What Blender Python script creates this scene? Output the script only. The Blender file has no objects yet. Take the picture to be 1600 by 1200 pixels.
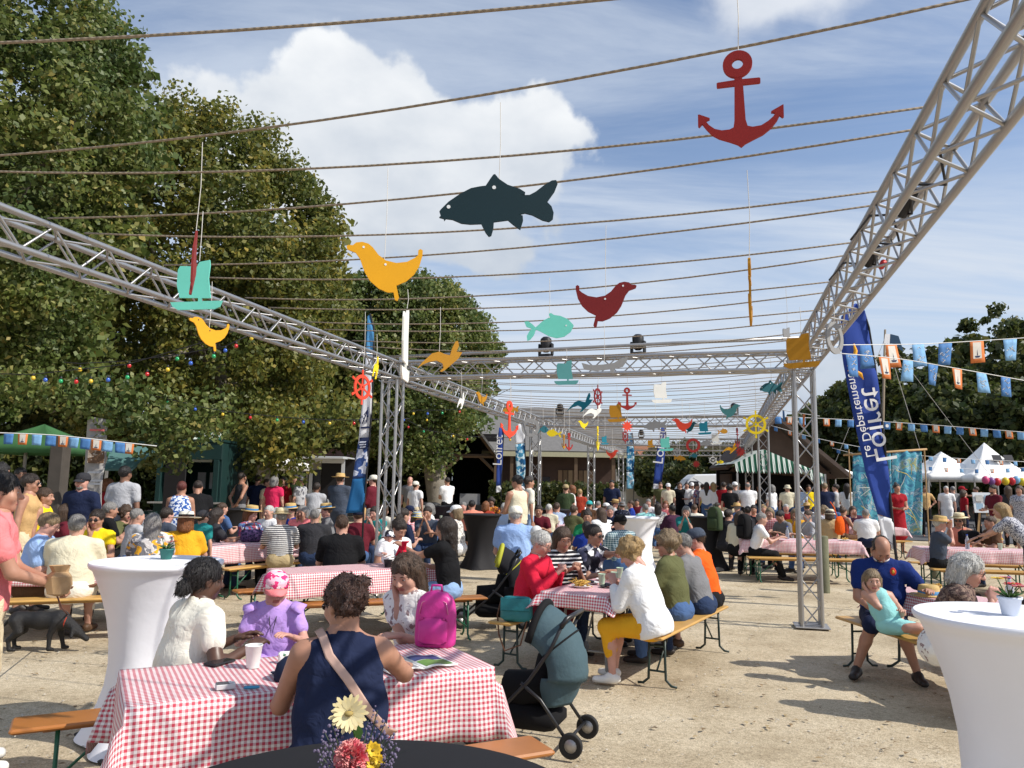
import bpy, bmesh, math, random
import numpy as np
from mathutils import Vector, Matrix
random.seed(7); rng = np.random.default_rng(7)
SC = bpy.context.scene; COL = SC.collection; R = math.radians

# ------------------------------------------------------------------ camera
FPX, CAMH, PITCH, ROLL = 1200.0, 1.75, R(7.45), R(0.9)
cam = bpy.data.cameras.new('camera'); camo = bpy.data.objects.new('camera', cam); COL.objects.link(camo)
cam.sensor_width = 36.0; cam.lens = 36.0 * FPX / 1600.0; cam.clip_start = 0.05; cam.clip_end = 3000
CAMR = Matrix.Rotation(math.pi/2 + PITCH, 3, 'X') @ Matrix.Rotation(ROLL, 3, 'Z')
camo.matrix_world = Matrix.Translation((0, 0, CAMH)) @ CAMR.to_4x4()
SC.camera = camo
SC.render.resolution_x, SC.render.resolution_y = 1024, 768

def ray(x, y): return CAMR @ Vector(((x-800)/FPX, -(y-600)/FPX, -1))
def G(x, y, z=0.0):                      # where the sight line through a photo point meets height z
    d = ray(x, y); t = (z-CAMH)/d.z
    return Vector((d.x*t, d.y*t, z))
def P(x, y, D):                          # the point on that sight line D metres ahead
    d = ray(x, y); t = D/d.y
    return Vector((d.x*t, D, CAMH + d.z*t))

# ------------------------------------------------------------------ sky and sun
SUN_AZ, SUN_EL = 110.0, 43.0             # azimuth clockwise from +Y
w = bpy.data.worlds.new('World'); SC.world = w; w.use_nodes = True
def build_world():
    nt = w.node_tree; N = nt.nodes; Lk = nt.links.new; N.clear()
    def nd(t, **k):
        n = N.new(t)
        for a, b in k.items(): setattr(n, a, b)
        return n
    def math_(op, a, b=None, c=None):
        n = nd('ShaderNodeMath', operation=op)
        for i, v in enumerate((a, b, c)):
            if v is None: continue
            if isinstance(v, (int, float)): n.inputs[i].default_value = v
            else: Lk(v, n.inputs[i])
        return n.outputs[0]
    sky = nd('ShaderNodeTexSky', sky_type='NISHITA', sun_disc=False, sun_elevation=R(SUN_EL), sun_rotation=R(SUN_AZ),
             altitude=100, air_density=1.0, dust_density=0.8, ozone_density=1.6)
    tc = nd('ShaderNodeTexCoord'); dirv = tc.outputs['Generated']
    sep = nd('ShaderNodeSeparateXYZ'); Lk(dirv, sep.inputs[0])
    X, Y, Z = sep.outputs
    # high thin cloud sheet: direction projected on a plane overhead
    zz = math_('MAXIMUM', math_('ADD', Z, 0.12), 0.03)
    comb = nd('ShaderNodeCombineXYZ')
    Lk(math_('DIVIDE', X, zz), comb.inputs[0]); Lk(math_('DIVIDE', Y, zz), comb.inputs[1])
    mp = nd('ShaderNodeMapping'); mp.inputs['Scale'].default_value = (0.5, 1.9, 1); mp.inputs['Rotation'].default_value = (0, 0, R(28)); mp.inputs['Location'].default_value = (3.1, 0.4, 0)
    Lk(comb.outputs[0], mp.inputs[0])
    n1 = nd('ShaderNodeTexNoise'); n1.inputs['Scale'].default_value = 1.1; n1.inputs['Detail'].default_value = 9; n1.inputs['Roughness'].default_value = 0.62; n1.inputs['Distortion'].default_value = 0.6
    Lk(mp.outputs[0], n1.inputs['Vector'])
    r1 = nd('ShaderNodeMapRange', interpolation_type='SMOOTHSTEP'); r1.inputs['From Min'].default_value = 0.30; r1.inputs['From Max'].default_value = 0.72
    Lk(n1.outputs['Fac'], r1.inputs['Value'])
    low = nd('ShaderNodeMapRange', interpolation_type='SMOOTHSTEP'); low.inputs['From Min'].default_value = 0.50; low.inputs['From Max'].default_value = 0.02; low.inputs['To Max'].default_value = 0.62
    Lk(Z, low.inputs['Value'])
    thin = math_('MINIMUM', math_('ADD', math_('MULTIPLY', r1.outputs[0], 0.78), low.outputs[0]), 0.97)
    # heaped cumulus
    def cumulus(px, py, sa, sb, seed, edge):
        c = ray(px, py).normalized(); rt = Vector((c.y, -c.x, 0)).normalized(); up = rt.cross(c)
        def dot(v):
            n = nd('ShaderNodeVectorMath', operation='DOT_PRODUCT'); Lk(dirv, n.inputs[0]); n.inputs[1].default_value = v; return n.outputs['Value']
        dc = math_('MAXIMUM', dot(c), 0.05)
        a = math_('DIVIDE', math_('DIVIDE', dot(rt), dc), sa); b = math_('DIVIDE', math_('DIVIDE', dot(up), dc), sb)
        rad = math_('SQRT', math_('ADD', math_('MULTIPLY', a, a), math_('MULTIPLY', b, b)))
        m2 = nd('ShaderNodeMapping'); m2.inputs['Location'].default_value = (seed, seed*.7, 0); m2.inputs['Scale'].default_value = (9, 9, 9); Lk(dirv, m2.inputs[0])
        nn = nd('ShaderNodeTexNoise'); nn.inputs['Scale'].default_value = 1.0; nn.inputs['Detail'].default_value = 8; nn.inputs['Roughness'].default_value = 0.5
        Lk(m2.outputs[0], nn.inputs['Vector'])
        dens = math_('ADD', math_('SUBTRACT', 1.0, rad), math_('MULTIPLY', math_('SUBTRACT', nn.outputs['Fac'], 0.5), 1.7))
        front = math_('GREATER_THAN', dot(c), 0.2)
        mr = nd('ShaderNodeMapRange', interpolation_type='SMOOTHSTEP'); mr.inputs['From Min'].default_value = 0.0; mr.inputs['From Max'].default_value = edge
        Lk(dens, mr.inputs['Value'])
        return math_('MULTIPLY', mr.outputs[0], front), nn.outputs['Fac'], b
    m1, f1, b1 = cumulus(575, 255, 0.27, 0.145, 2.3, 0.16)
    m2_, f2, b2 = cumulus(1300, 610, 0.12, 0.05, 5.1, 0.5)
    m3_, f3, b3 = cumulus(1230, -40, 0.14, 0.06, 8.7, 0.6)
    heap = math_('MAXIMUM', math_('MAXIMUM', m1, math_('MULTIPLY', m2_, 0.8)), math_('MULTIPLY', m3_, 0.7))
    # cloud brightness: sunlit heads, greyer bellies
    m4 = nd('ShaderNodeMapping'); m4.inputs['Scale'].default_value = (6, 6, 10); Lk(dirv, m4.inputs[0])
    n4 = nd('ShaderNodeTexNoise'); n4.inputs['Scale'].default_value = 1.3; n4.inputs['Detail'].default_value = 6; Lk(m4.outputs[0], n4.inputs['Vector'])
    sh = math_('ADD', math_('MULTIPLY', b1, 0.30), math_('MULTIPLY', math_('SUBTRACT', n4.outputs['Fac'], 0.5), 1.6))
    mrs = nd('ShaderNodeMapRange'); mrs.inputs['From Min'].default_value = -0.5; mrs.inputs['From Max'].default_value = 0.5; Lk(sh, mrs.inputs['Value'])
    cr = nd('ShaderNodeMix', data_type='RGBA'); Lk(mrs.outputs[0], cr.inputs['Factor'])
    cr.inputs['A'].default_value = (5.6, 6.3, 7.3, 1); cr.inputs['B'].default_value = (10.0, 10.2, 10.4, 1)
    skyc = nd('ShaderNodeMix', data_type='RGBA', blend_type='MULTIPLY'); skyc.inputs['Factor'].default_value = 1
    Lk(sky.outputs[0], skyc.inputs['A']); skyc.inputs['B'].default_value = (1.6, 1.6, 1.65, 1)
    mixa = nd('ShaderNodeMix', data_type='RGBA'); Lk(thin, mixa.inputs['Factor']); Lk(skyc.outputs['Result'], mixa.inputs['A']); mixa.inputs['B'].default_value = (6.9, 7.7, 8.9, 1)
    mixb = nd('ShaderNodeMix', data_type='RGBA'); Lk(heap, mixb.inputs['Factor']); Lk(mixa.outputs['Result'], mixb.inputs['A']); Lk(cr.outputs['Result'], mixb.inputs['B'])
    bg = nd('ShaderNodeBackground'); bg.inputs['Strength'].default_value = 0.097; Lk(mixb.outputs['Result'], bg.inputs['Color'])
    out = nd('ShaderNodeOutputWorld'); Lk(bg.outputs[0], out.inputs['Surface'])
build_world()
sun = bpy.data.lights.new('sun', 'SUN'); sun.energy = 5.0; sun.angle = R(0.53); sun.color = (1.0, 0.945, 0.86)
suno = bpy.data.objects.new('sun', sun); COL.objects.link(suno)
_s = Vector((math.sin(R(SUN_AZ))*math.cos(R(SUN_EL)), math.cos(R(SUN_AZ))*math.cos(R(SUN_EL)), math.sin(R(SUN_EL))))
suno.rotation_euler = _s.to_track_quat('Z', 'Y').to_euler(); suno.location = (20, -8, 25)
SC.view_settings.view_transform = 'Standard'; SC.view_settings.look = 'None'; SC.view_settings.gamma = 1.0
SC.view_settings.use_curve_mapping = False; SC.view_settings.exposure = 0.0
SC.render.engine = 'CYCLES'; SC.cycles.use_denoising = True; SC.cycles.max_bounces = 6; SC.cycles.transparent_max_bounces = 8

# ------------------------------------------------------------------ materials
_M = {}
def lin(c):
    def f(v): return v/12.92 if v <= .04045 else ((v+.055)/1.055)**2.4
    return tuple(f(v/255.0) for v in c)
def newmat(name):
    m = bpy.data.materials.new(name); m.use_nodes = True
    return m, m.node_tree.nodes, m.node_tree.links.new, m.node_tree.nodes['Principled BSDF']
def mat(name, col=None, rough=.75, var=.14, vscale=9., bump=0., bscale=60., metal=0., spec=.35, coord='Object', trans=0.):
    if name in _M: return _M[name]
    m, N, Lk, b = newmat(name)
    tc = N.new('ShaderNodeTexCoord')
    n = N.new('ShaderNodeTexNoise'); n.inputs['Scale'].default_value = vscale; n.inputs['Detail'].default_value = 4; Lk(tc.outputs[coord], n.inputs['Vector'])
    mx = N.new('ShaderNodeMix'); mx.data_type = 'RGBA'
    mx.inputs['A'].default_value = tuple(max(0, v*(1-var)) for v in col)+(1,); mx.inputs['B'].default_value = tuple(min(1, v*(1+var)) for v in col)+(1,)
    Lk(n.outputs['Fac'], mx.inputs['Factor']); Lk(mx.outputs['Result'], b.inputs['Base Color'])
    b.inputs['Roughness'].default_value = rough; b.inputs['Metallic'].default_value = metal; b.inputs['Specular IOR Level'].default_value = spec
    if trans: b.inputs['Transmission Weight'].default_value = trans
    if bump:
        n2 = N.new('ShaderNodeTexNoise'); n2.inputs['Scale'].default_value = bscale; n2.inputs['Detail'].default_value = 3; Lk(tc.outputs[coord], n2.inputs['Vector'])
        bp = N.new('ShaderNodeBump'); bp.inputs['Strength'].default_value = bump; bp.inputs['Distance'].default_value = .02; Lk(n2.outputs['Fac'], bp.inputs['Height']); Lk(bp.outputs[0], b.inputs['Normal'])
    _M[name] = m; return m
def fabric(name, c, **k):
    c = lin(c) if max(c) > 1.01 else c
    return mat('cloth_'+name, c, rough=.85, var=.10, vscale=5, spec=.2, **k)
def worn(name, c):
    """clothing cloth with creases"""
    key = 'worn_'+name
    if key in _M: return _M[key]
    m = mat(key, lin(c), rough=.88, var=.10, vscale=6, spec=.15); crease(m); return m
def crease(m):
    N, Lk = m.node_tree.nodes, m.node_tree.links.new; b = N['Principled BSDF']; tc = N.new('ShaderNodeTexCoord'); h = None
    for sc, w_ in ((5., 1.), (13., .3)):
        n = N.new('ShaderNodeTexNoise'); n.inputs['Scale'].default_value = sc; n.inputs['Detail'].default_value = 2; n.inputs['Distortion'].default_value = 1.3; Lk(tc.outputs['Object'], n.inputs['Vector'])
        a = N.new('ShaderNodeMath'); a.operation = 'SUBTRACT'; Lk(n.outputs['Fac'], a.inputs[0]); a.inputs[1].default_value = .5
        c = N.new('ShaderNodeMath'); c.operation = 'ABSOLUTE'; Lk(a.outputs[0], c.inputs[0]); d = N.new('ShaderNodeMath'); d.operation = 'MULTIPLY'; Lk(c.outputs[0], d.inputs[0]); d.inputs[1].default_value = w_
        if h is None: h = d.outputs[0]
        else: e = N.new('ShaderNodeMath'); e.operation = 'ADD'; Lk(h, e.inputs[0]); Lk(d.outputs[0], e.inputs[1]); h = e.outputs[0]
    bp = N.new('ShaderNodeBump'); bp.inputs['Strength'].default_value = .45; bp.inputs['Distance'].default_value = .06; Lk(h, bp.inputs['Height']); Lk(bp.outputs[0], b.inputs['Normal'])
def pattern(name, kind, cols, scale=20., k=.5):
    """printed cloth: stripes / plaid / blotches"""
    if name in _M: return _M[name]
    m, N, Lk, b = newmat('cloth_'+name); b.inputs['Roughness'].default_value = .85; b.inputs['Specular IOR Level'].default_value = .2
    tc = N.new('ShaderNodeTexCoord'); cols = [lin(c)+(1,) for c in cols]
    def mix(f, A, B):
        x = N.new('ShaderNodeMix'); x.data_type = 'RGBA'; Lk(f, x.inputs['Factor'])
        for s, v in (('A', A), ('B', B)):
            if isinstance(v, tuple): x.inputs[s].default_value = v
            else: Lk(v, x.inputs[s])
        return x.outputs['Result']
    def mth(op, a, bb):
        n = N.new('ShaderNodeMath'); n.operation = op
        for i, v in enumerate((a, bb)):
            if isinstance(v, (int, float)): n.inputs[i].default_value = v
            else: Lk(v, n.inputs[i])
        return n.outputs[0]
    if kind in ('stripe', 'vstripe', 'plaid'):
        sp = N.new('ShaderNodeSeparateXYZ'); Lk(tc.outputs['Object'], sp.inputs[0])
        def st(o, s): return mth('LESS_THAN', mth('FRACT', mth('MULTIPLY', o, s), 0.), k)
        if kind == 'stripe': res = mix(st(sp.outputs[2], scale), cols[0], cols[1])
        elif kind == 'vstripe': res = mix(st(sp.outputs[0], scale), cols[0], cols[1])
        else:
            f = mth('MULTIPLY', mth('ADD', st(sp.outputs[2], scale), st(sp.outputs[0], scale)), .5); res = mix(f, cols[0], cols[1])
    else:
        v = N.new('ShaderNodeTexVoronoi' if kind == 'dots' else 'ShaderNodeTexNoise'); v.inputs['Scale'].default_value = scale
        Lk(tc.outputs['Object'], v.inputs['Vector'])
        o = v.outputs['Distance'] if kind == 'dots' else v.outputs['Fac']
        if kind != 'dots': v.inputs['Detail'].default_value = 2.5
        f = mth('LESS_THAN', o, k); res = mix(f, cols[0], cols[1])
        if len(cols) > 2:
            v2 = N.new('ShaderNodeTexNoise'); v2.inputs['Scale'].default_value = scale*.8; mp = N.new('ShaderNodeMapping'); mp.inputs['Location'].default_value = (7, 3, 1)
            Lk(tc.outputs['Object'], mp.inputs[0]); Lk(mp.outputs[0], v2.inputs['Vector']); res = mix(mth('LESS_THAN', v2.outputs['Fac'], .42), res, cols[2])
    Lk(res, b.inputs['Base Color']); _M[name] = m; crease(m); return m

# ------------------------------------------------------------------ mesh helpers
class MB:
    def __init__(s): s.v = []; s.f = []; s.mi = []; s.cur = 0
    def add(s, vs, fs):
        o = len(s.v); s.v.extend([tuple(x) for x in vs])
        for f in fs: s.f.append(tuple(i+o for i in f)); s.mi.append(s.cur)
        return s
    def box(s, c, size, rot=None, bev=0.):
        hx, hy, hz = (q/2 for q in size); c = Vector(c)
        if bev:
            b = min(bev, hx*.9, hy*.9, hz*.9); vs = []; fs = []
            ring = lambda z, i: [(-hx+i, -hy+b if not i else -hy+i, z)]
            prof = [(-hz, b), (-hz+b, 0), (hz-b, 0), (hz, b)]
            for z, i in prof:
                x, y = hx-i, hy-i
                vs += [(-x+b, -y, z), (x-b, -y, z), (x, -y+b, z), (x, y-b, z), (x-b, y, z), (-x+b, y, z), (-x, y-b, z), (-x, -y+b, z)]
            for r_ in range(3):
                for k in range(8): a = r_*8+k; d = r_*8+(k+1) % 8; fs.append((a, d, d+8, a+8))
            fs.append(tuple(reversed(range(8)))); fs.append(tuple(range(24, 32)))
        else:
            vs = [(x, y, z) for z in (-hz, hz) for y in (-hy, hy) for x in (-hx, hx)]
            fs = [(0, 2, 3, 1), (4, 5, 7, 6), (0, 1, 5, 4), (2, 6, 7, 3), (0, 4, 6, 2), (1, 3, 7, 5)]
        M_ = rot if rot is not None else Matrix.Identity(3)
        return s.add([c + M_ @ Vector(v) for v in vs], fs)
    def tube(s, pts, r, n=8, cap=True, closed=False):
        pts = [Vector(p) for p in pts]; m = len(pts); rr = r if isinstance(r, (list, tuple)) else [r]*m
        vs = []; up = None
        for i, p in enumerate(pts):
            if closed: t = pts[(i+1) % m]-pts[i-1]
            else: t = pts[min(i+1, m-1)]-pts[max(i-1, 0)]
            t.normalize()
            if up is None: up = Vector((0, 0, 1)) if abs(t.z) < .9 else Vector((1, 0, 0))
            a = up - t*up.dot(t); a.normalize(); b = t.cross(a); up = a
            for k in range(n):
                q = 2*math.pi*k/n; vs.append(p + (a*math.cos(q)+b*math.sin(q))*rr[i])
        fs = []
        for i in range(m if closed else m-1):
            j = (i+1) % m
            for k in range(n): k2 = (k+1) % n; fs.append((i*n+k, i*n+k2, j*n+k2, j*n+k))
        if cap and not closed: fs.append(tuple(reversed(range(n)))); fs.append(tuple(range((m-1)*n, m*n)))
        return s.add(vs, fs)
    def lathe(s, prof, n=24, c=(0, 0, 0), cap=True, sx=1., sy=1., fn=None):
        vs = []; fs = []; m = len(prof)
        for i, (r, z) in enumerate(prof):
            for k in range(n):
                q = 2*math.pi*k/n; rr = r*(fn(q, z, i) if fn else 1.)
                vs.append((c[0]+rr*math.cos(q)*sx, c[1]+rr*math.sin(q)*sy, c[2]+z))
        for i in range(m-1):
            for k in range(n): k2 = (k+1) % n; fs.append((i*n+k, i*n+k2, (i+1)*n+k2, (i+1)*n+k))
        if cap: fs.append(tuple(reversed(range(n)))); fs.append(tuple(range((m-1)*n, m*n)))
        return s.add(vs, fs)
    def prism(s, pts, th, M4=None):
        """outline in x,z extruded along y"""
        n = len(pts); vs = [(x, -th/2, z) for x, z in pts]+[(x, th/2, z) for x, z in pts]
        fs = [tuple(range(n)), tuple(reversed(range(n, 2*n)))] + [(i, i+n, (i+1) % n+n, (i+1) % n) for i in range(n)]
        if M4 is not None: vs = [M4 @ Vector(v) for v in vs]
        return s.add(vs, fs)
    def ball(s, c, r, n=8, m=6, sc=(1, 1, 1)):
        prof = [(max(1e-4, r*math.sin(math.pi*i/m)), -r*math.cos(math.pi*i/m)*sc[2]) for i in range(m+1)]
        return s.lathe(prof, n, c, False, sc[0], sc[1])
    def ring(s, Rr, r, th, n=32, M4=None):
        vs = []; fs = []
        for k in range(n):
            q = 2*math.pi*k/n
            for rad in (Rr, r):
                for y in (-th/2, th/2): vs.append((rad*math.cos(q), y, rad*math.sin(q)))
        for k in range(n):
            a = 4*k; b = 4*((k+1) % n)
            fs += [(a, b, b+2, a+2), (a+1, a+3, b+3, b+1), (a, a+1, b+1, b), (a+2, b+2, b+3, a+3)]
        if M4 is not None: vs = [M4 @ Vector(v) for v in vs]
        return s.add(vs, fs)
    def mesh(s, name, mats=None, smooth=False, fixn=True):
        me = bpy.data.meshes.new(name); me.from_pydata(s.v, [], s.f)
        for m in (mats if isinstance(mats, (list, tuple)) else [mats]):
            if m: me.materials.append(m)
        if len(me.materials) > 1: me.polygons.foreach_set('material_index', s.mi)
        if fixn:
            bm = bmesh.new(); bm.from_mesh(me); bmesh.ops.recalc_face_normals(bm, faces=bm.faces); bm.to_mesh(me); bm.free()
        if smooth: me.shade_smooth()
        return me
    def build(s, name, mats, parent=None, smooth=False, fixn=True, **k):
        return put(name, s.mesh(name, mats, smooth, fixn), parent, **k)
def put(name, me, parent=None, label=None, cat=None, group=None, kind=None, loc=None, rz=None):
    o = bpy.data.objects.new(name, me); COL.objects.link(o)
    if parent: o.parent = parent
    if loc is not None: o.location = loc
    if rz is not None: o.rotation_euler = (0, 0, rz)
    tag(o, label, cat, group, kind); return o
def tag(o, label=None, cat=None, group=None, kind=None):
    for k, v in (('label', label), ('category', cat), ('group', group), ('kind', kind)):
        if v: o[k] = v
    return o
def empty(name, loc=(0, 0, 0), rz=0., label=None, cat=None, group=None, kind=None):
    return put(name, None, None, label, cat, group, kind, loc, rz)
def npmesh(name, V, F, mats, smooth=True):
    """mesh from numpy arrays (quads or tris)"""
    me = bpy.data.meshes.new(name); n = len(V); V = np.asarray(V, np.float32); F = np.asarray(F, np.int32)
    me.vertices.add(n); me.vertices.foreach_set('co', V.ravel())
    k = F.shape[1]; me.loops.add(F.size); me.loops.foreach_set('vertex_index', F.ravel())
    me.polygons.add(len(F)); me.polygons.foreach_set('loop_start', np.arange(0, F.size, k, dtype=np.int32))
    me.update(calc_edges=True)
    for m in (mats if isinstance(mats, (list, tuple)) else [mats]): me.materials.append(m)
    if smooth: me.shade_smooth()
    return me
ORD = ['first', 'second', 'third', 'fourth', 'fifth', 'sixth', 'seventh', 'eighth', 'ninth', 'tenth', 'eleventh', 'twelfth', 'thirteenth', 'fourteenth', 'fifteenth', 'sixteenth', 'seventeenth', 'eighteenth', 'nineteenth', 'twentieth']
# ------------------------------------------------------------------ ground
def ground_material():
    m, N, Lk, b = newmat('sandy_gravel')
    tc = N.new('ShaderNodeTexCoord')
    def noise(s, d=5, r=.6):
        n = N.new('ShaderNodeTexNoise'); n.inputs['Scale'].default_value = s; n.inputs['Detail'].default_value = d; n.inputs['Roughness'].default_value = r
        Lk(tc.outputs['Object'], n.inputs['Vector']); return n.outputs['Fac']
    def ramp(f, *st):
        r = N.new('ShaderNodeValToRGB'); Lk(f, r.inputs[0]); e = r.color_ramp.elements
        while len(e) < len(st): e.new(.5)
        for q, (p, c) in zip(e, st): q.position = p; q.color = tuple(c)+(1,)
        return r.outputs[0]
    def mix(f, A, B, bt='MIX'):
        x = N.new('ShaderNodeMix'); x.data_type = 'RGBA'; x.blend_type = bt
        if isinstance(f, float): x.inputs['Factor'].default_value = f
        else: Lk(f, x.inputs['Factor'])
        Lk(A, x.inputs['A']); Lk(B, x.inputs['B']); return x.outputs['Result']
    base = ramp(noise(.9, 8, .65), (.30, (.365, .298, .205)), (.50, (.535, .455, .332)), (.70, (.655, .575, .442)))
    grit = ramp(noise(95, 6, .75), (.30, (.36, .35, .33)), (.5, (.96, .95, .93)), (.70, (1.38, 1.36, 1.32)))
    c = mix(1., base, grit, 'MULTIPLY')
    coarse = ramp(noise(22, 5, .7), (.35, (.72, .70, .66)), (.55, (1.05, 1.04, 1.02)))
    c = mix(.8, c, coarse, 'MULTIPLY')
    # trodden leaf litter, brown
    lf = ramp(noise(.55, 4, .55), (.55, (0, 0, 0)), (.74, (1, 1, 1)))
    sp = ramp(noise(38, 4, .8), (.50, (0, 0, 0)), (.60, (1, 1, 1)))
    lit = mix(1., lf, sp, 'MULTIPLY')
    br = ramp(noise(14, 3), (.35, (.13, .085, .05)), (.65, (.30, .21, .12)))
    c = mix(lit, c, br)
    Lk(c, b.inputs['Base Color']); b.inputs['Roughness'].default_value = .95; b.inputs['Specular IOR Level'].default_value = .1
    bp = N.new('ShaderNodeBump'); bp.inputs['Strength'].default_value = .55; bp.inputs['Distance'].default_value = .02
    mm = N.new('ShaderNodeMath'); mm.operation = 'ADD'; Lk(noise(60, 6, .8), mm.inputs[0]); Lk(noise(6, 4), mm.inputs[1]); Lk(mm.outputs[0], bp.inputs['Height']); Lk(bp.outputs[0], b.inputs['Normal'])
    return m
def ground():
    # dense near the camera with gentle unevenness, one sheet out to the horizon
    xs = np.concatenate([[-1500, -400, -120, -60], np.linspace(-30, 40, 141), [70, 140, 400, 1500]])
    ys = np.concatenate([[-1500, -300, -60, -20], np.linspace(-8, 62, 141), [90, 160, 400, 1800]])
    XX, YY = np.meshgrid(xs, ys)
    Zz = -.012 + .006*np.sin(XX*1.7+YY*.6)+.005*np.sin(YY*2.3-XX*.8+1)+.004*np.sin(XX*4.1+2)*np.sin(YY*3.7)
    V = np.stack([XX, YY, Zz], -1).reshape(-1, 3); nx = len(xs)
    I = np.arange(len(V)).reshape(XX.shape)
    F = np.stack([I[:-1, :-1], I[:-1, 1:], I[1:, 1:], I[1:, :-1]], -1).reshape(-1, 4)
    put('ground', npmesh('ground', V, F, ground_material()), kind='structure')
ground()
def shade_strip():  # flat dark grey strip standing in for a shadow across the gravel
    a = [G(1300, 840), G(1640, 852), G(1700, 806), G(1310, 799)]
    m = mat('shade_grey', (.085, .085, .09), rough=.9, var=.3, vscale=3, bump=.3, bscale=200)
    mb = MB(); A, B, C_, D_ = a; n = 8
    for i in range(n+1):
        t = i/n
        for p in (A.lerp(B, t), D_.lerp(C_, t)): mb.v.append((p.x, p.y, .012))
    for i in range(n): mb.f.append((2*i, 2*i+2, 2*i+3, 2*i+1)); mb.mi.append(0)
    mb.build('shade_strip', m, kind='structure')
shade_strip()
def litter():
    # fallen leaves and pebbles on the gravel: nobody could count them
    n = 5200; V = []; F = []
    xs = rng.uniform(-9, 11, n); ys = 2.0+rng.beta(1.1, 2.0, n)*22
    cl = np.sin(xs*1.1+ys*.7)+np.sin(ys*1.9-xs*.5+2); keep = cl > rng.uniform(-2.2, 1.6, n); xs, ys = xs[keep], ys[keep]; n = len(xs)
    s = rng.uniform(.008, .034, n); a = rng.uniform(0, 6.28, n); z = rng.uniform(.002, .012, n)
    c, sn = np.cos(a), np.sin(a)
    q = np.array([[-1, 0, .0], [0, -.55, .35], [1.1, 0, .1], [0, .55, .4]])
    V = np.zeros((n, 4, 3))
    for i in range(4):
        V[:, i, 0] = xs+s*(q[i, 0]*c-q[i, 1]*sn); V[:, i, 1] = ys+s*(q[i, 0]*sn+q[i, 1]*c); V[:, i, 2] = z+s*q[i, 2]*.6
    F = np.arange(n*4).reshape(n, 4)
    m, N, Lk, b = newmat('dead_leaf'); b.inputs['Roughness'].default_value = .9
    g = N.new('ShaderNodeNewGeometry'); r = N.new('ShaderNodeValToRGB'); Lk(g.outputs['Random Per Island'], r.inputs[0])
    e = r.color_ramp.elements; e[0].color = (.10, .065, .035, 1); e[1].color = (.50, .40, .22, 1); e.new(.5).color = (.26, .17, .08, 1); Lk(r.outputs[0], b.inputs['Base Color'])
    put('fallen_leaves', npmesh('fallen_leaves', V.reshape(-1, 3), F, m, False), label='small dry brown leaves scattered over the pale gravel', cat='leaves', kind='stuff')
    n = 5200; xs = rng.uniform(-7, 9, n); ys = 2.2+rng.beta(1, 2.2, n)*14; s = rng.uniform(.004, .013, n)
    base = np.array([[1, 0, -.3], [0, 1, -.3], [-1, 0, -.3], [0, -1, -.3], [.2, .1, .8]]); 
    a = rng.uniform(0, 6.28, n); c, sn = np.cos(a), np.sin(a); V = np.zeros((n, 5, 3))
    for i in range(5):
        bx, by = base[i, 0]*1.3, base[i, 1]*.8
        V[:, i, 0] = xs+s*(bx*c-by*sn); V[:, i, 1] = ys+s*(bx*sn+by*c); V[:, i, 2] = s*base[i, 2]*.7
    o = np.arange(n)[:, None]*5; F = np.concatenate([o+np.array([[i, (i+1) % 4, 4]]) for i in range(4)])
    pm = mat('pebble', (.46, .41, .33), rough=.9, var=.4, vscale=40)
    put('pebbles', npmesh('pebbles', V.reshape(-1, 3), F, pm), label='loose pale pebbles lying on the gravel', cat='pebbles', kind='stuff')
litter()

# ------------------------------------------------------------------ trees
def leaf_material(name, stops, sheen=.5, tr=.42):
    m, N, Lk, b = newmat(name)
    g = N.new('ShaderNodeNewGeometry'); r = N.new('ShaderNodeValToRGB'); Lk(g.outputs['Random Per Island'], r.inputs[0])
    e = r.color_ramp.elements
    while len(e) < len(stops): e.new(.5)
    for q, (p, c) in zip(e, stops): q.position = p; q.color = c+(1,)
    tc = N.new('ShaderNodeTexCoord'); n1 = N.new('ShaderNodeTexNoise'); n1.inputs['Scale'].default_value = .55; n1.inputs['Detail'].default_value = 3; Lk(tc.outputs['Object'], n1.inputs['Vector']); r2 = N.new('ShaderNodeValToRGB'); Lk(n1.outputs['Fac'], r2.inputs[0]); r2.color_ramp.elements[0].position = .35; r2.color_ramp.elements[0].color = (.68, .80, .72, 1); r2.color_ramp.elements[1].position = .66; r2.color_ramp.elements[1].color = (1.32, 1.2, .9, 1)
    mt = N.new('ShaderNodeMix'); mt.data_type = 'RGBA'; mt.blend_type = 'MULTIPLY'; mt.inputs['Factor'].default_value = 1; Lk(r.outputs[0], mt.inputs['A']); Lk(r2.outputs[0], mt.inputs['B']); co = mt.outputs['Result']
    Lk(co, b.inputs['Base Color']); b.inputs['Roughness'].default_value = sheen; b.inputs['Specular IOR Level'].default_value = .45
    t = N.new('ShaderNodeBsdfTranslucent'); Lk(co, t.inputs['Color']); mx = N.new('ShaderNodeMixShader'); mx.inputs[0].default_value = tr
    Lk(b.outputs[0], mx.inputs[1]); Lk(t.outputs[0], mx.inputs[2]); Lk(mx.outputs[0], N['Material Output'].inputs['Surface'])
    return m
LINDEN = leaf_material('linden_leaf', [(0, (.058, .092, .024)), (.4, (.122, .165, .046)), (.72, (.18, .218, .075)), (.9, (.26, .285, .135)), (1, (.32, .27, .08))])
LINDEN_Y = leaf_material('turning_leaf', [(0, (.066, .09, .024)), (.4, (.14, .162, .042)), (.8, (.212, .215, .06)), (1, (.32, .26, .065))])
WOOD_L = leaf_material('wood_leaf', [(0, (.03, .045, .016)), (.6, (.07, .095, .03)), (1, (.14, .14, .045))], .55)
BARK = mat('bark', (.21, .185, .15), rough=.95, var=.45, vscale=5, bump=.9, bscale=18)
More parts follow.
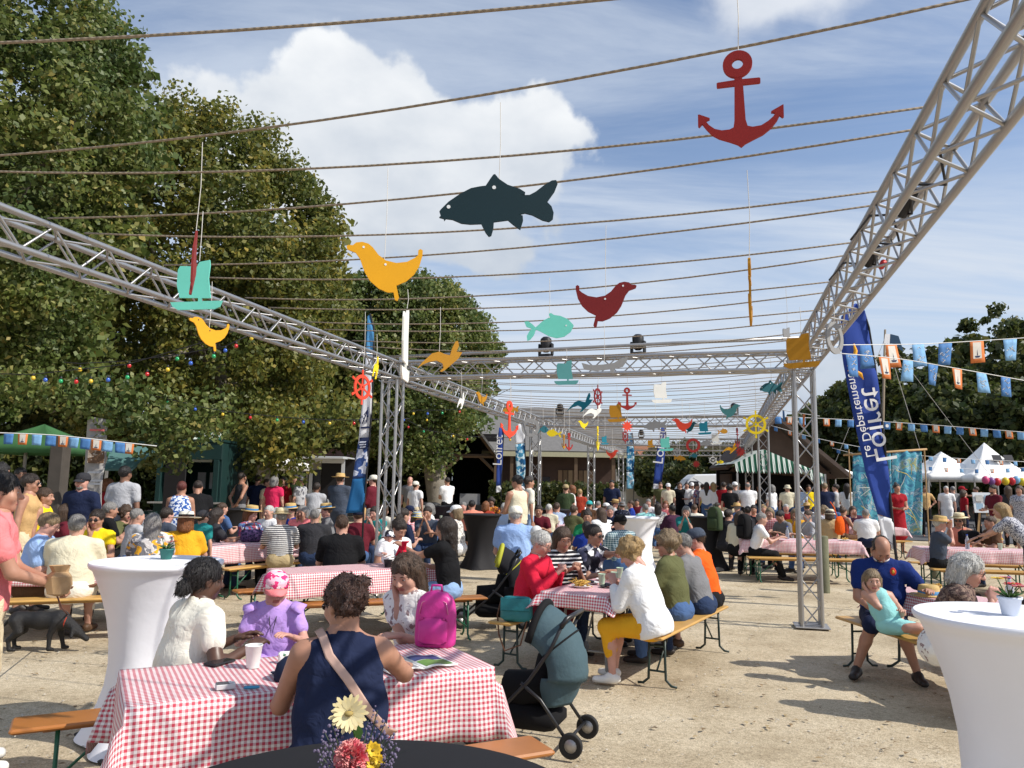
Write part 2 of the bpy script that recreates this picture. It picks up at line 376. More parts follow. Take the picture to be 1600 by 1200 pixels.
def leaf_cloud(C_, n, size, rnd, out=.5):
    """rhombic folded leaves at points C_ (k,3) with outward hint"""
    k = len(C_); nr = rnd.normal(size=(k, 3)); nr /= np.linalg.norm(nr, axis=1)[:, None]
    nr = nr+out*n; nr[:, 2] += .25; nr /= np.linalg.norm(nr, axis=1)[:, None]
    t = np.cross(nr, rnd.normal(size=(k, 3))); t /= np.linalg.norm(t, axis=1)[:, None]+1e-9
    t[:, 2] -= .45; t -= nr*np.sum(t*nr, 1)[:, None]; t /= np.linalg.norm(t, axis=1)[:, None]+1e-9
    u = np.cross(nr, t); s = size*rnd.uniform(.65, 1.3, k)[:, None]
    V = np.stack([C_-t*s*.55, C_+u*s*.42+nr*s*.12, C_+t*s*.6, C_-u*s*.42+nr*s*.12], 1)
    return V.reshape(-1, 3), np.arange(4*k).reshape(k, 4)
def crown_mesh(name, c, rad, zb, zt, n, leaf, matl, seed, lump=.16, power=2.4, clumps=220, droop=0.6, inner=.25, hull=None, extra=()):
    """leaves gathered in clumps over a clipped-linden shape (superellipsoid) with uneven skirt"""
    rnd = np.random.default_rng(seed); zc = (zb+zt)/2; hz = (zt-zb)/2
    d = rnd.normal(size=(clumps, 3)); d /= np.linalg.norm(d, axis=1)[:, None]
    sup = (np.abs(d[:, 0])**power+np.abs(d[:, 1])**power+np.abs(d[:, 2])**power)**(-1/power)
    rr = sup*(1-lump*rnd.random(clumps)**1.0+lump*.35*rnd.random(clumps))
    P0 = d*rr[:, None]; P0[:, 2] -= np.where(d[:, 2] < -.4, droop*.12*rnd.random(clumps), 0)
    ni = int(clumps*inner); P0[:ni] *= rnd.uniform(.45, .85, ni)[:, None]
    sc = np.array([rad[0], rad[1], hz]); cen = P0*sc+np.array([c[0], c[1], zc])
    cr = rnd.uniform(.45, 1.05, clumps)*min(rad)*.20
    if len(extra):
        xc = np.array([tuple(P(x, y, D)) for x, y, D, r in extra]); cen = np.concatenate([cen, xc]); cr = np.concatenate([cr, [r for x, y, D, r in extra]]); dd = np.zeros_like(xc); dd[:, 1] = -.5; dd[:, 2] = -.5; d = np.concatenate([d, dd]); clumps = len(cen)
    wgt = cr**2*np.where(cen[:, 1] > c[1]+.15*rad[1], .22, 1.); wgt /= wgt.sum(); pick = rnd.choice(clumps, n, p=wgt)
    o = rnd.normal(size=(n, 3)); o /= np.linalg.norm(o, axis=1)[:, None]; q = rnd.random(n)**.55
    pts = cen[pick]+o*(cr[pick]*q)[:, None]*np.array([1, 1, .8])
    nrm = o*.6+(d*1.0)[pick]; nrm /= np.linalg.norm(nrm, axis=1)[:, None]
    if hull is not None:
        kp = hull(pts); pts, nrm = pts[kp], nrm[kp]
    V, F = leaf_cloud(pts, nrm, leaf*np.where(pts[:, 1] > c[1]+.15*rad[1], 1.9, 1.)[:, None], rnd)
    return npmesh(name, V, F, matl, False), cen
def tree(name, label, base, trunk_r, zfork, rad, zb, zt, n, leaf, matl, seed, limbs=7, group=None, c=None, clumps=220, lean=(0, 0), **k):
    c = c or (base[0]+lean[0], base[1]+lean[1]); rnd = random.Random(seed)
    root = empty(name, (base[0], base[1], 0), label=label, cat='tree', group=group)
    b = Vector((base[0], base[1], 0)); top = Vector((c[0], c[1], zb+(zt-zb)*.55)); fk = Vector((b.x+(c[0]-b.x)*.3, b.y+(c[1]-b.y)*.3, zfork))
    mb = MB(); path = [b-Vector((0, 0, .05)), b+Vector((.02, 0, .25)), b.lerp(fk, .5)+Vector((.05*trunk_r, .04, 0)), fk, fk.lerp(top, .5)+Vector((.2, -.1, 0)), top]
    mb.tube(path, [trunk_r*1.45, trunk_r*1.08, trunk_r*.95, trunk_r*.88, trunk_r*.5, trunk_r*.15], 12)
    o = mb.build('trunk', BARK, root, True); o.parent = root; o.matrix_parent_inverse = Matrix.Translation((-b.x, -b.y, 0))
    for i in range(limbs):
        a = 2*math.pi*(i+rnd.random()*.6)/limbs; s = fk.lerp(top, rnd.uniform(-.05, .6)); e = Vector((c[0]+math.cos(a)*rad[0]*.75, c[1]+math.sin(a)*rad[1]*.75, rnd.uniform(zb+.5, zt*.75)))
        mid = s.lerp(e, .45)+Vector((0, 0, -.1+rnd.random()*.5)); m2 = MB(); m2.tube([s, mid, e], [trunk_r*.42, trunk_r*.26, trunk_r*.06], 7)
        q = m2.build('limb', BARK, root, True); q.matrix_parent_inverse = Matrix.Translation((-b.x, -b.y, 0))
    me, cen = crown_mesh('crown', c, rad, zb, zt, n, leaf, matl, seed, clumps=clumps, **k)
    q = put('crown', me, root, kind='stuff'); q.matrix_parent_inverse = Matrix.Translation((-b.x, -b.y, 0))
    return root
def trees():
    tree('linden_tree', 'tallest green linden tree filling the upper left, nearest of the row', (-11.7, 16.0), .36, 3.4, (4.1, 4.4), 2.7, 14.9, 130000, .104, LINDEN, 11, clumps=760, c=(-12.5, 15.8), power=1.9, extra=[(x, y, D, .62) for x, y, D in ((15, 600, 13.4), (70, 612, 13.6), (125, 625, 13.6), (190, 650, 13.8), (235, 672, 14), (255, 650, 14), (280, 690, 14.4), (310, 665, 14.4), (215, 620, 14), (150, 610, 13.6), (330, 640, 14.6), (265, 705, 14.6))])
    tree('linden_tree', 'yellowing linden tree second in the row, behind the tallest one', (-8.4, 24.5), .36, 3.6, (4.8, 4.6), 2.6, 13.7, 92000, .132, LINDEN_Y, 12, clumps=600, c=(-10.6, 24.5), power=1.95, droop=.9, extra=[(x, y, D, .85) for x, y, D in ((375, 690, 21), (400, 715, 21), (430, 700, 20.5), (455, 722, 20.5), (470, 690, 20.5), (420, 672, 20.5), (500, 672, 21), (535, 655, 21), (350, 700, 21), (560, 635, 22), (515, 640, 21.5), (445, 655, 20.5))])
    tree('linden_tree', 'rounded linden tree with pale leaning trunk before the dark hall', (-3.15, 35.5), .50, 4.6, (4.9, 4.9), 3.7, 11.8, 70000, .168, LINDEN, 13, limbs=8, clumps=520, c=(-5.9, 37.5), power=2.3, extra=[(x, y, 34.5, 1.1) for x, y in ((600, 690), (630, 715), (655, 700), (680, 720), (640, 670), (700, 690), (735, 660))])
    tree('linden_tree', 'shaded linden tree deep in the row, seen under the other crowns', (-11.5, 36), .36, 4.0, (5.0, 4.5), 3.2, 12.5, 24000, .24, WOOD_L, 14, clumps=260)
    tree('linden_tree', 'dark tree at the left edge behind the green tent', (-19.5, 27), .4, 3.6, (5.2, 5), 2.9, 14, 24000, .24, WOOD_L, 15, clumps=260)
    sp = [(1345, 600, 66, 5.0, 'bushy tree above the blue painted cloth, left end of the right-hand wood'), (1410, 588, 58, 5.5, 'rounded green tree behind the furled flag on the mast'), (1490, 575, 62, 5.5, 'mid green tree behind the peaked white tents'),
          (1560, 495, 70, 6.0, 'tallest dark tree of the right-hand wood, against the sky'), (1625, 470, 64, 6.5, 'dark tree at the right edge of the wood'), (1500, 610, 50, 5.0, 'lower leafy tree in front of the wood beside the white tents'), (1600, 600, 48, 5.0, 'broad bushy tree over the right-hand white tents'),
          (1450, 540, 76, 6.0, 'far dark tree rising behind the bunting'), (1290, 640, 60, 4.0, 'small tree behind the brown shed roof')]
    for i, (px, py, D, r_, lb) in enumerate(sp):
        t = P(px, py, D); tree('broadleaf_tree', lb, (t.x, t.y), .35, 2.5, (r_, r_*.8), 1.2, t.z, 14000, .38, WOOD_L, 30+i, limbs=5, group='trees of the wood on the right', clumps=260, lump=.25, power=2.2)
    for i, (px, py, D, r_, lb) in enumerate([(1090, 690, 62, 5.0, 'green tree behind the white van'), (1040, 700, 70, 4.5, 'tree behind the far navy banner'), (1140, 700, 58, 3.6, 'small tree between the van and the brown shed')]):
        t = P(px, py, D); tree('broadleaf_tree', lb, (t.x, t.y), .25, 2, (r_, r_*.8), .8, t.z, 9000, .3, WOOD_L, 50+i, limbs=4, group='trees behind the van', clumps=130, lump=.3, power=2.0)
trees()
def backdrop():
    # hedge and backing boards added to stand for deep shade under the left trees
    n = 16000; rnd = np.random.default_rng(6); x0, x1 = P(-80, 740, 43).x, P(705, 740, 43).x; X = rnd.uniform(x0, x1, n)
    pts = np.stack([X, rnd.uniform(42.2, 43.6, n), rnd.random(n)**.8*(4.6+.8*np.sin(X*.9)+.5*np.sin(X*2.3))], 1); nr = rnd.normal(size=(n, 3)); nr /= np.linalg.norm(nr, axis=1)[:, None]; V, F = leaf_cloud(pts, nr, .42, rnd)
    h = empty('hedge', ((x0+x1)/2, 43, 0), 0, 'tall dark hedge added to close the view behind the left-hand stands', 'hedge'); q = put('foliage', npmesh('foliage', V, F, WOOD_L, False), h, kind='stuff'); q.matrix_parent_inverse = h.matrix_basis.inverted()
    m = mat('backing_board', (.07, .055, .04), .9, .3, 3); w_ = (x1-x0)/60; bm_ = MB().box((0, 0, 1.7), (w_-.03, .04, 3.4)).mesh('backing_board', m); f = empty('backing_boards', ((x0+x1)/2, 43.8, 0), 0, 'added dark boards behind the tall hedge, standing in for deep shade', 'backing')
    for i in range(60): put('board', bm_, f, loc=(-(x1-x0)/2+(i+.5)*w_, .015*(i % 2), 0))
backdrop()
# ------------------------------------------------------------------ truss pavilion
AX = R(15); DV = Vector((math.sin(AX), math.cos(AX), 0)); NV = Vector((math.cos(AX), -math.sin(AX), 0)); UP = Vector((0, 0, 1))
R1 = G(1268, 980); W_ = 5.9; L1 = R1 - NV*W_; BAY = 9.6; ZB, ZT = 3.30, 3.59
ALU = mat('aluminium', (.43, .425, .42), rough=.38, var=.16, vscale=14, metal=.85, bump=.05, bscale=90)
ALUD = mat('dull_aluminium', (.40, .385, .37), rough=.45, var=.2, vscale=9, metal=.7)
_ut = MB().tube([(0, 0, 0), (0, 0, 1)], 1., 7).mesh('truss_tube', ALU, False)
_ut.polygons.foreach_set('use_smooth', [len(p.vertices) == 4 for p in _ut.polygons])
def rod(name, a, b, r, parent):
    a, b = Vector(a), Vector(b); d = b-a; L = d.length
    q = d.to_track_quat('Z', 'Y').to_matrix().to_4x4()
    o = put(name, _ut, parent); o.matrix_parent_inverse = parent.matrix_basis.inverted() if parent else Matrix.Identity(4)
    o.matrix_basis = Matrix.Translation(a) @ q @ Matrix.Diagonal((r, r, L, 1)); return o
def truss(name, a, b, side, up, label, detail, group, step=.26, s=.29, plate=False):
    """four-chord box truss from a to b (centre line); detail: every brace its own piece, else one joined bracing part"""
    a, b = Vector(a), Vector(b); d = (b-a); L = d.length; d.normalize(); h = s/2-.025
    root = empty(name, a, label=label, cat='truss', group=group, kind='thing')
    root.matrix_basis = Matrix.Translation(a)
    cs = [(-1, -1), (1, -1), (1, 1), (-1, 1)]
    off = [side*(x*h)+up*(y*h) for x, y in cs]
    for o in off: rod('chord', a+o, b+o, .025, root)
    segs = []; n = max(2, int(round(L/step)))
    for f in range(4):
        p, q = off[f], off[(f+1) % 4]
        for i in range(n):
            t0, t1 = L*i/n, L*(i+1)/n
            u, v = (p, q) if (i+f) % 2 == 0 else (q, p)
            segs.append((a+d*t0+u, a+d*t1+v))
        for t in (0.03, L-.03): segs.append((a+d*t+p, a+d*t+q))
    if detail:
        for u, v in segs: rod('brace', u, v, .0095, root)
    else:
        mb = MB()
        for u, v in segs: mb.tube([u-a, v-a], .0095, 5, False)
        mb.build('bracing', ALU, root, kind='stuff')
    if plate:
        mb = MB(); mb.box((0, 0, .006), (.42, .42, .012), Matrix.Rotation(-AX, 3, 'Z'), .004); mb.build('base_plate', ALUD, root)
    return root
def pavilion():
    grp = 'aluminium truss pavilion'; zc = (ZB+ZT)/2
    for sd, base in (('left', L1), ('right', R1)):
        for i in range(4):
            p = base+DV*(BAY*i); o = ORD[i]
            truss('truss_tower', p+UP*.012, p+UP*ZB, NV, DV, f'{o} square truss tower from the camera on the {sd} side of the pavilion', i == 0, grp, plate=True, step=.30)
        for i in range(-1, 3):
            a = base+DV*(BAY*i+(.145 if i >= 0 else .1)); b = base+DV*(BAY*(i+1)-.0); o = ['overhead', 'second', 'third', 'fourth'][i+1]
            lb = f'long silver truss beam running overhead to the first {sd} tower' if i < 0 else f'{o} silver truss beam along the {sd} side, beyond the {ORD[i]} {sd} tower'
            truss('truss_beam', a+UP*zc, b+UP*zc, NV, UP, lb, i == -1, grp)
    for i in range(4):
        l = L1+DV*(BAY*i)+NV*.146; r_ = R1+DV*(BAY*i)-NV*.146
        truss('truss_beam', l+UP*zc, r_+UP*zc, DV, UP, f'{ORD[i]} cross truss spanning from left tower to right tower, counted from the camera', i == 0, grp)
    # loose pipe clamped over the first cross truss
    root = empty('lighting_pipe', L1, label='loose steel pipe lying just above the first cross truss', cat='pipe')
    pts = [L1-NV*.2+UP*3.66, L1+NV*2+UP*3.70, L1+NV*4.2+UP*3.745, R1+NV*.1+UP*3.76]
    MB().tube([p-L1 for p in pts], .024, 9).build('pipe', ALUD, root, True)
    for t in (0.05, .97):
        p = pts[0].lerp(pts[-1], t)-L1; MB().box(p-Vector((0, 0, .06)), (.05, .05, .14), None, .01).build('clamp', ALUD, root)
    # cable run and lamps inside the right-hand beam
    blk = mat('black_plastic', (.018, .018, .02), rough=.45, var=.3)
    for k, (t, c) in enumerate(((-6.0, None), (-4.9, 'red'))):
        rt = empty('truss_lamp', R1+DV*t, label=['black spot lamp and looped cable clamped inside the right beam, nearer one', 'black lamp with red plug clamped inside the right beam'][k], cat='lamp')
        mb = MB(); mb.tube([(.03, 0, ZB+.2), (.04, .09, ZB+.17), (.03, .17, ZB+.12)], [.025, .035, .038], 10); mb.build('housing', blk, rt, True)
        mb = MB(); mb.tube([(-.1, -.5, ZB+.24), (.04, -.3, ZB+.12), (-.04, -.1, ZB+.2), (.06, .1, ZB+.1), (0, .5, ZB+.23), (.05, .9, ZB+.2)], .008, 6); mb.build('cable', blk, rt, True)
        if c: MB().tube([(.02, -.1, ZB+.06), (.03, -.04, ZB+.04)], .022, 10).build('plug', mat('red_plug', (.5, .02, .02), rough=.4), rt, True)
pavilion()
def moving_heads():
    blk = mat('black_plastic'); gl = mat('lens', (.03, .035, .05), rough=.1, spec=.8)
    sp = [(853, 548, 11.2, 'black moving-head stage lamp on first cross truss, left one'), (997, 546, 10.9, 'black moving-head stage lamp on first cross truss, right one'), (875, 650, 20.6, 'black moving-head lamp on second cross truss near left beam'),
          (1147, 650, 19.8, 'black moving-head lamp on second cross truss near right beam'), (1002, 680, 29.6, 'black moving-head lamp at the middle of third cross truss')]
    for px, py, D, lb in sp:
        p = P(px, py, D); b = L1+DV*round((D-L1.y)/BAY)*BAY; rt = empty('stage_lamp', (p.x, p.y, 3.60), -AX+random.uniform(-.5, .5), lb, 'stage lamp', 'stage lamps on the cross trusses'); rt.scale = (.8, .8, .8)
        MB().box((0, 0, .04), (.24, .20, .08), None, .02).build('base', blk, rt)
        for s in (-1, 1): MB().box((s*.125, 0, .17), (.035, .09, .22), None, .012).build('yoke_arm', blk, rt)
        mb = MB(); mb.lathe([(.05, -.13), (.085, -.10), (.10, -.02), (.105, .10), (.09, .13)], 14, (0, 0, .25)); h = mb.build('head', blk, rt, True)
        MB().lathe([(.082, .0), (.06, .025), (.01, .035)], 14, (0, 0, .38)).build('lens', gl, h, True)
moving_heads()
# ------------------------------------------------------------------ ropes laced across
def ropes():
    m, N, Lk, b = newmat('hemp_rope'); b.inputs['Roughness'].default_value = .95
    tc = N.new('ShaderNodeTexCoord'); wv = N.new('ShaderNodeTexWave'); wv.inputs['Scale'].default_value = 22; wv.inputs['Distortion'].default_value = 1.5; wv.bands_direction = 'DIAGONAL'
    Lk(tc.outputs['Object'], wv.inputs['Vector']); r = N.new('ShaderNodeValToRGB'); Lk(wv.outputs['Fac'], r.inputs[0])
    r.color_ramp.elements[0].color = (.235, .19, .14, 1); r.color_ramp.elements[1].color = (.285, .23, .168, 1); Lk(r.outputs[0], b.inputs['Base Color'])
    bp = N.new('ShaderNodeBump'); bp.inputs['Strength'].default_value = .4; bp.inputs['Distance'].default_value = .006; Lk(wv.outputs['Fac'], bp.inputs['Height']); Lk(bp.outputs[0], b.inputs['Normal'])
    near = [(-7.98, -8.72), (-7.74, -7.5), (-6.85, -7.38), (-6.6, -6.48), (-5.74, -6.14), (-5.48, -5.26), (-4.68, -4.86), (-4.34, -4.05), (-3.52, -3.6), (-3.12, -2.85), (-2.35, -2.4), (-1.9, -1.65), (-1.15, -1.2), (-.7, -.42)]
    far = []; t = .55
    while t < 27.5: far += [(t, t-.12), (t+.42, t+.62)]; t += 1.07
    for i, (tr, tl) in enumerate(near+far):
        a = L1+NV*.12+DV*tl+UP*(ZT+.02); b_ = R1-NV*.12+DV*tr+UP*(ZT+.02); pts = []
        sag = .10+.05*((i*7) % 5)/5
        for k in range(15):
            u = k/14; pts.append(a.lerp(b_, u)-UP*(sag*4*u*(1-u)))
        mb = MB(); mb.tube([p-a for p in pts], .0068 if i < len(near) else .006, 6)
        if i < len(near): lb = f'brown rope strung between the side beams, {ORD[i]} counted from the camera'
        else: q = i-len(near); lb = f'thin rope across the {ORD[1+q//18]} bay, {ORD[q % 18]} one beyond the cross truss before it'
        mb.build('rope', m, None, True, label=lb, cat='rope', group='ropes laced overhead' if i < len(near) else 'ropes of the farther bays', loc=a)
ropes()
# ------------------------------------------------------------------ hanging cut-outs
def sc_(pts, c, s): return [((x-c[0])/s, -(y-c[1])/s) for x, y in pts]
SHP = {}
SHP['carp'] = [sc_([(690,390),(700,375),(750,320),(830,260),(900,220),(960,206),(1000,200),(1030,150),(1050,120),(1062,116),(1090,150),(1150,190),(1230,215),(1270,240),(1268,254),(1240,262),(1300,258),(1340,235),(1400,185),(1450,152),(1480,148),(1490,175),(1470,230),(1420,305),(1450,335),(1465,380),(1460,425),(1435,445),(1390,435),(1320,400),(1270,388),(1230,398),(1255,405),(1258,440),(1240,505),(1190,470),(1155,440),(1060,455),(1058,500),(1045,550),(1028,558),(1005,530),(975,470),(900,475),(840,470),(780,445),(735,440),(723,455),(720,440),(690,432),(700,420),(695,405)], (1090,340), 800)]
SHP['seal'] = [sc_([(88,610),(100,600),(130,600),(150,580),(190,573),(230,582),(260,605),(300,655),(350,690),(420,703),(490,690),(540,660),(562,640),(563,605),(578,595),(593,605),(592,640),(575,710),(540,775),(490,825),(425,858),(445,940),(435,962),(418,955),(408,905),(370,908),(310,885),(250,835),(215,780),(195,730),(180,690),(150,650),(120,640),(95,630)], (340,760), 505)]
SHP['anchor'] = [sc_([(398,530),(455,530),(455,560),(575,565),(583,572),(583,600),(575,606),(460,603),(472,880),(485,930),(520,942),(580,938),(630,910),(665,880),(680,855),(650,848),(652,838),(735,797),(738,800),(738,890),(728,897),(708,878),(690,915),(650,965),(590,1010),(520,1040),(465,1065),(437,1088),(410,1065),(360,1040),(280,1005),(230,970),(190,920),(160,875),(140,897),(130,890),(130,798),(140,797),(215,835),(215,845),(185,855),(210,890),(250,925),(300,943),(355,943),(385,930),(392,880),(398,603),(275,602),(270,595),(270,568),(278,563),(398,560)], (430,700), 760)]
SHP['fish'] = [sc_([(128,272),(150,270),(170,285),(188,303),(230,265),(262,248),(258,228),(270,225),(285,235),(320,240),(360,258),(385,285),(390,293),(375,325),(340,352),(300,360),(260,350),(215,325),(190,315),(180,345),(160,370),(145,375),(142,350),(155,325),(168,310),(140,300)], (260,300), 262)]
SHP['boat'] = [sc_([(303,500),(308,490),(350,490),(355,478),(380,472),(382,485),(380,520),(388,570),(366,571),(366,579),(418,576),(412,592),(400,598),(310,603),(296,595),(290,584),(358,580),(358,571),(312,572),(303,540)], (354,540), 130)]
SHP['bird'] = [sc_([(775,800),(820,740),(900,660),(960,640),(1000,655),(1050,665),(1070,600),(1095,545),(1115,540),(1125,580),(1105,630),(1155,632),(1120,690),(1060,745),(1010,790),(985,805),(970,800),(1000,770),(990,735),(940,715),(880,730),(820,760)], (960,680), 380)]
SHP['barge'] = [sc_([(418,492),(470,505),(540,500),(600,490),(640,465),(680,452),(672,480),(650,512),(600,525),(602,545),(592,552),(582,545),(578,527),(500,538),(432,530)], (545,505), 262)]
SHP['sail'] = [sc_([(1078,180),(1084,185),(1088,280),(1095,360),(1112,375),(1110,430),(1048,565),(1034,560),(1072,420),(1045,490),(1036,400),(1042,290),(1065,230)], (1070,370), 390)]
SHP['crab'] = [[(math.cos(a)*(.5 if i % 2 else .27), math.sin(a)*(.5 if i % 2 else .27)) for i, a in enumerate([2*math.pi*k/20 for k in range(20)])]]
def ornaments():
    C = {'red': (150, 38, 34), 'teal_dark': (10, 40, 48), 'yellow': (222, 160, 20), 'darkred': (120, 28, 30), 'mint': (110, 205, 188), 'ochre': (176, 124, 22), 'white': (228, 228, 222), 'coral': (226, 72, 48), 'brick': (130, 45, 42),
         'teal': (24, 120, 140), 'grey': (140, 140, 140), 'lemon': (238, 210, 30), 'petrol': (18, 84, 96), 'slate': (78, 140, 140), 'orange': (235, 110, 50)}
    white = mat('twine', (.66, .64, .6), rough=.9)
    ln = [('anchor', 1155, 153, 2.62, .37, 'red', 0, -25, 'large red anchor cut-out hanging at the top right'),
      ('carp', 779, 322, 3.45, .55, 'teal_dark', 0, 160, 'large dark teal carp cut-out hanging in the middle'),
      ('seal', 600, 423, 4.25, .43, 'yellow', 0, 262, 'large yellow seal cut-out hanging left of the carp'),
      ('seal', 947, 475, 5.2, .42, 'darkred', 180, 352, 'dark red seal cut-out facing right below the carp'),
      ('fish', 858, 511, 6.1, .40, 'mint', 0, 434, 'mint green fish cut-out hanging below the carp'),
      ('boat', 309, 447, 4.5, .31, 'mint', -20, 330, 'mint sailing boat cut-out in front of the left beam'),
      ('sail', 303, 410, 4.35, .40, 'brick', 75, 222, 'brick red sail cut-out turned edge-on over the mint boat'),
      ('seal', 326, 522, 6.0, .33, 'yellow', 25, 440, 'small yellow seal cut-out below the left beam'),
      ('wheel', 566, 605, 7.2, .33, 'coral', 50, 487, 'coral ship wheel cut-out in front of the white feather flag'),
      ('bird', 587, 574, 7.6, .36, 'lemon', 82, 522, 'yellow bird cut-out turned edge-on beside the coral wheel'),
      ('boat', 634, 540, 5.2, .52, 'white', 84, 452, 'tall white boat cut-out turned edge-on before the first left tower'),
      ('bird', 686, 557, 6.8, .42, 'ochre', 15, 480, 'ochre flying bird cut-out right of the white boat'),
      ('boat', 885, 583, 9.4, .31, 'slate', 10, 545, 'grey teal sailing boat cut-out below the first cross truss'),
      ('barge', 944, 571, 7.2, .44, 'grey', 5, 505, 'grey flat barge cut-out across the first cross truss'),
      ('anchor', 1172, 455, 4.1, .38, 'ochre', 88, 266, 'ochre cut-out turned edge-on like a blade under a long string'),
      ('boat', 1252, 549, 7.4, .35, 'ochre', 5, 480, 'ochre boat cut-out hanging before the first right tower top'),
      ('carp', 1205, 606, 11.5, .42, 'petrol', 40, 560, 'petrol blue fish cut-out beside the right beam'),
      ('wheel', 1181, 663, 10.8, .39, 'lemon', 10, 590, 'yellow ship wheel cut-out beside the right beam'),
      ('ring', 1304, 528, 6.0, .26, 'grey', 62, 470, 'grey lifebuoy cut-out hanging at the right beam'),
      ('boat', 1034, 614, 13, .37, 'white', 20, 565, 'white sailing boat cut-out under the middle of the first cross truss'),
      ('anchor', 980, 623, 12.5, .38, 'red', 10, 580, 'red anchor cut-out under the grey barge'),
      ('wheel', 934, 620, 12, .38, 'darkred', 65, 580, 'dark red ship wheel cut-out turned edge-on'),
      ('bird', 905, 630, 12.5, .44, 'teal', -15, 590, 'teal swallow cut-out left of the dark red wheel'),
      ('bird', 925, 642, 14, .42, 'white', 30, 600, 'white swallow cut-out under the teal swallow'),
      ('boat', 964, 645, 14.5, .37, 'ochre', 5, 600, 'ochre sailing boat cut-out left of the red anchor'),
      ('seal', 1141, 643, 14.5, .38, 'slate', 180, 600, 'grey teal seal cut-out left of the yellow wheel'),
      ('carp', 1024, 665, 15.5, .46, 'grey', 0, 620, 'grey carp cut-out over the far navy banner'),
      ('seal', 1066, 665, 15.5, .40, 'coral', 0, 620, 'coral seal cut-out right of the grey carp'),
      ('boat', 1101, 669, 17, .30, 'teal', 5, 625, 'small teal sailing boat cut-out right of the coral seal'),
      ('ring', 829, 668, 15, .36, 'grey', 10, 610, 'grey lifebuoy cut-out in front of the hall roof'),
      ('fish', 848, 671, 17, .32, 'petrol', 40, 630, 'petrol fish cut-out beside the grey lifebuoy'),
      ('fish', 866, 677, 15, .30, 'lemon', 180, 630, 'yellow fish cut-out right of the second left tower top'),
      ('anchor', 796, 655, 10.5, .52, 'coral', 55, 590, 'tall coral anchor cut-out in front of the hall roof'),
      ('seal', 752, 623, 10.8, .25, 'ochre', 50, 575, 'ochre seal cut-out against the rounded tree'),
      ('carp', 798, 640, 14, .30, 'ochre', 10, 600, 'ochre fish cut-out behind the coral anchor'),
      ('bird', 720, 626, 10.2, .34, 'white', 75, 580, 'white bird cut-out turned edge-on below the left beam'),
      ('seal', 911, 664, 16, .24, 'lemon', 30, 630, 'yellow seal cut-out over the second left beam'),
      ('anchor', 934, 685, 13.5, .44, 'lemon', 82, 640, 'yellow anchor cut-out turned edge-on before the third left tower'),
      ('ring', 1083, 696, 18.5, .34, 'red', 10, 650, 'red lifebuoy cut-out above the white van'),
      ('boat', 1041, 694, 19, .36, 'mint', 5, 650, 'mint boat cut-out over the far navy banner'),
      ('crab', 980, 666, 16.5, .27, 'coral', 20, 630, 'coral starfish cut-out behind the ochre boat'),
      ('wheel', 977, 682, 18, .34, 'darkred', 60, 640, 'dark red ship wheel cut-out below the coral starfish'),
      ('wheel', 1114, 719, 21, .26, 'white', 5, 680, 'small white ship wheel cut-out before the brown shed'),
      ('fish', 1125, 722, 21.5, .22, 'lemon', 30, 680, 'yellow fish cut-out touching the small white wheel'),
      ('bird', 1139, 701, 20, .40, 'yellow', 15, 660, 'yellow bird cut-out over the striped awning'),
      ('crab', 1157, 706, 19, .27, 'red', 10, 660, 'red starfish cut-out before the third right tower'),
      ('anchor', 1152, 684, 17, .46, 'darkred', 75, 630, 'dark red anchor cut-out turned edge-on left of the right towers'),
      ('fish', 1129, 674, 18, .25, 'ochre', 20, 640, 'ochre fish cut-out right of the teal boat'),
      ('boat', 1119, 686, 20, .30, 'white', 10, 650, 'white boat cut-out left of the red starfish'),
      ('boat', 945, 688, 19, .22, 'teal', 30, 650, 'teal boat cut-out over the second left beam end'),
      ('seal', 957, 710, 21, .34, 'coral', 180, 670, 'coral seal cut-out before the far hall'),
      ('carp', 1062, 716, 23, .36, 'ochre', 180, 680, 'ochre carp cut-out left above the white van'),
      ('wheel', 1058, 706, 22, .28, 'grey', 10, 670, 'pale grey ship wheel cut-out above the ochre carp'),
      ('boat', 1017, 693, 21, .22, 'ochre', 10, 660, 'small ochre boat cut-out left of the mint boat'),
      ('fish', 1083, 712, 24, .28, 'petrol', 10, 680, 'petrol fish cut-out under the red lifebuoy'),
      ('crab', 1088, 725, 24, .26, 'red', 0, 690, 'red starfish cut-out under the petrol fish'),
      ('carp', 1105, 692, 22, .40, 'grey', 5, 660, 'grey carp cut-out right of the red lifebuoy'),
      ('anchor', 889, 690, 14.5, .34, 'red', 60, 640, 'red anchor cut-out before the hall wall'),
      ('anchor', 881, 690, 14.6, .28, 'ochre', 70, 640, 'ochre anchor cut-out left of the red one before the hall'),
      ('seal', 1078, 668, 16.5, .32, 'petrol', 150, 630, 'petrol seal cut-out tucked behind the coral seal'),
      ('boat', 1230, 522, 9.0, .16, 'grey', 40, 450, 'small grey boat cut-out under the right beam')]
    th = .012
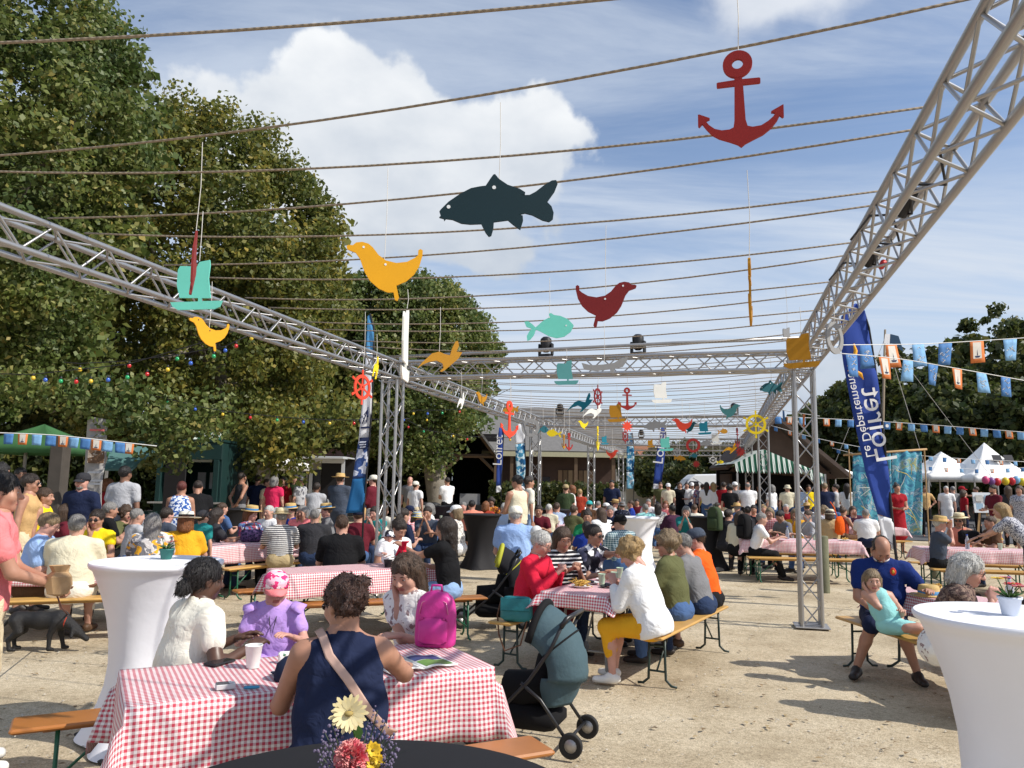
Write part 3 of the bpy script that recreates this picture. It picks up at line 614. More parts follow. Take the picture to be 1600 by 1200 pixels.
    for s, px, py, D, size, col, yaw, ytop, lb in ln:
        p = P(px, py, D); rt = empty('hanging_cutout', p, -math.atan2(p.x, p.y)+R(yaw), lb, 'hanging ornament', 'painted cut-outs hanging from the ropes')
        m = mat('paint_'+col, lin(C[col]), rough=.6, var=.10, vscale=5, spec=.3)
        mb = MB(); S = size; hole = None
        if s in ('wheel',):
            mb.ring(S*.36, S*.27, th); mb.ring(S*.10, S*.035, th+.002, 16)
            for k in range(6):
                a = math.pi/6+math.pi*k/3; M4 = Matrix.Rotation(a, 4, 'Y')
                mb.prism([(S*.08, -S*.022), (S*.30, -S*.022), (S*.30, S*.022), (S*.08, S*.022)], th-.003, M4)
                mb.prism([(S*.35, -S*.02), (S*.42, -S*.03), (S*.5, -S*.035), (S*.5, S*.035), (S*.42, S*.03), (S*.35, S*.02)], th-.003, M4)
            zt = S*.45
        elif s == 'ring':
            mb.ring(S*.5, S*.32, th); zt = S*.5
            for k in range(4):
                a = math.pi/4+math.pi*k/2; mb.prism([(S*.33, -S*.05), (S*.49, -S*.05), (S*.49, S*.05), (S*.33, S*.05)], th+.004, Matrix.Rotation(a, 4, 'Y'))
        else:
            for pl in SHP[s]: mb.prism([(x*S, z*S) for x, z in pl], th)
            zt = {'anchor': .48, 'carp': .16, 'seal': .08, 'fish': .26, 'boat': .5, 'bird': .06, 'barge': .03, 'sail': .48, 'crab': .27}[s]*S
            if s == 'anchor': mb.ring(S*.14, S*.053, th+.002, 28, Matrix.Translation((-.009*S, 0, .349*S)))
        mb.build('board', m, rt)
        if s in ('carp', 'seal', 'fish') and D < 12:
            ex, ez = {'carp': (-.4225, -.021), 'seal': (-.277, .30), 'fish': (.343, .03)}[s]
            eye = mat('pale_hole', (.75, .78, .8), rough=.6) if s != 'seal' or D < 5.3 else mat('dark_hole', (.05, .04, .03))
            e = MB(); e.lathe([(S*.016, -.0075), (S*.016, .0075)], 14); me = e.mesh('eye', eye); q = put('eye', me, rt, loc=(ex*S, 0, ez*S)); q.rotation_euler = (math.pi/2, 0, 0)
            hx, hz = {'carp': (-.041, .16), 'seal': (.0158, .083), 'fish': (.0, .2)}[s]
            q = put('hanging_hole', me, rt, loc=(hx*S, 0, hz*S)); q.rotation_euler = (math.pi/2, 0, 0); zt = hz*S+.005
        tp = P(px, ytop, D).z-p.z; MB().tube([(0, 0, zt), (.004, -.008, (zt+tp)*.5), (0, 0, tp)], .0016+.00012*D, 5).build('string', white, rt)
ornaments()
# ------------------------------------------------------------------ bunting and bulb strings
def bunting():
    cols = [mat('flag_blue', lin((72, 118, 172)), .8, .45, 14), mat('flag_orange', lin((205, 118, 62)), .8, .25, 10), mat('flag_pale_blue', lin((120, 165, 205)), .8, .35, 16)]
    pale = mat('flag_picture', lin((205, 200, 190)), .8, .2); cord = mat('white_cord', (.72, .72, .7), .8)
    navy = mat('flag_mark', lin((40, 50, 80)), .8)
    lines = [([(1290, 541, 9.5), (1320, 539, 10), (1450, 537, 11), (1600, 528, 11.5), (1660, 524, 11.6)], [1352, 1392, 1434, 1477, 1526, 1578], .33, 'top bunting line of printed flags at the right'),
      ([(1310, 552, 9.8), (1400, 560, 10.4), (1480, 573, 11), (1620, 598, 12)], [1330, 1381, 1419, 1458, 1495, 1533, 1571], .30, 'second bunting line of printed flags, sloping down to the right edge'),
      ([(1205, 650, 22), (1400, 660, 22), (1610, 676, 21)], list(range(1215, 1610, 19)), .24, 'bunting line running right behind the first right tower'),
      ([(1205, 665, 27), (1300, 690, 26), (1440, 712, 26), (1612, 722, 26)], list(range(1212, 1600, 22)), .17, 'lowest long bunting line sagging before the dark wood'),
      ([(1300, 700, 30), (1400, 723, 29), (1520, 733, 29), (1610, 730, 29)], list(range(1310, 1600, 24)), .17, 'bunting line sagging before the white tents'),
      ([(-10, 676, 12.5), (85, 680, 12.6), (180, 690, 12.8), (245, 697, 13)], [14, 36, 58, 80, 99, 116, 134, 151, 169, 188, 202], .20, 'bunting line along the green tent at the left'),
      ([(1280, 650, 14), (1220, 640, 18), (1180, 625, 22)], [1272, 1256, 1240, 1224, 1208], .3, 'bunting flags left of the first right tower')]
    for ci, (path, xs, size, lb) in enumerate(lines):
        pts = [P(*q) for q in path]; rt = empty('bunting', pts[0], 0, lb, 'bunting', 'lines of bunting')
        # smooth the cord through the points
        fine = []
        for i in range(len(pts)-1):
            p0, p1, p2, p3 = pts[max(i-1, 0)], pts[i], pts[i+1], pts[min(i+2, len(pts)-1)]
            for k in range(6):
                t = k/6; fine.append(.5*((2*p1)+(p2-p0)*t+(2*p0-5*p1+4*p2-p3)*t*t+(3*p1-p0-3*p2+p3)*t**3))
        fine.append(pts[-1]); MB().tube([p-pts[0] for p in fine], .006 if ci < 2 else .008, 5).build('cord', cord, rt, True)
        pxs = []
        inv = CAMR.transposed()
        for p in fine: v = inv @ (p-Vector((0, 0, CAMH))); pxs.append(800+FPX*v.x/-v.z)
        rd = random.Random(ci)
        for n, x in enumerate(xs):
            j = next((i for i in range(len(pxs)-1) if min(pxs[i], pxs[i+1]) <= x <= max(pxs[i], pxs[i+1])), None)
            if j is None: continue
            t = (x-pxs[j])/(pxs[j+1]-pxs[j]); p = fine[j].lerp(fine[j+1], t); d = (fine[j+1]-fine[j]); d.normalize()
            wd, ht = size*.78, size*(1.0 if ci < 2 else .9); tw = rd.uniform(-.35, .35); sw = rd.uniform(-.3, .3)
            nrm = Vector((d.y, -d.x, 0)).normalized()
            g = MB(); rows, cs2 = 5, 4; g.v = []
            for r_ in range(rows):
                for c_ in range(cs2):
                    u, v = c_/(cs2-1)-.5, r_/(rows-1)
                    q = p-pts[0]+d*(u*wd*(1-.06*v))+UP*(-v*ht)+nrm*((math.sin(u*4+n)*.03+sw*.25+tw*u*.6)*v*ht)+d*(sw*.2*v*ht)
                    g.v.append(tuple(q))
            for r_ in range(rows-1):
                for c_ in range(cs2-1): a = r_*cs2+c_; g.f.append((a, a+1, a+1+cs2, a+cs2)); g.mi.append(0)
            m = cols[n % 3]
            fl = g.build('flag', m, rt, True, False)
            sd = fl.modifiers.new('thick', 'SOLIDIFY'); sd.thickness = .002
            if m is cols[1] or ci < 2:      # printed panel on the orange flags, swirls on the blue ones
                h = MB(); n3 = nrm*(-.004 if nrm.y > 0 else .004); A = [Vector(q) for q in g.v]
                def S(u, v):
                    uu = u*(cs2-1); vv = v*(rows-1); i = min(int(uu), cs2-2); k = min(int(vv), rows-2); fu, fv = uu-i, vv-k
                    return A[k*cs2+i].lerp(A[k*cs2+i+1], fu).lerp(A[(k+1)*cs2+i].lerp(A[(k+1)*cs2+i+1], fu), fv)+n3
                if m is cols[1]:
                    us = [.2, .4, .6, .8]; vs = [.06, .3, .55, .8]; h.v = [tuple(S(u, v)) for v in vs for u in us]
                    for r_ in range(3):
                        for c_ in range(3): a = r_*4+c_; h.f.append((a, a+1, a+5, a+4)); h.mi.append(0)
                    h.build('printed_panel', pale, fl, True, False)
                    b = MB(); b.v = [tuple(S(u, v)+n3) for u, v in ((.3, .68), (.72, .68), (.62, .76), (.38, .76), (.5, .35), (.53, .66), (.47, .66))]; b.f = [(0, 1, 2, 3), (4, 5, 6)]; b.mi = [0, 0]; b.build('printed_boat', navy, fl, False, False)
                elif ci < 2:
                    b = MB()
                    for k in range(7):
                        u0, v0 = rd.uniform(.1, .7), rd.uniform(.1, .85); pp = [S(min(.97, max(.03, u0+.09*t)), min(.97, max(.03, v0+.05*math.sin(t*1.7+k)))) for t in range(4)]; b.tube(pp, .004, 4)
                    b.build('printed_swirls', pale, fl)
bunting()
def bulbs():
    cs = {'r': mat('bulb_red', (.55, .02, .02), .15, 0, spec=.6), 'b': mat('bulb_blue', (.04, .12, .5), .15, 0, spec=.6), 'g': mat('bulb_green', (.02, .35, .12), .15, 0, spec=.6), 'y': mat('bulb_yellow', (.7, .5, .04), .15, 0, spec=.6)}
    blk = mat('black_plastic'); names = {'r': 'red', 'b': 'blue', 'g': 'green', 'y': 'yellow'}
    ls = [([(-10, 588), (50, 589), (200, 573), (330, 535), (420, 500)], 10.5, [(52, 590, 'y'), (71, 593, 'b'), (95, 595, 'g'), (119, 596, 'r'), (142, 595, 'y'), (169, 593, 'b'), (199, 589, 'g'), (230, 584, 'r'), (262, 577, 'y'), (298, 567, 'b'), (334, 556, 'g')], 'upper string of coloured bulbs sloping up before the nearest linden'),
      ([(100, 570), (125, 572), (202, 568), (277, 558), (352, 545), (395, 525)], 11, [(125, 577, 'y'), (202, 571, 'r'), (277, 560, 'g'), (352, 547, 'b'), (369, 540, 'r'), (393, 528, 'y')], 'string of coloured bulbs behind the yellow seal'),
      ([(160, 605), (262, 627), (305, 638), (348, 646), (391, 651), (433, 655), (474, 658), (515, 660), (553, 660), (640, 658)], 14, [(262, 628, 'g'), (305, 639, 'b'), (348, 647, 'y'), (391, 652, 'r'), (433, 656, 'g'), (474, 659, 'b'), (515, 661, 'y'), (553, 661, 'r')], 'lower string of coloured bulbs before the second linden'),
      ([(628, 655), (645, 645), (668, 645), (690, 645), (720, 643), (760, 630), (800, 610)], 17, [(646, 646, 'y'), (668, 646, 'b'), (691, 645, 'g'), (718, 643, 'r'), (748, 637, 'y'), (772, 639, 'b')], 'string of coloured bulbs right of the first left tower'),
      ([(575, 630), (600, 640), (630, 657), (665, 676), (730, 686), (800, 688)], 19, [(631, 656, 'b'), (638, 667, 'r'), (662, 674, 'g'), (667, 656, 'y'), (708, 681, 'y'), (730, 686, 'r'), (797, 687, 'y')], 'string of bulbs sagging before the rounded tree')]
    for path, D, bl, lb in ls:
        rt = empty('bulb_string', P(*path[0], D), 0, lb, 'string lights', 'strings of coloured bulbs'); o = P(*path[0], D)
        MB().tube([P(x, y-4, D)-o for x, y in path], .007, 5).build('cable', blk, rt, True)
        for x, y, c in bl:
            p = P(x, y, D)-o; mb = MB(); mb.lathe([(.006, -.036), (.022, -.028), (.029, -.008), (.024, .012), (.014, .022)], 10, p); q = mb.build('bulb', cs[c], rt, True)
            MB().lathe([(.014, .022), (.016, .03), (.016, .055), (.006, .06)], 8, p).build('socket', blk, q, True)
bulbs()
# ------------------------------------------------------------------ lettering
def letters(name, txt, size, M4, m, parent, mirror=False, align='LEFT'):
    cu = bpy.data.curves.new(name, 'FONT'); cu.body = txt; cu.size = size; cu.align_x = align; cu.extrude = .001; cu.resolution_u = 3
    tmp = bpy.data.objects.new(name, cu); me = bpy.data.meshes.new_from_object(tmp); bpy.data.objects.remove(tmp)
    me.materials.clear(); me.materials.append(m); me.name = name
    if mirror: me.transform(Matrix.Diagonal((1, -1, 1, 1)))
    me.transform(M4); return put(name, me, parent)
def frame4(o, x, y):
    x = Vector(x).normalized(); y = Vector(y); y = (y-x*y.dot(x)).normalized(); z = x.cross(y)
    return Matrix(((x.x, y.x, z.x, o[0]), (x.y, y.y, z.y, o[1]), (x.z, y.z, z.z, o[2]), (0, 0, 0, 1)))
# ------------------------------------------------------------------ feather flags
def strip(pa, pb, n, o, wave=0., nrm=Vector((0, -1, 0))):
    """cloth between two polylines, resampled to n rows; wave ripples it out of plane"""
    def rs(p):
        d = [0]
        for i in range(1, len(p)): d.append(d[-1]+(p[i]-p[i-1]).length)
        out = []
        for k in range(n+1):
            t = d[-1]*k/n; i = max(j for j in range(len(d)) if d[j] <= t+1e-9); i = min(i, len(p)-2)
            out.append(p[i].lerp(p[i+1], (t-d[i])/max(1e-9, d[i+1]-d[i])))
        return out
    A, B = rs(pa), rs(pb); mb = MB(); m = 5
    for k in range(n+1):
        for j in range(m+1):
            u = j/m; mb.v.append(tuple(A[k].lerp(B[k], u)-o+nrm*(wave*math.sin(u*5+k*.7)*u)))
    for k in range(n):
        for j in range(m): a = k*(m+1)+j; mb.f.append((a, a+1, a+m+2, a+m+1)); mb.mi.append(0)
    return mb
def solid(o, t=.004): q = o.modifiers.new('thick', 'SOLIDIFY'); q.thickness = t; q.offset = 0; return o
def flags():
    navy = fabric('flag_navy', (48, 72, 148)); wht = fabric('flag_white', (225, 226, 230)); yel = fabric('flag_yellow', (240, 175, 60)); pole = mat('black_pole', (.015, .015, .018), .5)
    lt = mat('print_white', (.8, .8, .8), .8)
    D = 11.5; o = P(1405, 950, D)
    pp = [P(x, y, D) for x, y in ((1410, 948), (1399, 860), (1388, 750), (1377, 650), (1367, 570), (1358, 512), (1350, 486), (1342, 474))]
    rt = empty('feather_flag', o, 0, 'tall navy feather flag with white lettering seen reversed, behind the navy polo man', 'flag', 'feather flags')
    MB().tube([p-o for p in pp], [.024, .022, .02, .018, .016, .014, .012, .010], 8).build('pole', pole, rt, True)
    right = pp[2:]; left = [P(x, y, D) for x, y in ((1354, 745), (1333, 650), (1318, 570), (1311, 520), (1314, 495), (1336, 474))]
    r2 = [pp[1]+(pp[2]-pp[1])*.45]+right; l2 = [P(1371, 803, D)]+left
    solid(strip(l2, r2, 22, o, .04).build('flag_cloth', navy, rt, True, False))
    solid(strip([P(1381, 852, D), P(1371, 804, D)], [pp[1], pp[1]+(pp[2]-pp[1])*.44], 6, o, .03).build('flag_foot', wht, rt, True, False))
    d = (P(1352, 600, D)-P(1378, 720, D)); up = P(1390, 700, D)-P(1362, 704, D)
    fw = Vector((0, -.07, 0))
    letters('lettering', 'Loiret', .46, frame4(P(1367, 725, D)-o+fw, d, -up), lt, rt, mirror=True)
    letters('lettering', 'Le Département', .19, frame4(P(1351, 716, D)-o+fw, P(1328, 600, D)-P(1355, 720, D), -up), lt, rt, mirror=True)
    for arc in (((1334, 537), (1337, 548), (1335, 560), (1324, 572)), ((1325, 579), (1336, 580), (1345, 585), (1349, 593))):
        MB().tube([P(x, y, D-.06)-o for x, y in arc], [.012, .03, .03, .006], 6).build('emblem_arc', yel, rt, True)
    # white and blue flag left of the first left tower
    def feather(label, D, pole_px, left_px, secs, cols, words=None, bend=.03):
        pp = [P(x, y, D) for x, y in pole_px]; ll = [P(x, y, D) for x, y in left_px]; o = pp[0]
        rt = empty('feather_flag', o, 0, label, 'flag', 'feather flags'); b = pp[0].copy(); b.z = 0
        MB().tube([b-o]+[p-o for p in pp], .016, 6).build('pole', pole, rt, True)
        def at(poly, t):
            L = [0]
            for i in range(1, len(poly)): L.append(L[-1]+(poly[i]-poly[i-1]).length)
            x = t*L[-1]; i = min(max(j for j in range(len(L)) if L[j] <= x+1e-9), len(poly)-2); return poly[i].lerp(poly[i+1], (x-L[i])/(L[i+1]-L[i]))
        for (t0, t1), c in zip(secs, cols):
            n = 7; solid(strip([at(ll, t0+(t1-t0)*k/n) for k in range(n+1)], [at(pp, t0+(t1-t0)*k/n) for k in range(n+1)], 10, o, bend).build('flag_cloth', c, rt, True, False))
        if words:
            for tx, s, t, u in words:
                p = at(ll, t).lerp(at(pp, t), u); q = at(ll, t+.15).lerp(at(pp, t+.15), u); letters('lettering', tx, s, frame4(p-o+Vector((0, -.05, 0)), q-p, Vector((-1, 0, 0))), lt, rt)
        return rt, o
    blue = fabric('flag_blue_river', (40, 100, 150)); bl2 = pattern('flag_water', 'noise', [(190, 215, 225), (70, 140, 175), (40, 95, 140)], 6, .5); sky_ = fabric('flag_sky', (85, 150, 200))
    rt, o = feather('narrow white and blue feather flag with drawn boat, left of the first left tower', 13.0, [(568, 800), (573, 740), (580, 650), (584, 560), (584, 510), (578, 490)], [(540, 802), (549, 760), (560, 690), (568, 610), (572, 545), (574, 495)],
        [(0, .17), (.17, .36), (.36, .79), (.79, 1)], [blue, pattern('flag_mix', 'noise', [(200, 205, 220), (60, 85, 140)], 5, .52), wht, sky_], bend=.02)
    dk = mat('print_navy', lin((35, 45, 80)), .8)
    for y0, y1, w_ in ((684, 690, 1), (692, 694, 1), (696, 698, 1), (700, 702, 1), (667, 670, .8)):
        t = (690-y0)/200; xl, xr = 560+(690-y0)*.1, 577+(690-y0)*.06
        A, B, C_, E_ = (P(x, y, 12.93)-o for x, y in ((xl+1, y0), (xr-1, y0-1), (xr-1, y1-1), (xl+1, y1))); MB().add([A, B, C_, E_], [(0, 1, 2, 3)]).build('printed_stripe', dk, rt, fixn=False)
    MB().tube([P(x, y, 12.92)-o for x, y in ((563, 662), (562, 655), (566, 650), (569, 656), (566, 662), (575, 640), (569, 648), (575, 652), (575, 636), (573, 660))], .01, 5).build('printed_boat', dk, rt)
    nv2 = fabric('flag_navy_far', (52, 76, 150))
    feather('navy feather flag with white lettering in front of the hall porch', 31, [(783, 768), (785, 720), (787, 680), (786, 668)], [(775, 770), (776, 720), (778, 680), (780, 668)], [(0, .1), (.1, 1)], [wht, nv2], [('Loiret', .50, .40, .85)])
    feather('white and water-blue feather flag before the hall roof', 30, [(820, 768), (821, 720), (820, 675), (816, 660)], [(808, 768), (806, 720), (804, 680), (808, 664)], [(0, .08), (.08, .7), (.7, 1)], [wht, bl2, wht])
    feather('water-blue feather flag beside the third left tower', 34, [(990, 764), (991, 720), (990, 690), (988, 676)], [(979, 764), (979, 720), (979, 690), (981, 678)], [(0, .3), (.3, 1)], [pattern('flag_pale', 'noise', [(215, 225, 230), (120, 175, 200)], 6, .55), bl2])
    feather('far navy feather flag with white lettering left of the van', 33, [(1033, 764), (1038, 715), (1041, 680), (1040, 665)], [(1020, 764), (1025, 715), (1030, 680), (1034, 665)], [(0, .08), (.08, 1)], [wht, nv2], [('Loiret', .62, .38, .85)])
    # mast with limp pennant
    mst = P(1374, 820, 30); tp = P(1383, 515, 30); rt = empty('mast', (mst.x, 30, 0), 0, 'thin wooden mast with limp dark flag above the bunting', 'mast')
    b = Vector((mst.x, 30, 0)); MB().tube([(0, 0, 0), tp-b], [.09, .04], 8).build('pole', mat('grey_wood', (.22, .18, .13), .9, .3), rt, True)
    A = [P(x, y, 30)-b for x, y in ((1383, 522), (1392, 522), (1404, 525), (1409, 540), (1412, 550), (1406, 546), (1400, 538), (1392, 537), (1381, 537))]
    MB().add(A, [tuple(range(9))]).build('pennant', fabric('pennant', (50, 75, 100)), rt, fixn=False)
    A = [P(x, y, 29.9)-b for x, y in ((1383, 522), (1391, 522), (1390, 537), (1381, 537))]; MB().add(A, [(0, 1, 2, 3)]).build('pennant_panel', wht, rt, fixn=False)
    for e in ((1560, 760), (1455, 760), (1290, 760)):
        q = P(e[0], e[1], 34)-b; MB().tube([tp-b-Vector((0, 0, .3)), q], .012, 4).build('stay', mat('white_cord'), rt)
flags()
# ------------------------------------------------------------------ buildings, tents, vans
def wparent(o, root): o.matrix_parent_inverse = root.matrix_basis.inverted(); return o
def quad(name, pts, m, root, th=0.):
    me = MB().add(pts, [tuple(range(len(pts)))]).mesh(name, m, fixn=False); o = wparent(put(name, me, root), root)
    if th: solid(o, th)
    return o
def wbox(name, a, b, m, root, bev=0.):
    a, b = Vector(a), Vector(b); o = MB().box((a+b)/2, [abs(x) for x in (b-a)], None, bev).build(name, m, root); return wparent(o, root)
def hall():
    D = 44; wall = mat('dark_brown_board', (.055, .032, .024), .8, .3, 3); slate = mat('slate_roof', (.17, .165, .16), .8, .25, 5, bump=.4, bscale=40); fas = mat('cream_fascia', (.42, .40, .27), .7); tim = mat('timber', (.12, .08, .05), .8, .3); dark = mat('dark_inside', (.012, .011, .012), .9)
    x0, x1 = P(770, 700, D).x, P(962, 700, D).x; ze = 3.6; rt = empty('hall', ((x0+x1)/2, D, 0), 0, 'long low dark brown hall with grey slate roof and pale eave', 'building'); rt.matrix_basis = Matrix.Translation(((x0+x1)/2, D, 0))
    wbox('wall', (x0, D, 0), (x1, D+9, ze-.1), wall, rt)
    rl, rr_ = P(800, 640, D+5).x, P(925, 640, D+5).x; zr = P(860, 640, D+5).z
    quad('roof', [(x0-.6, D-.9, ze), (x1+.6, D-.9, ze), (rr_+1.5, D+4.5, zr), (rl-2, D+4.5, zr)], slate, rt, .12)
    quad('roof', [(x1+.6, D-.9, ze), (x1+.6, D+10, ze), (rr_+1.5, D+4.5, zr)], slate, rt, .1)
    wbox('fascia', (x0-.6, D-1.0, ze-.28), (x1+.6, D-.9, ze-.02), fas, rt)
    for i, px in enumerate((800, 845, 900, 958)): wbox('post', (P(px, 700, D-.8).x-.09, D-.85, 0), (P(px, 700, D-.8).x+.09, D-.67, ze-.28), tim, rt)
    for i in range(7):
        x = P(872+i*8, 740, D).x; wbox('door_board', (x, D-.06-.01*(i % 2), .1), (x+.24, D, 2.6), mat('pale_board%d' % (i % 3), [(.20, .13, .08), (.15, .10, .06), (.25, .18, .11)][i % 3], .8, .2), rt)
    for px in (815, 840): x = P(px, 740, D).x; wbox('window', (x, D-.05, 1.0), (x+.7, D, 2.2), mat('dark_glass', (.02, .02, .025), .15, .1), rt)
    # gabled porch used as a stage
    D2 = 39; a, b, c = P(693, 712, D2), P(776, 716, D2), P(733, 672, D2); pr = empty('stage_porch', (c.x, D2, 0), 0, 'open timber gable porch with black stage beside the rounded tree', 'porch'); pr.matrix_basis = Matrix.Translation((c.x, D2, 0))
    a.z = b.z = 3.2; c.z = 5.0
    for q, r_ in ((a, 'l'), (b, 'r')):
        MBx = MB().tube([q+Vector((0, 0, -.1)), c], .12, 4); wparent(MBx.build('rafter', tim, pr), pr)
        wbox('post', (q.x-.12, D2-.1, 0), (q.x+.12, D2+.14, 3.2), tim, pr); k = .45 if r_ == 'l' else -.45
        wparent(MB().tube([(q.x, D2, 2.3), (q.x+k*2, D2, 3.15)], .08, 4).build('brace', tim, pr), pr)
        quad('roof_slope', [(q.x*1.0+(q.x-c.x)*.15, D2-.5, q.z-.25), (c.x, D2-.5, c.z+.08), (c.x, D2+6, c.z+.08), (q.x+(q.x-c.x)*.15, D2+6, q.z-.25)], slate, pr, .1)
    wparent(MB().tube([(a.x, D2, 3.15), (b.x, D2, 3.15)], .1, 4).build('tie_beam', tim, pr), pr)
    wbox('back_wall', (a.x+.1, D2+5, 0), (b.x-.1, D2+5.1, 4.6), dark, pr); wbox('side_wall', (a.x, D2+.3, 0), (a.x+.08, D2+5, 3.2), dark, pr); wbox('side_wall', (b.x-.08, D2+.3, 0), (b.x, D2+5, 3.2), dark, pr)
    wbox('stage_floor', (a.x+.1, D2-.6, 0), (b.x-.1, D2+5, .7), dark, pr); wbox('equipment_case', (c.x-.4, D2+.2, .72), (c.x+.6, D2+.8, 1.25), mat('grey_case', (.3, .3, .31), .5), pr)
    # hedge in front of the hall
    n = 7000; rnd = np.random.default_rng(5); hx0, hx1 = P(765, 750, 34).x, P(965, 750, 34).x
    pts = np.stack([rnd.uniform(hx0, hx1, n), rnd.uniform(33.4, 34.4, n), rnd.uniform(.5, 1.75, n)+.18*np.sin(rnd.uniform(hx0, hx1, n)*3)], 1)
    nr = rnd.normal(size=(n, 3)); nr /= np.linalg.norm(nr, axis=1)[:, None]; V, F = leaf_cloud(pts, nr, .16, rnd)
    h = empty('hedge', ((hx0+hx1)/2, 34, 0), 0, 'low clipped hedge in a grey trough before the hall', 'hedge'); h.matrix_basis = Matrix.Translation(((hx0+hx1)/2, 34, 0))
    wparent(put('foliage', npmesh('foliage', V, F, WOOD_L, False), h, kind='stuff'), h); wbox('trough', (hx0, 33.3, 0), (hx1, 34.5, .62), mat('concrete', (.33, .32, .3), .9, .2), h, .03)
    # houses farther back
    def house(label, px0, px1, pe, pr_, D, wc, rc):
        x0, x1 = P(px0, pe, D).x, P(px1, pe, D).x; ze = P(px0, pe, D).z; zr = P(px0, pr_, D).z; r = empty('house', ((x0+x1)/2, D, 0), 0, label, 'house', 'houses in the distance'); r.matrix_basis = Matrix.Translation(((x0+x1)/2, D, 0))
        wbox('wall', (x0, D, 0), (x1, D+7, ze), wc, r); quad('roof', [(x0-.4, D-.4, ze-.1), (x1+.4, D-.4, ze-.1), (x1+.4, D+3.5, zr), (x0-.4, D+3.5, zr)], rc, r, .15)
        quad('roof', [(x1+.4, D+7.4, ze-.1), (x0-.4, D+7.4, ze-.1), (x0-.4, D+3.5, zr), (x1+.4, D+3.5, zr)], rc, r, .15)
        for t in (.25, .7):
            x = x0+(x1-x0)*t; wn = wbox('window', (x-.45, D-.04, ze*.45), (x+.45, D+.02, ze*.8), mat('dark_glass'), r); f = MB().box((x, D-.05, ze*.43), (1.1, .08, .08)).build('sill', mat('white_trim', (.7, .7, .68), .7), wn); wparent(f, r)
    cream = mat('cream_render', (.5, .46, .38), .85, .15); tile = mat('terracotta', (.33, .13, .065), .8, .35, 9)
    house('pale rendered house with tiled roof left of the far navy flag', 978, 1026, 715, 694, 70, cream, tile)
    house('house with terracotta roof behind the hall', 872, 925, 704, 672, 60, cream, tile)
    house('house with orange tiled roof beyond the catering van at left', 470, 545, 716, 690, 40, cream, tile)
hall()
def pyramid_tent(label, px, pw, py_apex, py_eave, D, m, group, frill=.28, legm=None, z_e=None):
    x = P(px, py_eave, D).x; hw = pw/2*D/FPX; ze = z_e or P(px, py_eave, D).z; za = P(px, py_apex, D+hw).z
    rt = empty('gazebo', (x, D+hw, 0), 0, label, 'tent', group); n = 8; mb = MB()
    for side in range(4):
        rot = Matrix.Rotation(side*math.pi/2, 3, 'Z'); vs = []; fs = []
        for j in range(n+1):
            t = j/n; w_ = hw*(1-t); zz = ze+(za-ze)*(t**1.35)
            for k in range(n+1): u = -1+2*k/n; vs.append(rot @ Vector((u*w_, -w_, zz-.05*(1-t)*t*4*(1-u*u))))
        for j in range(n):
            for k in range(n): a = j*(n+1)+k; fs.append((a, a+1, a+n+2, a+n+1))
        mb.add(vs, fs)
    solid(mb.build('canopy', m, rt, True, False), .006)
    for side in range(4):
        rot = Matrix.Rotation(side*math.pi/2, 3, 'Z'); fb = MB(); vs = []
        for k in range(17): u = -1+k/8; vs += [rot @ Vector((u*hw, -hw-.004, ze+.01)), rot @ Vector((u*hw, -hw-.02+.012*math.sin(k*1.9), ze-frill))]
        solid(fb.add(vs, [(2*k, 2*k+2, 2*k+3, 2*k+1) for k in range(16)]).build('valance', m, rt, True, False), .005)
    for sx in (-1, 1):
        for sy in (-1, 1): MB().box((sx*(hw-.04), sy*(hw-.04), ze/2), (.05, .05, ze)).build('leg', legm or ALUD, rt)
    return rt
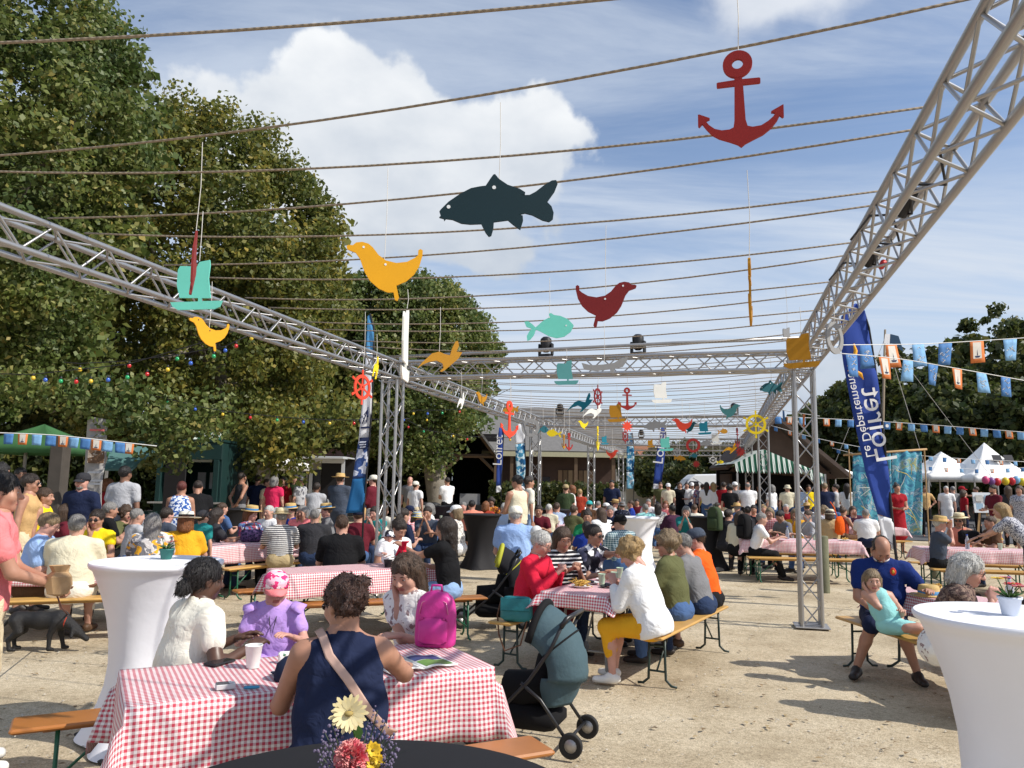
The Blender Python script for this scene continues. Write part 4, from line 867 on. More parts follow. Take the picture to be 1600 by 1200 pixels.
def tents():
    wht = fabric('tent_white', (236, 236, 234)); grn = fabric('tent_green', (62, 104, 66))
    pyramid_tent('white peaked gazebo left of the blue painted cloth', 1300, 74, 712, 738, 40, wht, 'white gazebos on the right')
    pyramid_tent('middle white peaked gazebo right of the blue painted cloth', 1500, 100, 706, 741, 38, wht, 'white gazebos on the right')
    r = pyramid_tent('right-hand white peaked gazebo with two dark roof windows', 1572, 100, 692, 744, 37, wht, 'white gazebos on the right')
    for px in (1561, 1579): 
        p = P(px, 716, 37.6); q = MB().box((p.x, 37.75, p.z), (.42, .04, .36), Matrix.Rotation(-.5, 3, 'X')).build('roof_window', mat('dark_glass'), r); wparent(q, r)
    pyramid_tent('low white gazebo beside the painted cloth', 1452, 60, 722, 744, 41, wht, 'white gazebos on the right')
    pyramid_tent('green gazebo under the trees at the far left', 20, 150, 662, 704, 15.5, grn, None, .22, z_e=2.45)
    pyramid_tent('small pale gazebo behind the drooping linden branches', 452, 40, 712, 724, 30, wht, None)
    # painted cloth hung from a pole
    m, N, Lk, b = newmat('painted_cloth'); b.inputs['Roughness'].default_value = .8
    tc = N.new('ShaderNodeTexCoord'); n1 = N.new('ShaderNodeTexNoise'); n1.inputs['Scale'].default_value = 2.2; n1.inputs['Detail'].default_value = 6; n1.inputs['Roughness'].default_value = .65; n1.inputs['Distortion'].default_value = 1.2; Lk(tc.outputs['Object'], n1.inputs['Vector'])
    r1 = N.new('ShaderNodeValToRGB'); Lk(n1.outputs['Fac'], r1.inputs[0]); e = r1.color_ramp.elements
    st = [(.30, (.015, .07, .17)), (.42, (.03, .18, .30)), (.49, (.10, .40, .48)), (.54, (.02, .13, .27)), (.58, (.45, .55, .56)), (.61, (.05, .28, .38)), (.67, (.48, .38, .05)), (.72, (.04, .22, .34))]
    while len(e) < len(st): e.new(.5)
    for q, (p, c) in zip(e, st): q.position = p; q.color = c+(1,)
    Lk(r1.outputs[0], b.inputs['Base Color'])
    D = 25; o = P(1333, 720, D); rt = empty('painted_banner', (o.x, D, 0), 0, 'large blue painted cloth hanging from a wooden pole behind the navy flag', 'banner'); b0 = Vector((o.x, D, 0))
    pl = [P(1318, 711, D)-b0, P(1448, 702, D)-b0]; MB().tube(pl, .035, 8).build('pole', mat('pale_wood', (.42, .27, .13), .7, .2), rt, True)
    for xa, xb in ((1333, 1392), (1394, 1440)):
        mb = MB(); nu, nv = 26, 14
        for j in range(nv+1):
            for k in range(nu+1):
                u, v = k/nu, j/nv; p = P(xa+(xb-xa)*u, 708+(840-708)*v-(4 if xa > 1390 else 0), D)-b0; p.y += .05*math.sin(u*9+v*3)*(.3+v)+.02*math.sin(u*21+v*4+1); p.z = max(p.z, .05); mb.v.append(tuple(p))
        for j in range(nv):
            for k in range(nu): a = j*(nu+1)+k; mb.f.append((a, a+1, a+nu+2, a+nu+1)); mb.mi.append(0)
        solid(mb.build('painted_panel', m, rt, True, False), .004)
    for k, (x0, y0, x1, y1) in enumerate([(1345, 775, 1378, 752), (1415, 800, 1436, 825), (1350, 740, 1372, 790), (1406, 785, 1432, 812), (1342, 762, 1385, 768), (1400, 735, 1428, 752), (1362, 735, 1360, 800), (1345, 790, 1362, 812), (1402, 770, 1415, 742), (1420, 722, 1424, 742)]):
        a, b_ = P(x0, y0, D-.16)-b0, P(x1, y1, D-.16)-b0; MB().tube([a, a.lerp(b_, .5)+Vector((.06, 0, .06)), b_], [.006, .014, .004], 4).build('painted_stroke', mat('stroke%d' % (k % 2), [(.6, .62, .55), (.55, .42, .06)][k % 2], .8), rt)
    for px in (1326, 1444): wx = P(px, 700, D).x-o.x; MB().tube([(wx, 0, 0), (wx, 0, 3.05)], .022, 8).build('upright', mat('pale_wood'), rt)
tents()
def shed():
    D = 30; br = mat('brown_board', (.075, .045, .032), .8, .25, 4); rf = mat('brown_roof', (.085, .06, .05), .8, .3, 5); dark = mat('dark_inside'); c = P(1206, 656, D); l = P(1128, 732, D); r_ = P(1318, 745, D)
    rt = empty('shed', (c.x, D, 0), 0, 'dark brown gabled shed with open front behind the striped awning', 'building'); rt.matrix_basis = Matrix.Translation((c.x, D, 0))
    quad('gable', [(l.x+.3, D, l.z-.1), (r_.x-.3, D, r_.z-.1), (c.x, D, c.z-.12)], br, rt, .1)
    for q in (l, r_): quad('roof_slope', [(q.x, D-.7, q.z), (c.x, D-.7, c.z+.05), (c.x, D+1.8, c.z+.05), (q.x, D+1.8, q.z)], rf, rt, .14)
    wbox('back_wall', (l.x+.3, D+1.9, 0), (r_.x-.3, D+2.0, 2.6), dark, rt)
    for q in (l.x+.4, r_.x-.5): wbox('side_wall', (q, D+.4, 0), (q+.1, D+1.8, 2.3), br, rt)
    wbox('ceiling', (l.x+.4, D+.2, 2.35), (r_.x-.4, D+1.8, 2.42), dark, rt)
    wbox('bar_counter', (P(1180, 780, D).x, D+.8, 0), (P(1300, 780, D).x, D+1.3, 1.05), mat('timber'), rt, .02)
    # green and white striped awning
    g, w_ = fabric('awning_green', (26, 80, 60)), fabric('awning_white', (196, 204, 196)); D3 = 28; a = P(1196, 702, D3); L_ = P(1150, 724, D3); R_ = P(1292, 742, D3)
    aw = empty('striped_awning', (a.x, D3, 0), 0, 'green and white striped awning with scalloped edge on the brown shed', 'awning'); aw.matrix_basis = Matrix.Translation((a.x, D3, 0))
    n = 34
    for i in range(n):
        x0, x1 = L_.x+(R_.x-L_.x)*i/n, L_.x+(R_.x-L_.x)*(i+1)/n
        def zt(x): return a.z+(L_.z-a.z)*(a.x-x)/(a.x-L_.x) if x < a.x else a.z+(R_.z-a.z)*(x-a.x)/(R_.x-a.x)
        zb = P(1200, 731, D3).z-.12; xm = (x0+x1)/2
        if min(zt(x0), zt(x1)) < zb+.1: zz = min(zt(x0), zt(x1))-.35
        else: zz = zb
        quad('stripe', [(x0+.001, D3-.0, zz), (xm, D3, zz-.09), (x1-.001, D3, zz), (x1-.001, D3+.15, zt(x1)), (x0+.001, D3+.15, zt(x0))], g if i % 2 else w_, aw, .004)
    quad('awning_top', [(L_.x, D3+.16, L_.z), (a.x, D3+.16, a.z), (a.x, D3+3, a.z), (L_.x, D3+3, L_.z)], w_, aw, .004); quad('awning_top', [(a.x, D3+.16, a.z), (R_.x, D3+.16, R_.z), (R_.x, D3+3, R_.z), (a.x, D3+3, a.z)], w_, aw, .004)
    for x in (L_.x+.05, R_.x-.05): wbox('leg', (x-.03, D3+.02, 0), (x+.03, D3+.08, 2.3), ALUD, aw)
shed()
def van():
    D = 46; p = P(1100, 775, D); rt = empty('van', (p.x, D, 0), 0, 'white panel van parked behind the crowd', 'van'); wh = mat('white_paint', (.72, .74, .76), .3, .03, spec=.5); gl = mat('dark_glass'); blk = mat('black_plastic')
    prof = [(-2.75, .45), (-2.75, .95), (-2.55, 1.15), (-1.75, 1.35), (-1.05, 2.25), (-.75, 2.5), (2.5, 2.6), (2.7, 2.45), (2.75, .45)]
    o = MB().prism(prof, 1.95).build('body', wh, rt); bv = o.modifiers.new('bev', 'BEVEL'); bv.width = .08; bv.segments = 3; bv.limit_method = 'ANGLE'
    MB().add([(-1.62, -.985, 1.42), (-.55, -.985, 1.42), (-.55, -.985, 2.1), (-1.05, -.985, 2.1)], [(0, 1, 2, 3)]).build('side_window', gl, rt, fixn=False)
    MB().add([(-1.72, -.85, 1.40), (-1.72, .85, 1.40), (-1.09, .8, 2.22), (-1.09, -.8, 2.22)], [(0, 1, 2, 3)]).build('windscreen', gl, rt, fixn=False).location.x = -.03
    for x in (-1.75, 1.75):
        q = MB(); q.lathe([(.1, -.11), (.33, -.11), (.36, -.06), (.36, .06), (.33, .11), (.1, .11)], 20); w_ = put('wheel', q.mesh('wheel', blk, True), rt, loc=(x, -.9, .36)); w_.rotation_euler = (math.pi/2, 0, 0)
        h = MB(); h.lathe([(.02, .115), (.2, .115), (.21, .09)], 16); put('hub', h.mesh('hub', ALUD), w_)
    letters('lettering', 'Rosaries', .5, frame4((.55, -.985, 1.5), (1, 0, 0), (0, 0, 1)), mat('print_grey', (.3, .32, .36), .7), rt)
    MB().ball((.15, -.97, 1.66), .2, 10, 6, (1, .1, 1)).build('red_emblem', mat('emblem_red', (.5, .03, .03), .6), rt)
    MB().add([(-.9, -.983, 2.3), (-.84, -.983, 2.3), (-.05, -.983, 1.8), (-.11, -.983, 1.8)], [(0, 1, 2, 3)]).build('printed_line', mat('print_grey'), rt, fixn=False)
    MB().box((-.6, -1.05, 1.45), (.12, .14, .25), None, .03).build('mirror', blk, rt)
van()
def stands():
    teal = mat('teal_paint', lin((16, 46, 44)), .65, .2, spec=.3); td = mat('teal_inside', lin((26, 60, 58)), .8); dark = mat('dark_inside'); wh = mat('white_paint'); pale = fabric('teal_flap', (84, 120, 118))
    D = 19.5; x0, x1 = P(243, 740, D).x, P(345, 740, D).x; rt = empty('food_truck', ((x0+x1)/2, D, 0), 0, 'teal food truck with open serving hatch under the trees', 'food truck'); rt.matrix_basis = Matrix.Translation(((x0+x1)/2, D, 0))
    for n_, a, b in (('counter_panel', (x0, D, .3), (x1, D+.06, 1.15)), ('end_wall', (x0, D+.06, .3), (x0+.06, D+2, 2.7)), ('end_wall', (x1-.06, D+.06, .3), (x1, D+2, 2.7)), ('header', (x0, D, 2.25), (x1, D+.06, 2.7)), ('door_post', (x0+.02, D-.01, 1.15), (x0+.14, D+.07, 2.25)), ('door_post', (x1-.2, D-.01, 1.15), (x1-.06, D+.07, 2.25))): wbox(n_, a, b, teal, rt, .01)
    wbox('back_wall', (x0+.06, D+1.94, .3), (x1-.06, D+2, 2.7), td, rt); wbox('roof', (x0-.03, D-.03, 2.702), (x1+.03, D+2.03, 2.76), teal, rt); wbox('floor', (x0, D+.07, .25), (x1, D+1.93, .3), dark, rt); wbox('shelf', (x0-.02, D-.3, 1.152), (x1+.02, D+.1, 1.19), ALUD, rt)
    for k in range(4): xx = x0+.3+k*.33; wbox('menu_sheet', (xx, D+1.9, 1.5), (xx+.22, D+1.935, 1.95), wh, rt)
    for px in (262, 325): q = MB(); q.lathe([(.08, -.08), (.28, -.08), (.3, 0), (.28, .08), (.08, .08)], 16); w2 = put('wheel', q.mesh('wheel', mat('black_plastic'), True), rt); w2.matrix_parent_inverse = rt.matrix_basis.inverted(); w2.location = (P(px, 740, D).x, D+.12, .3); w2.rotation_euler = (math.pi/2, 0, 0)
    D = 15.2; A = [P(x, y, d) for x, y, d in ((163, 734, D-.9), (206, 734, D-1.0), (246, 702, D+.2), (176, 694, D+.3))]; fl = empty('trailer_stand', (A[2].x, D, 0), 0, 'teal trailer stand with raised pale hatch behind the white banner', 'food stall'); fl.matrix_basis = Matrix.Translation((A[2].x, D, 0))
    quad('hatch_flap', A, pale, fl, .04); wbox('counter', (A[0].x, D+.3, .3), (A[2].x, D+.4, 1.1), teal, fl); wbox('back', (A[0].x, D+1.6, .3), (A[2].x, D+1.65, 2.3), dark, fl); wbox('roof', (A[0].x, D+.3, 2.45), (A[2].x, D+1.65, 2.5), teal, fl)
    for k in range(5): wbox('crate_slat', (P(207, 740, D).x, D+.24-.02*k, .35+k*.15), (P(235, 740, D).x, D+.28-.02*k, .45+k*.15), mat('blue_grey_crate', (.12, .17, .2), .7), fl)
    # kiosk with striped awning
    D = 21; g, w_ = fabric('awning_green', (26, 80, 60)), fabric('awning_white', (196, 204, 196)); xa, xb = P(308, 715, D).x, P(352, 715, D).x; ks = empty('kiosk', (xa, D, 0), 0, 'small kiosk with green and white striped awning deep under the trees', 'kiosk'); ks.matrix_basis = Matrix.Translation((xa, D, 0))
    for i in range(8): a_, b_ = xa+(xb-xa)*i/8, xa+(xb-xa)*(i+1)/8; quad('awning_stripe', [(a_, D-.9, 2.45), (b_-.004, D-.9, 2.45), (b_-.004, D, 3.05), (a_, D, 3.05)], g if i % 2 else w_, ks, .01)
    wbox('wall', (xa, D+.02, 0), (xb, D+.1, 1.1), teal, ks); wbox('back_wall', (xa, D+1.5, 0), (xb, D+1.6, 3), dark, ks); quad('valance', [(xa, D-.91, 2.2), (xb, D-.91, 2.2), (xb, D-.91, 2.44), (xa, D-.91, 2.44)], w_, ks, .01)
    # grey catering van with open side
    D = 29; x0, x1 = P(483, 740, D).x, P(538, 740, D).x; zt = P(510, 713, D).z; cv = empty('catering_van', (x0, D, 0), 0, 'white catering van with open dark serving side left of the white feather flag', 'van'); cv.matrix_basis = Matrix.Translation((x0, D, 0))
    gm = mat('van_grey', (.5, .52, .54), .35, .05)
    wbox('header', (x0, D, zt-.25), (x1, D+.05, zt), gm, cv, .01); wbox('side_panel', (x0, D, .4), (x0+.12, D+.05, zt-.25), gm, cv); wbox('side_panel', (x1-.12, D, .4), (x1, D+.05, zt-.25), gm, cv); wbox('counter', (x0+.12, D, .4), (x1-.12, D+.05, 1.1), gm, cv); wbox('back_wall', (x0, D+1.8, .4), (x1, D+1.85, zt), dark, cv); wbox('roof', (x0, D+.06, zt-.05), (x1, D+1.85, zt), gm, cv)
    wbox('awning', (x0-.1, D-.8, zt-.1), (x1+.1, D-.01, zt-.04), gm, cv)
    for px in (488, 533): q = MB(); q.lathe([(.08, -.1), (.3, -.1), (.33, 0), (.3, .1), (.08, .1)], 16); w2 = put('wheel', q.mesh('wheel', mat('black_plastic'), True), cv); w2.matrix_parent_inverse = cv.matrix_basis.inverted(); w2.location = (P(px, 740, D).x, D+.12, .33); w2.rotation_euler = (math.pi/2, 0, 0)
    # tall white soft banner
    D = 13.8; A = [P(x, y, D) for x, y in ((131, 800), (157, 800), (170, 656), (137, 650))]; b0 = A[0].copy(); b0.z = 0; bn = empty('banner', b0, 0, 'tall white printed banner under the tree beside the navy t-shirt man', 'banner')
    solid(strip([A[0], A[3]], [A[1], A[2]], 14, b0, .03).build('banner_cloth', fabric('banner_white', (170, 168, 166)), bn, True, False))
    MB().tube([(0, .02, 0), A[3]-b0+Vector((0, .02, .1))], .014, 6).build('pole', ALUD, bn); dk = mat('print_grey'); pk = mat('print_pink', lin((225, 120, 120)), .8)
    for y, x0_, x1_, m_ in ((665, 140, 165, dk), (672, 140, 163, pk), (681, 141, 163, dk), (738, 137, 158, dk), (751, 140, 159, dk), (756, 140, 157, dk)): p0, p1 = P(x0_, y, D-.05)-b0, P(x1_, y, D-.05)-b0; MB().box((p0+p1)/2, ((p1-p0).length, .004, .035)).build('printed_line', m_, bn)
    p0, p1 = P(138, 703, D-.05)-b0, P(162, 724, D-.05)-b0; MB().box((p0+p1)/2, (abs(p1.x-p0.x), .004, abs(p1.z-p0.z))).build('printed_picture', pattern('banner_photo', 'noise', [(120, 95, 75), (190, 175, 160)], 9, .5), bn)
    # square wooden post under the tree
    t = P(97, 680, 13.2); MB().box((0, 0, t.z/2), (.24, .24, t.z), None, .02).build('timber_post', mat('grey_wood2', (.075, .065, .055), .9, .3, 6), None, label='thick grey timber post under the tree holding the left bunting', cat='post', loc=(t.x, t.y, 0))
stands()
# ------------------------------------------------------------------ tables, cloths, benches
def gingham(name, red, sq=.0132, lo=.80):
    if name in _M: return _M[name]
    m, N, Lk, b = newmat(name); b.inputs['Roughness'].default_value = .55; b.inputs['Specular IOR Level'].default_value = .35
    uv = N.new('ShaderNodeUVMap'); sp = N.new('ShaderNodeSeparateXYZ'); Lk(uv.outputs[0], sp.inputs[0])
    def mth(op, a, bb=0.):
        n = N.new('ShaderNodeMath'); n.operation = op
        for i, v in enumerate((a, bb)):
            if isinstance(v, (int, float)): n.inputs[i].default_value = v
            else: Lk(v, n.inputs[i])
        return n.outputs[0]
    f = [mth('LESS_THAN', mth('FRACT', mth('MULTIPLY', sp.outputs[i], .5/sq)), .5) for i in (0, 1)]
    r = N.new('ShaderNodeValToRGB'); r.color_ramp.interpolation = 'CONSTANT'; e = r.color_ramp.elements
    mid = tuple(.5*(a+lo*.93) for a in red); e[0].position = 0; e[0].color = (lo, lo*.97, lo*.95, 1); e[1].position = .34; e[1].color = mid+(1,); q = e.new(.75); q.color = red+(1,)
    Lk(mth('MULTIPLY', mth('ADD', f[0], f[1]), .5), r.inputs[0]); Lk(r.outputs[0], b.inputs['Base Color'])
    nz = N.new('ShaderNodeTexNoise'); nz.inputs['Scale'].default_value = 7; nz.inputs['Detail'].default_value = 3; nz.inputs['Distortion'].default_value = 1.2; Lk(uv.outputs[0], nz.inputs['Vector'])
    def fold(o, s_): return mth('POWER', mth('ABSOLUTE', mth('SUBTRACT', mth('FRACT', mth('MULTIPLY', o, s_)), .5)), 6.)
    hgt = mth('ADD', mth('MULTIPLY', mth('ABSOLUTE', mth('SUBTRACT', nz.outputs['Fac'], .5)), .55), mth('MULTIPLY', mth('ADD', fold(sp.outputs[0], 2.9), fold(sp.outputs[1], 3.3)), 14.))
    bp = N.new('ShaderNodeBump'); bp.inputs['Strength'].default_value = .5; bp.inputs['Distance'].default_value = .03; Lk(hgt, bp.inputs['Height']); Lk(bp.outputs[0], b.inputs['Normal']); _M[name] = m; return m
GING = gingham('gingham', (.50, .045, .08)); 
WOODO = mat('orange_bench_wood', (.36, .135, .032), .35, .3, 4, spec=.5); WOODY = mat('yellow_bench_wood', (.52, .30, .085), .4, .25, 4, spec=.45); GREEN = mat('green_steel', (.012, .11, .055), .4, .1, spec=.5); DGREEN = mat('dark_green_steel', (.012, .03, .024), .45, .1, spec=.5)
def cloth(c, ang, L, W, z, drop, label, m, seed=1, n=(44, 16), corner=.10, group='checked tablecloths'):
    """tablecloth draped over a table; UV in metres"""
    rnd = random.Random(seed); us = []; hx, hy = L/2+.004, W/2+.004
    def axis(h, k, d): 
        a = [-(h+d*(1-i/5)) for i in range(5)]; b = [-h+2*h*i/k for i in range(k+1)]; return a+b+[-q for q in reversed(a)]
    U, V_ = axis(hx, n[0], drop), axis(hy, n[1], drop); mb = MB(); uvs = []
    ph = [rnd.uniform(0, 6) for _ in range(6)]
    for v in V_:
        for u in U:
            ex, ey = max(0, abs(u)-hx), max(0, abs(v)-hy); su, sv = math.copysign(1, u), math.copysign(1, v)
            x, y = max(-hx, min(hx, u)), max(-hy, min(hy, v)); zz = z+.002
            fold = .020*math.sin(u*6+ph[0])+.013*math.sin(u*13+ph[1])+.006*math.sin(u*29+ph[4]); fold2 = .02*math.sin(v*9+ph[2])
            if ex > 0 and ey > 0:
                d = math.hypot(ex, ey); zz -= min(d, drop*1.25)*.95; x += su*(corner*ex/drop+.01); y += sv*(corner*ey/drop+.01)
            elif ex > 0: zz -= ex; x += su*(.006+(fold2+.02)*ex/drop*1.2)
            elif ey > 0: zz -= ey; y += sv*(.006+(fold+.025)*ey/drop*1.2)
            else: zz += .0015*math.sin(u*13+ph[3])*math.sin(v*11)+.001*math.sin(u*37+v*9)
            mb.v.append((x, y, zz)); uvs.append((u, v))
    nu = len(U)
    for j in range(len(V_)-1):
        for i in range(nu-1): a = j*nu+i; mb.f.append((a, a+1, a+nu+1, a+nu)); mb.mi.append(0)
    me = mb.mesh('tablecloth', m, True, False); ul = me.uv_layers.new(name='UVMap')
    for lp in me.loops: ul.data[lp.index].uv = uvs[lp.vertex_index]
    o = put('tablecloth', me, None, label, 'tablecloth', group, loc=(c[0], c[1], 0), rz=ang); solid(o, .002); return o
def legframe(x, W, z, m, root, r=.012):
    """folding U-leg: two posts splayed, feet, cross bars"""
    mb = MB(); s = W/2-.05
    for k in (-1, 1): mb.tube([(x, k*s*.7, z), (x, k*s*.75, z*.45), (x, k*s*.8, .06), (x, k*(s+.03), .015), (x, k*(s+.08), .012)], r, 7)
    mb.tube([(x, -s*.75, z*.3), (x, s*.75, z*.3)], r*.8, 6); mb.tube([(x, -s*.7, z*.8), (x, s*.7, z*.8)], r*.8, 6)
    mb.tube([(x, 0, z*.32), (x*.6, 0, z-.01)], r*.7, 6); return mb.build('leg', m, root, True)
def beer_table(c, ang, label, L=2.2, W=.6, z=.76, steel=None):
    rt = empty('table', (c[0], c[1], 0), ang, label, 'table', 'folding tables under checked cloths'); MB().box((0, 0, z-.016), (L, W, .028), None, .008).build('table_top', WOODO, rt)
    for s in (-1, 1): legframe(s*(L/2-.25), W, z-.03, steel or GREEN, rt, .014)
    return rt
def bench(c, ang, label, L=2.2, wood=None, steel=None, z=.46):
    rt = empty('bench', (c[0], c[1], 0), ang, label, 'bench', 'folding wooden benches'); MB().box((0, 0, z-.014), (L, .26, .028), None, .01).build('seat', wood or WOODY, rt)
    MB().box((0, 0, z-.045), (L-.3, .04, .03)).build('rail', wood or WOODY, rt)
    for s in (-1, 1): legframe(s*(L/2-.22), .30, z-.03, steel or DGREEN, rt)
    return rt
def table_set(c, ang, lb, L=2.2, W=.6, clothm=None, drop=.22, seed=1, wood=None, steel=None, off=.62, benches=(1, 1), gap=None):
    c = Vector((c[0], c[1], 0)); n = Vector((-math.sin(ang), math.cos(ang), 0))
    if c.y < 22: TSETS.append((c, ang, lb))
    beer_table(c, ang, f'folding table {lb}', L, W, steel=steel); cloth(c, ang, L, W, .76, drop, f'checked cloth on the table {lb}', clothm or GING, seed)
    for k, s in enumerate((1, -1)):
        if benches[k]: bench(c+n*(s*off), ang, f'{["far", "near"][k]} bench at the table {lb}', L, wood, steel)
TSETS = []
def tables():
    # foreground table: corners of its top read off the photograph
    fl, fr = G(197, 1106, .76), G(771, 1042, .76); ax = fr-fl; L = ax.length; ang = math.atan2(ax.y, ax.x); nn = Vector((-math.sin(ang), math.cos(ang), 0)); W = .74; c = (fl+fr)/2+nn*(W/2)
    beer_table(c, ang, 'folding table in the foreground under the large checked cloth', L, W); cloth(c, ang, L, W, .76, .36, 'red and white checked cloth on the foreground table', GING, 3, (56, 22), .11)
    q = G(800, 1140, .46); bench((c-nn*.70-ax.normalized()*.06), ang-R(2), 'orange varnished bench in front of the foreground table', L+.32, WOODO, GREEN)
    e = G(85, 1120, .46); bench(c+nn*.74-ax.normalized()*.38, ang, 'orange varnished bench behind the foreground table, its end sticking out left', L+.2, WOODO, GREEN)
    global TA; TA = (c, ang, L, W, nn, ax.normalized())
    # table of six in the middle
    a = Vector((.5, .86, 0)).normalized(); c = Vector((.62, 7.3, 0))+a*1.0; ang = math.atan2(a.y, a.x); global TB; TB = (c, a)
    n_ = Vector((a.y, -a.x, 0)); beer_table(c, ang, 'folding table of the group with the red-shirted man', 2.1, .66, steel=mat('grey_steel', (.25, .26, .25), .5)); cloth(c, ang, 2.1, .66, .76, .13, 'checked cloth on the table of the red-shirted man', gingham('gingham_b', (.55, .04, .075)), 5)
    bench(c+n_*.72+a*.05, ang, 'yellow wooden bench under the woman in the white blouse', 2.2, WOODY, DGREEN); bench(c-n_*.70-a*.1, ang, 'yellow wooden bench under the red-shirted man', 2.2, WOODY, DGREEN)
    # table behind the foreground one
    fl, fr = G(448, 898, .76), G(690, 885, .76); ax = fr-fl; ang = math.atan2(ax.y, ax.x); nn = Vector((-math.sin(ang), math.cos(ang), 0)); c = (fl+fr)/2+nn*.33
    beer_table(c, ang, 'folding table between the black-shirted man and the foreground table', ax.length, .66); cloth(c, ang, ax.length, .66, .76, .26, 'checked cloth on the table of the mother with baby', GING, 8, (40, 16), .12)
    b0, b1 = G(388, 945, .46), G(757, 931, .46); d = b1-b0; bench((b0+b1)/2, math.atan2(d.y, d.x), 'orange bench under the woman in black with jeans', d.length, WOODO, GREEN)
    bench((b0+b1)/2+nn*1.45, ang, 'orange bench under the man in the black shirt', 2.2, WOODO, GREEN)
    global TC; TC = (c, ang, nn)
    pk = gingham('gingham_pale', (.56, .13, .17), .0132, .78)
    AZ = math.pi/2-AX
    def at(px, py, z=.76): return G(px, py, z)
    table_set(G(392, 846, .76), R(62), 'of the striped-shirt man in a straw hat', 2.2, .7, pk, .28, 11, WOODY, GREEN)
    table_set(Vector((-5.1, 9.1, 0)), R(20), 'of the man in the cream shirt at the left', 2.2, .7, pk, .2, 12, WOODY, DGREEN)
    table_set(G(1245, 843, .76), R(-5), 'of the backpack wearers behind the right tower', 2.2, .7, pk, .24, 13, WOODY, GREEN)
    table_set(Vector((G(1330, 822, .76).x, 21.0, 0)), R(-6), 'of the white-shirted man behind the right tower', 2.2, .7, pk, .2, 14, WOODY, DGREEN)
    c = Vector((4.22, 7.15, 0)); table_set(c, R(97), 'of the navy polo man and the child at the right', 2.2, .6, GING, .2, 15, WOODY, DGREEN, off=.60)
    global TH; TH = c
    table_set(G(1533, 858, .76), R(-12), 'of the straw-hatted man at the right edge', 2.0, .75, pk, .22, 16, WOODY, GREEN)
    table_set(G(668, 812, .76), R(5), 'of the child in the bucket hat', 2.2, .7, pk, .2, 17, WOODY, DGREEN)
    table_set(G(885, 818, .76), R(70), 'of the woman in the green top', 2.2, .7, pk, .2, 18, WOODY, DGREEN)
    table_set(P(960, 815, 25).xy.to_3d(), R(65), 'of the straw hat wearers in the middle distance', 2.2, .7, pk, .2, 19, WOODY, DGREEN)
    table_set(P(1075, 815, 24).xy.to_3d(), R(60), 'of the man in the plum shirt', 2.2, .7, pk, .2, 20, WOODY, DGREEN)
    table_set(Vector((G(220, 835, .76).x, 14.4, 0)), R(10), 'of the standing couple at the left', 2.4, .7, pk, .25, 21, WOODY, DGREEN)
    table_set(P(745, 812, 21).xy.to_3d(), R(20), 'of the pink-shirted man', 2.2, .7, pk, .2, 22, WOODY, DGREEN)
    table_set(P(1010, 800, 31).xy.to_3d(), R(70), 'far off beneath the third left tower', 2.2, .7, pk, .2, 23, WOODY, DGREEN)
tables()
# ------------------------------------------------------------------ stand-up tables in stretch covers
def stretch_cover(name, c, dia, z, m, label, cap=None, n=96):
    r = dia/2; rt = empty(name, (c[0], c[1], 0), random.uniform(-.3, .3), label, 'table', 'stand-up tables in stretch covers')
    prof = []; zz = [0, .02, .06, .12, .2, .3, .42, .55, .68, .78, .86, .92, .955]
    for t in zz:
        f = t; w_ = .62+.38*((f-.42)/.58)**2 if f > .42 else .62+.36*((.42-f)/.42)**1.9
        prof.append((r*w_*(.98 if f < .9 else .985), f*z))
    prof += [(r*.985, z-.035), (r, z-.02), (r, z-.008), (r*.985, z-.001)]
    def lob(q, zv, i):
        f = max(0, 1-zv/(z*.8)); g = (q+math.pi/4) % (math.pi/2)-math.pi/4; rg = sum(math.exp(-((g-o_*(1-f*.75))/.035)**2) for o_ in (-.32, -.11, .11, .32)); return 1+.15*(f**1.3)*math.cos(4*q)+.012*rg*f*(1-f*.4)+.004*math.sin(9*q+zv*3)
    mb = MB(); mb.lathe(prof, n, (0, 0, 0), False, fn=lob); mb.build('cover', m, rt, True)
    mb = MB(); mb.lathe([(r*.985, z-.0005), (r*.9, z+.003), (r*.5, z+.004), (.001, z+.004)], n, (0, 0, 0), False); mb.build('top', cap or m, rt, True)
    for k in range(4):
        a = math.pi/2*k; f = MB(); f.lathe([(.03, 0), (.035, .012), (.02, .02)], 10, (math.cos(a)*r*1.08, math.sin(a)*r*1.08, 0)); f.build('foot', mat('black_plastic'), rt)
    return rt
def flower_pot(c, m, label, cols, h=.11):
    rt = empty('flower_pot', c, random.random()*6, label, 'flowers', 'small pots of flowers'); MB().lathe([(.032, 0), (.036, .005), (.047, h*.86), (.052, h*.87), (.052, h), (.045, h), (.043, h*.8)], 18, cap=False).build('pot', m, rt, True)
    MB().lathe([(.044, h*.8), (.001, h*.82)], 14, cap=False).build('soil', mat('soil', (.05, .035, .02), .95), rt)
    gr = mat('stem_green', (.06, .14, .03), .6)
    for k, (cm, s) in enumerate(cols):
        a = k*2.3+.4; x, y, z = .045*math.cos(a), .045*math.sin(a), h+.045+.03*(k % 2)
        fl = MB(); fl.tube([(0, 0, h*.8), (x*.5, y*.5, h+.02), (x, y, z)], .0025, 5); st = fl.build('stem', gr, rt)
        petals(cm, (x, y, z), s, rt, 12)
    lf = MB()
    for k in range(9): a = k*.7; lf.add([(0, 0, h*.85), (.05*math.cos(a-.25), .05*math.sin(a-.25), h+.02), (.075*math.cos(a), .075*math.sin(a), h+.015+.01*(k % 3)), (.05*math.cos(a+.25), .05*math.sin(a+.25), h+.02)], [(0, 1, 2, 3)])
    lf.build('leaves', mat('leaf_green', (.05, .13, .03), .5), rt, fixn=False); return rt
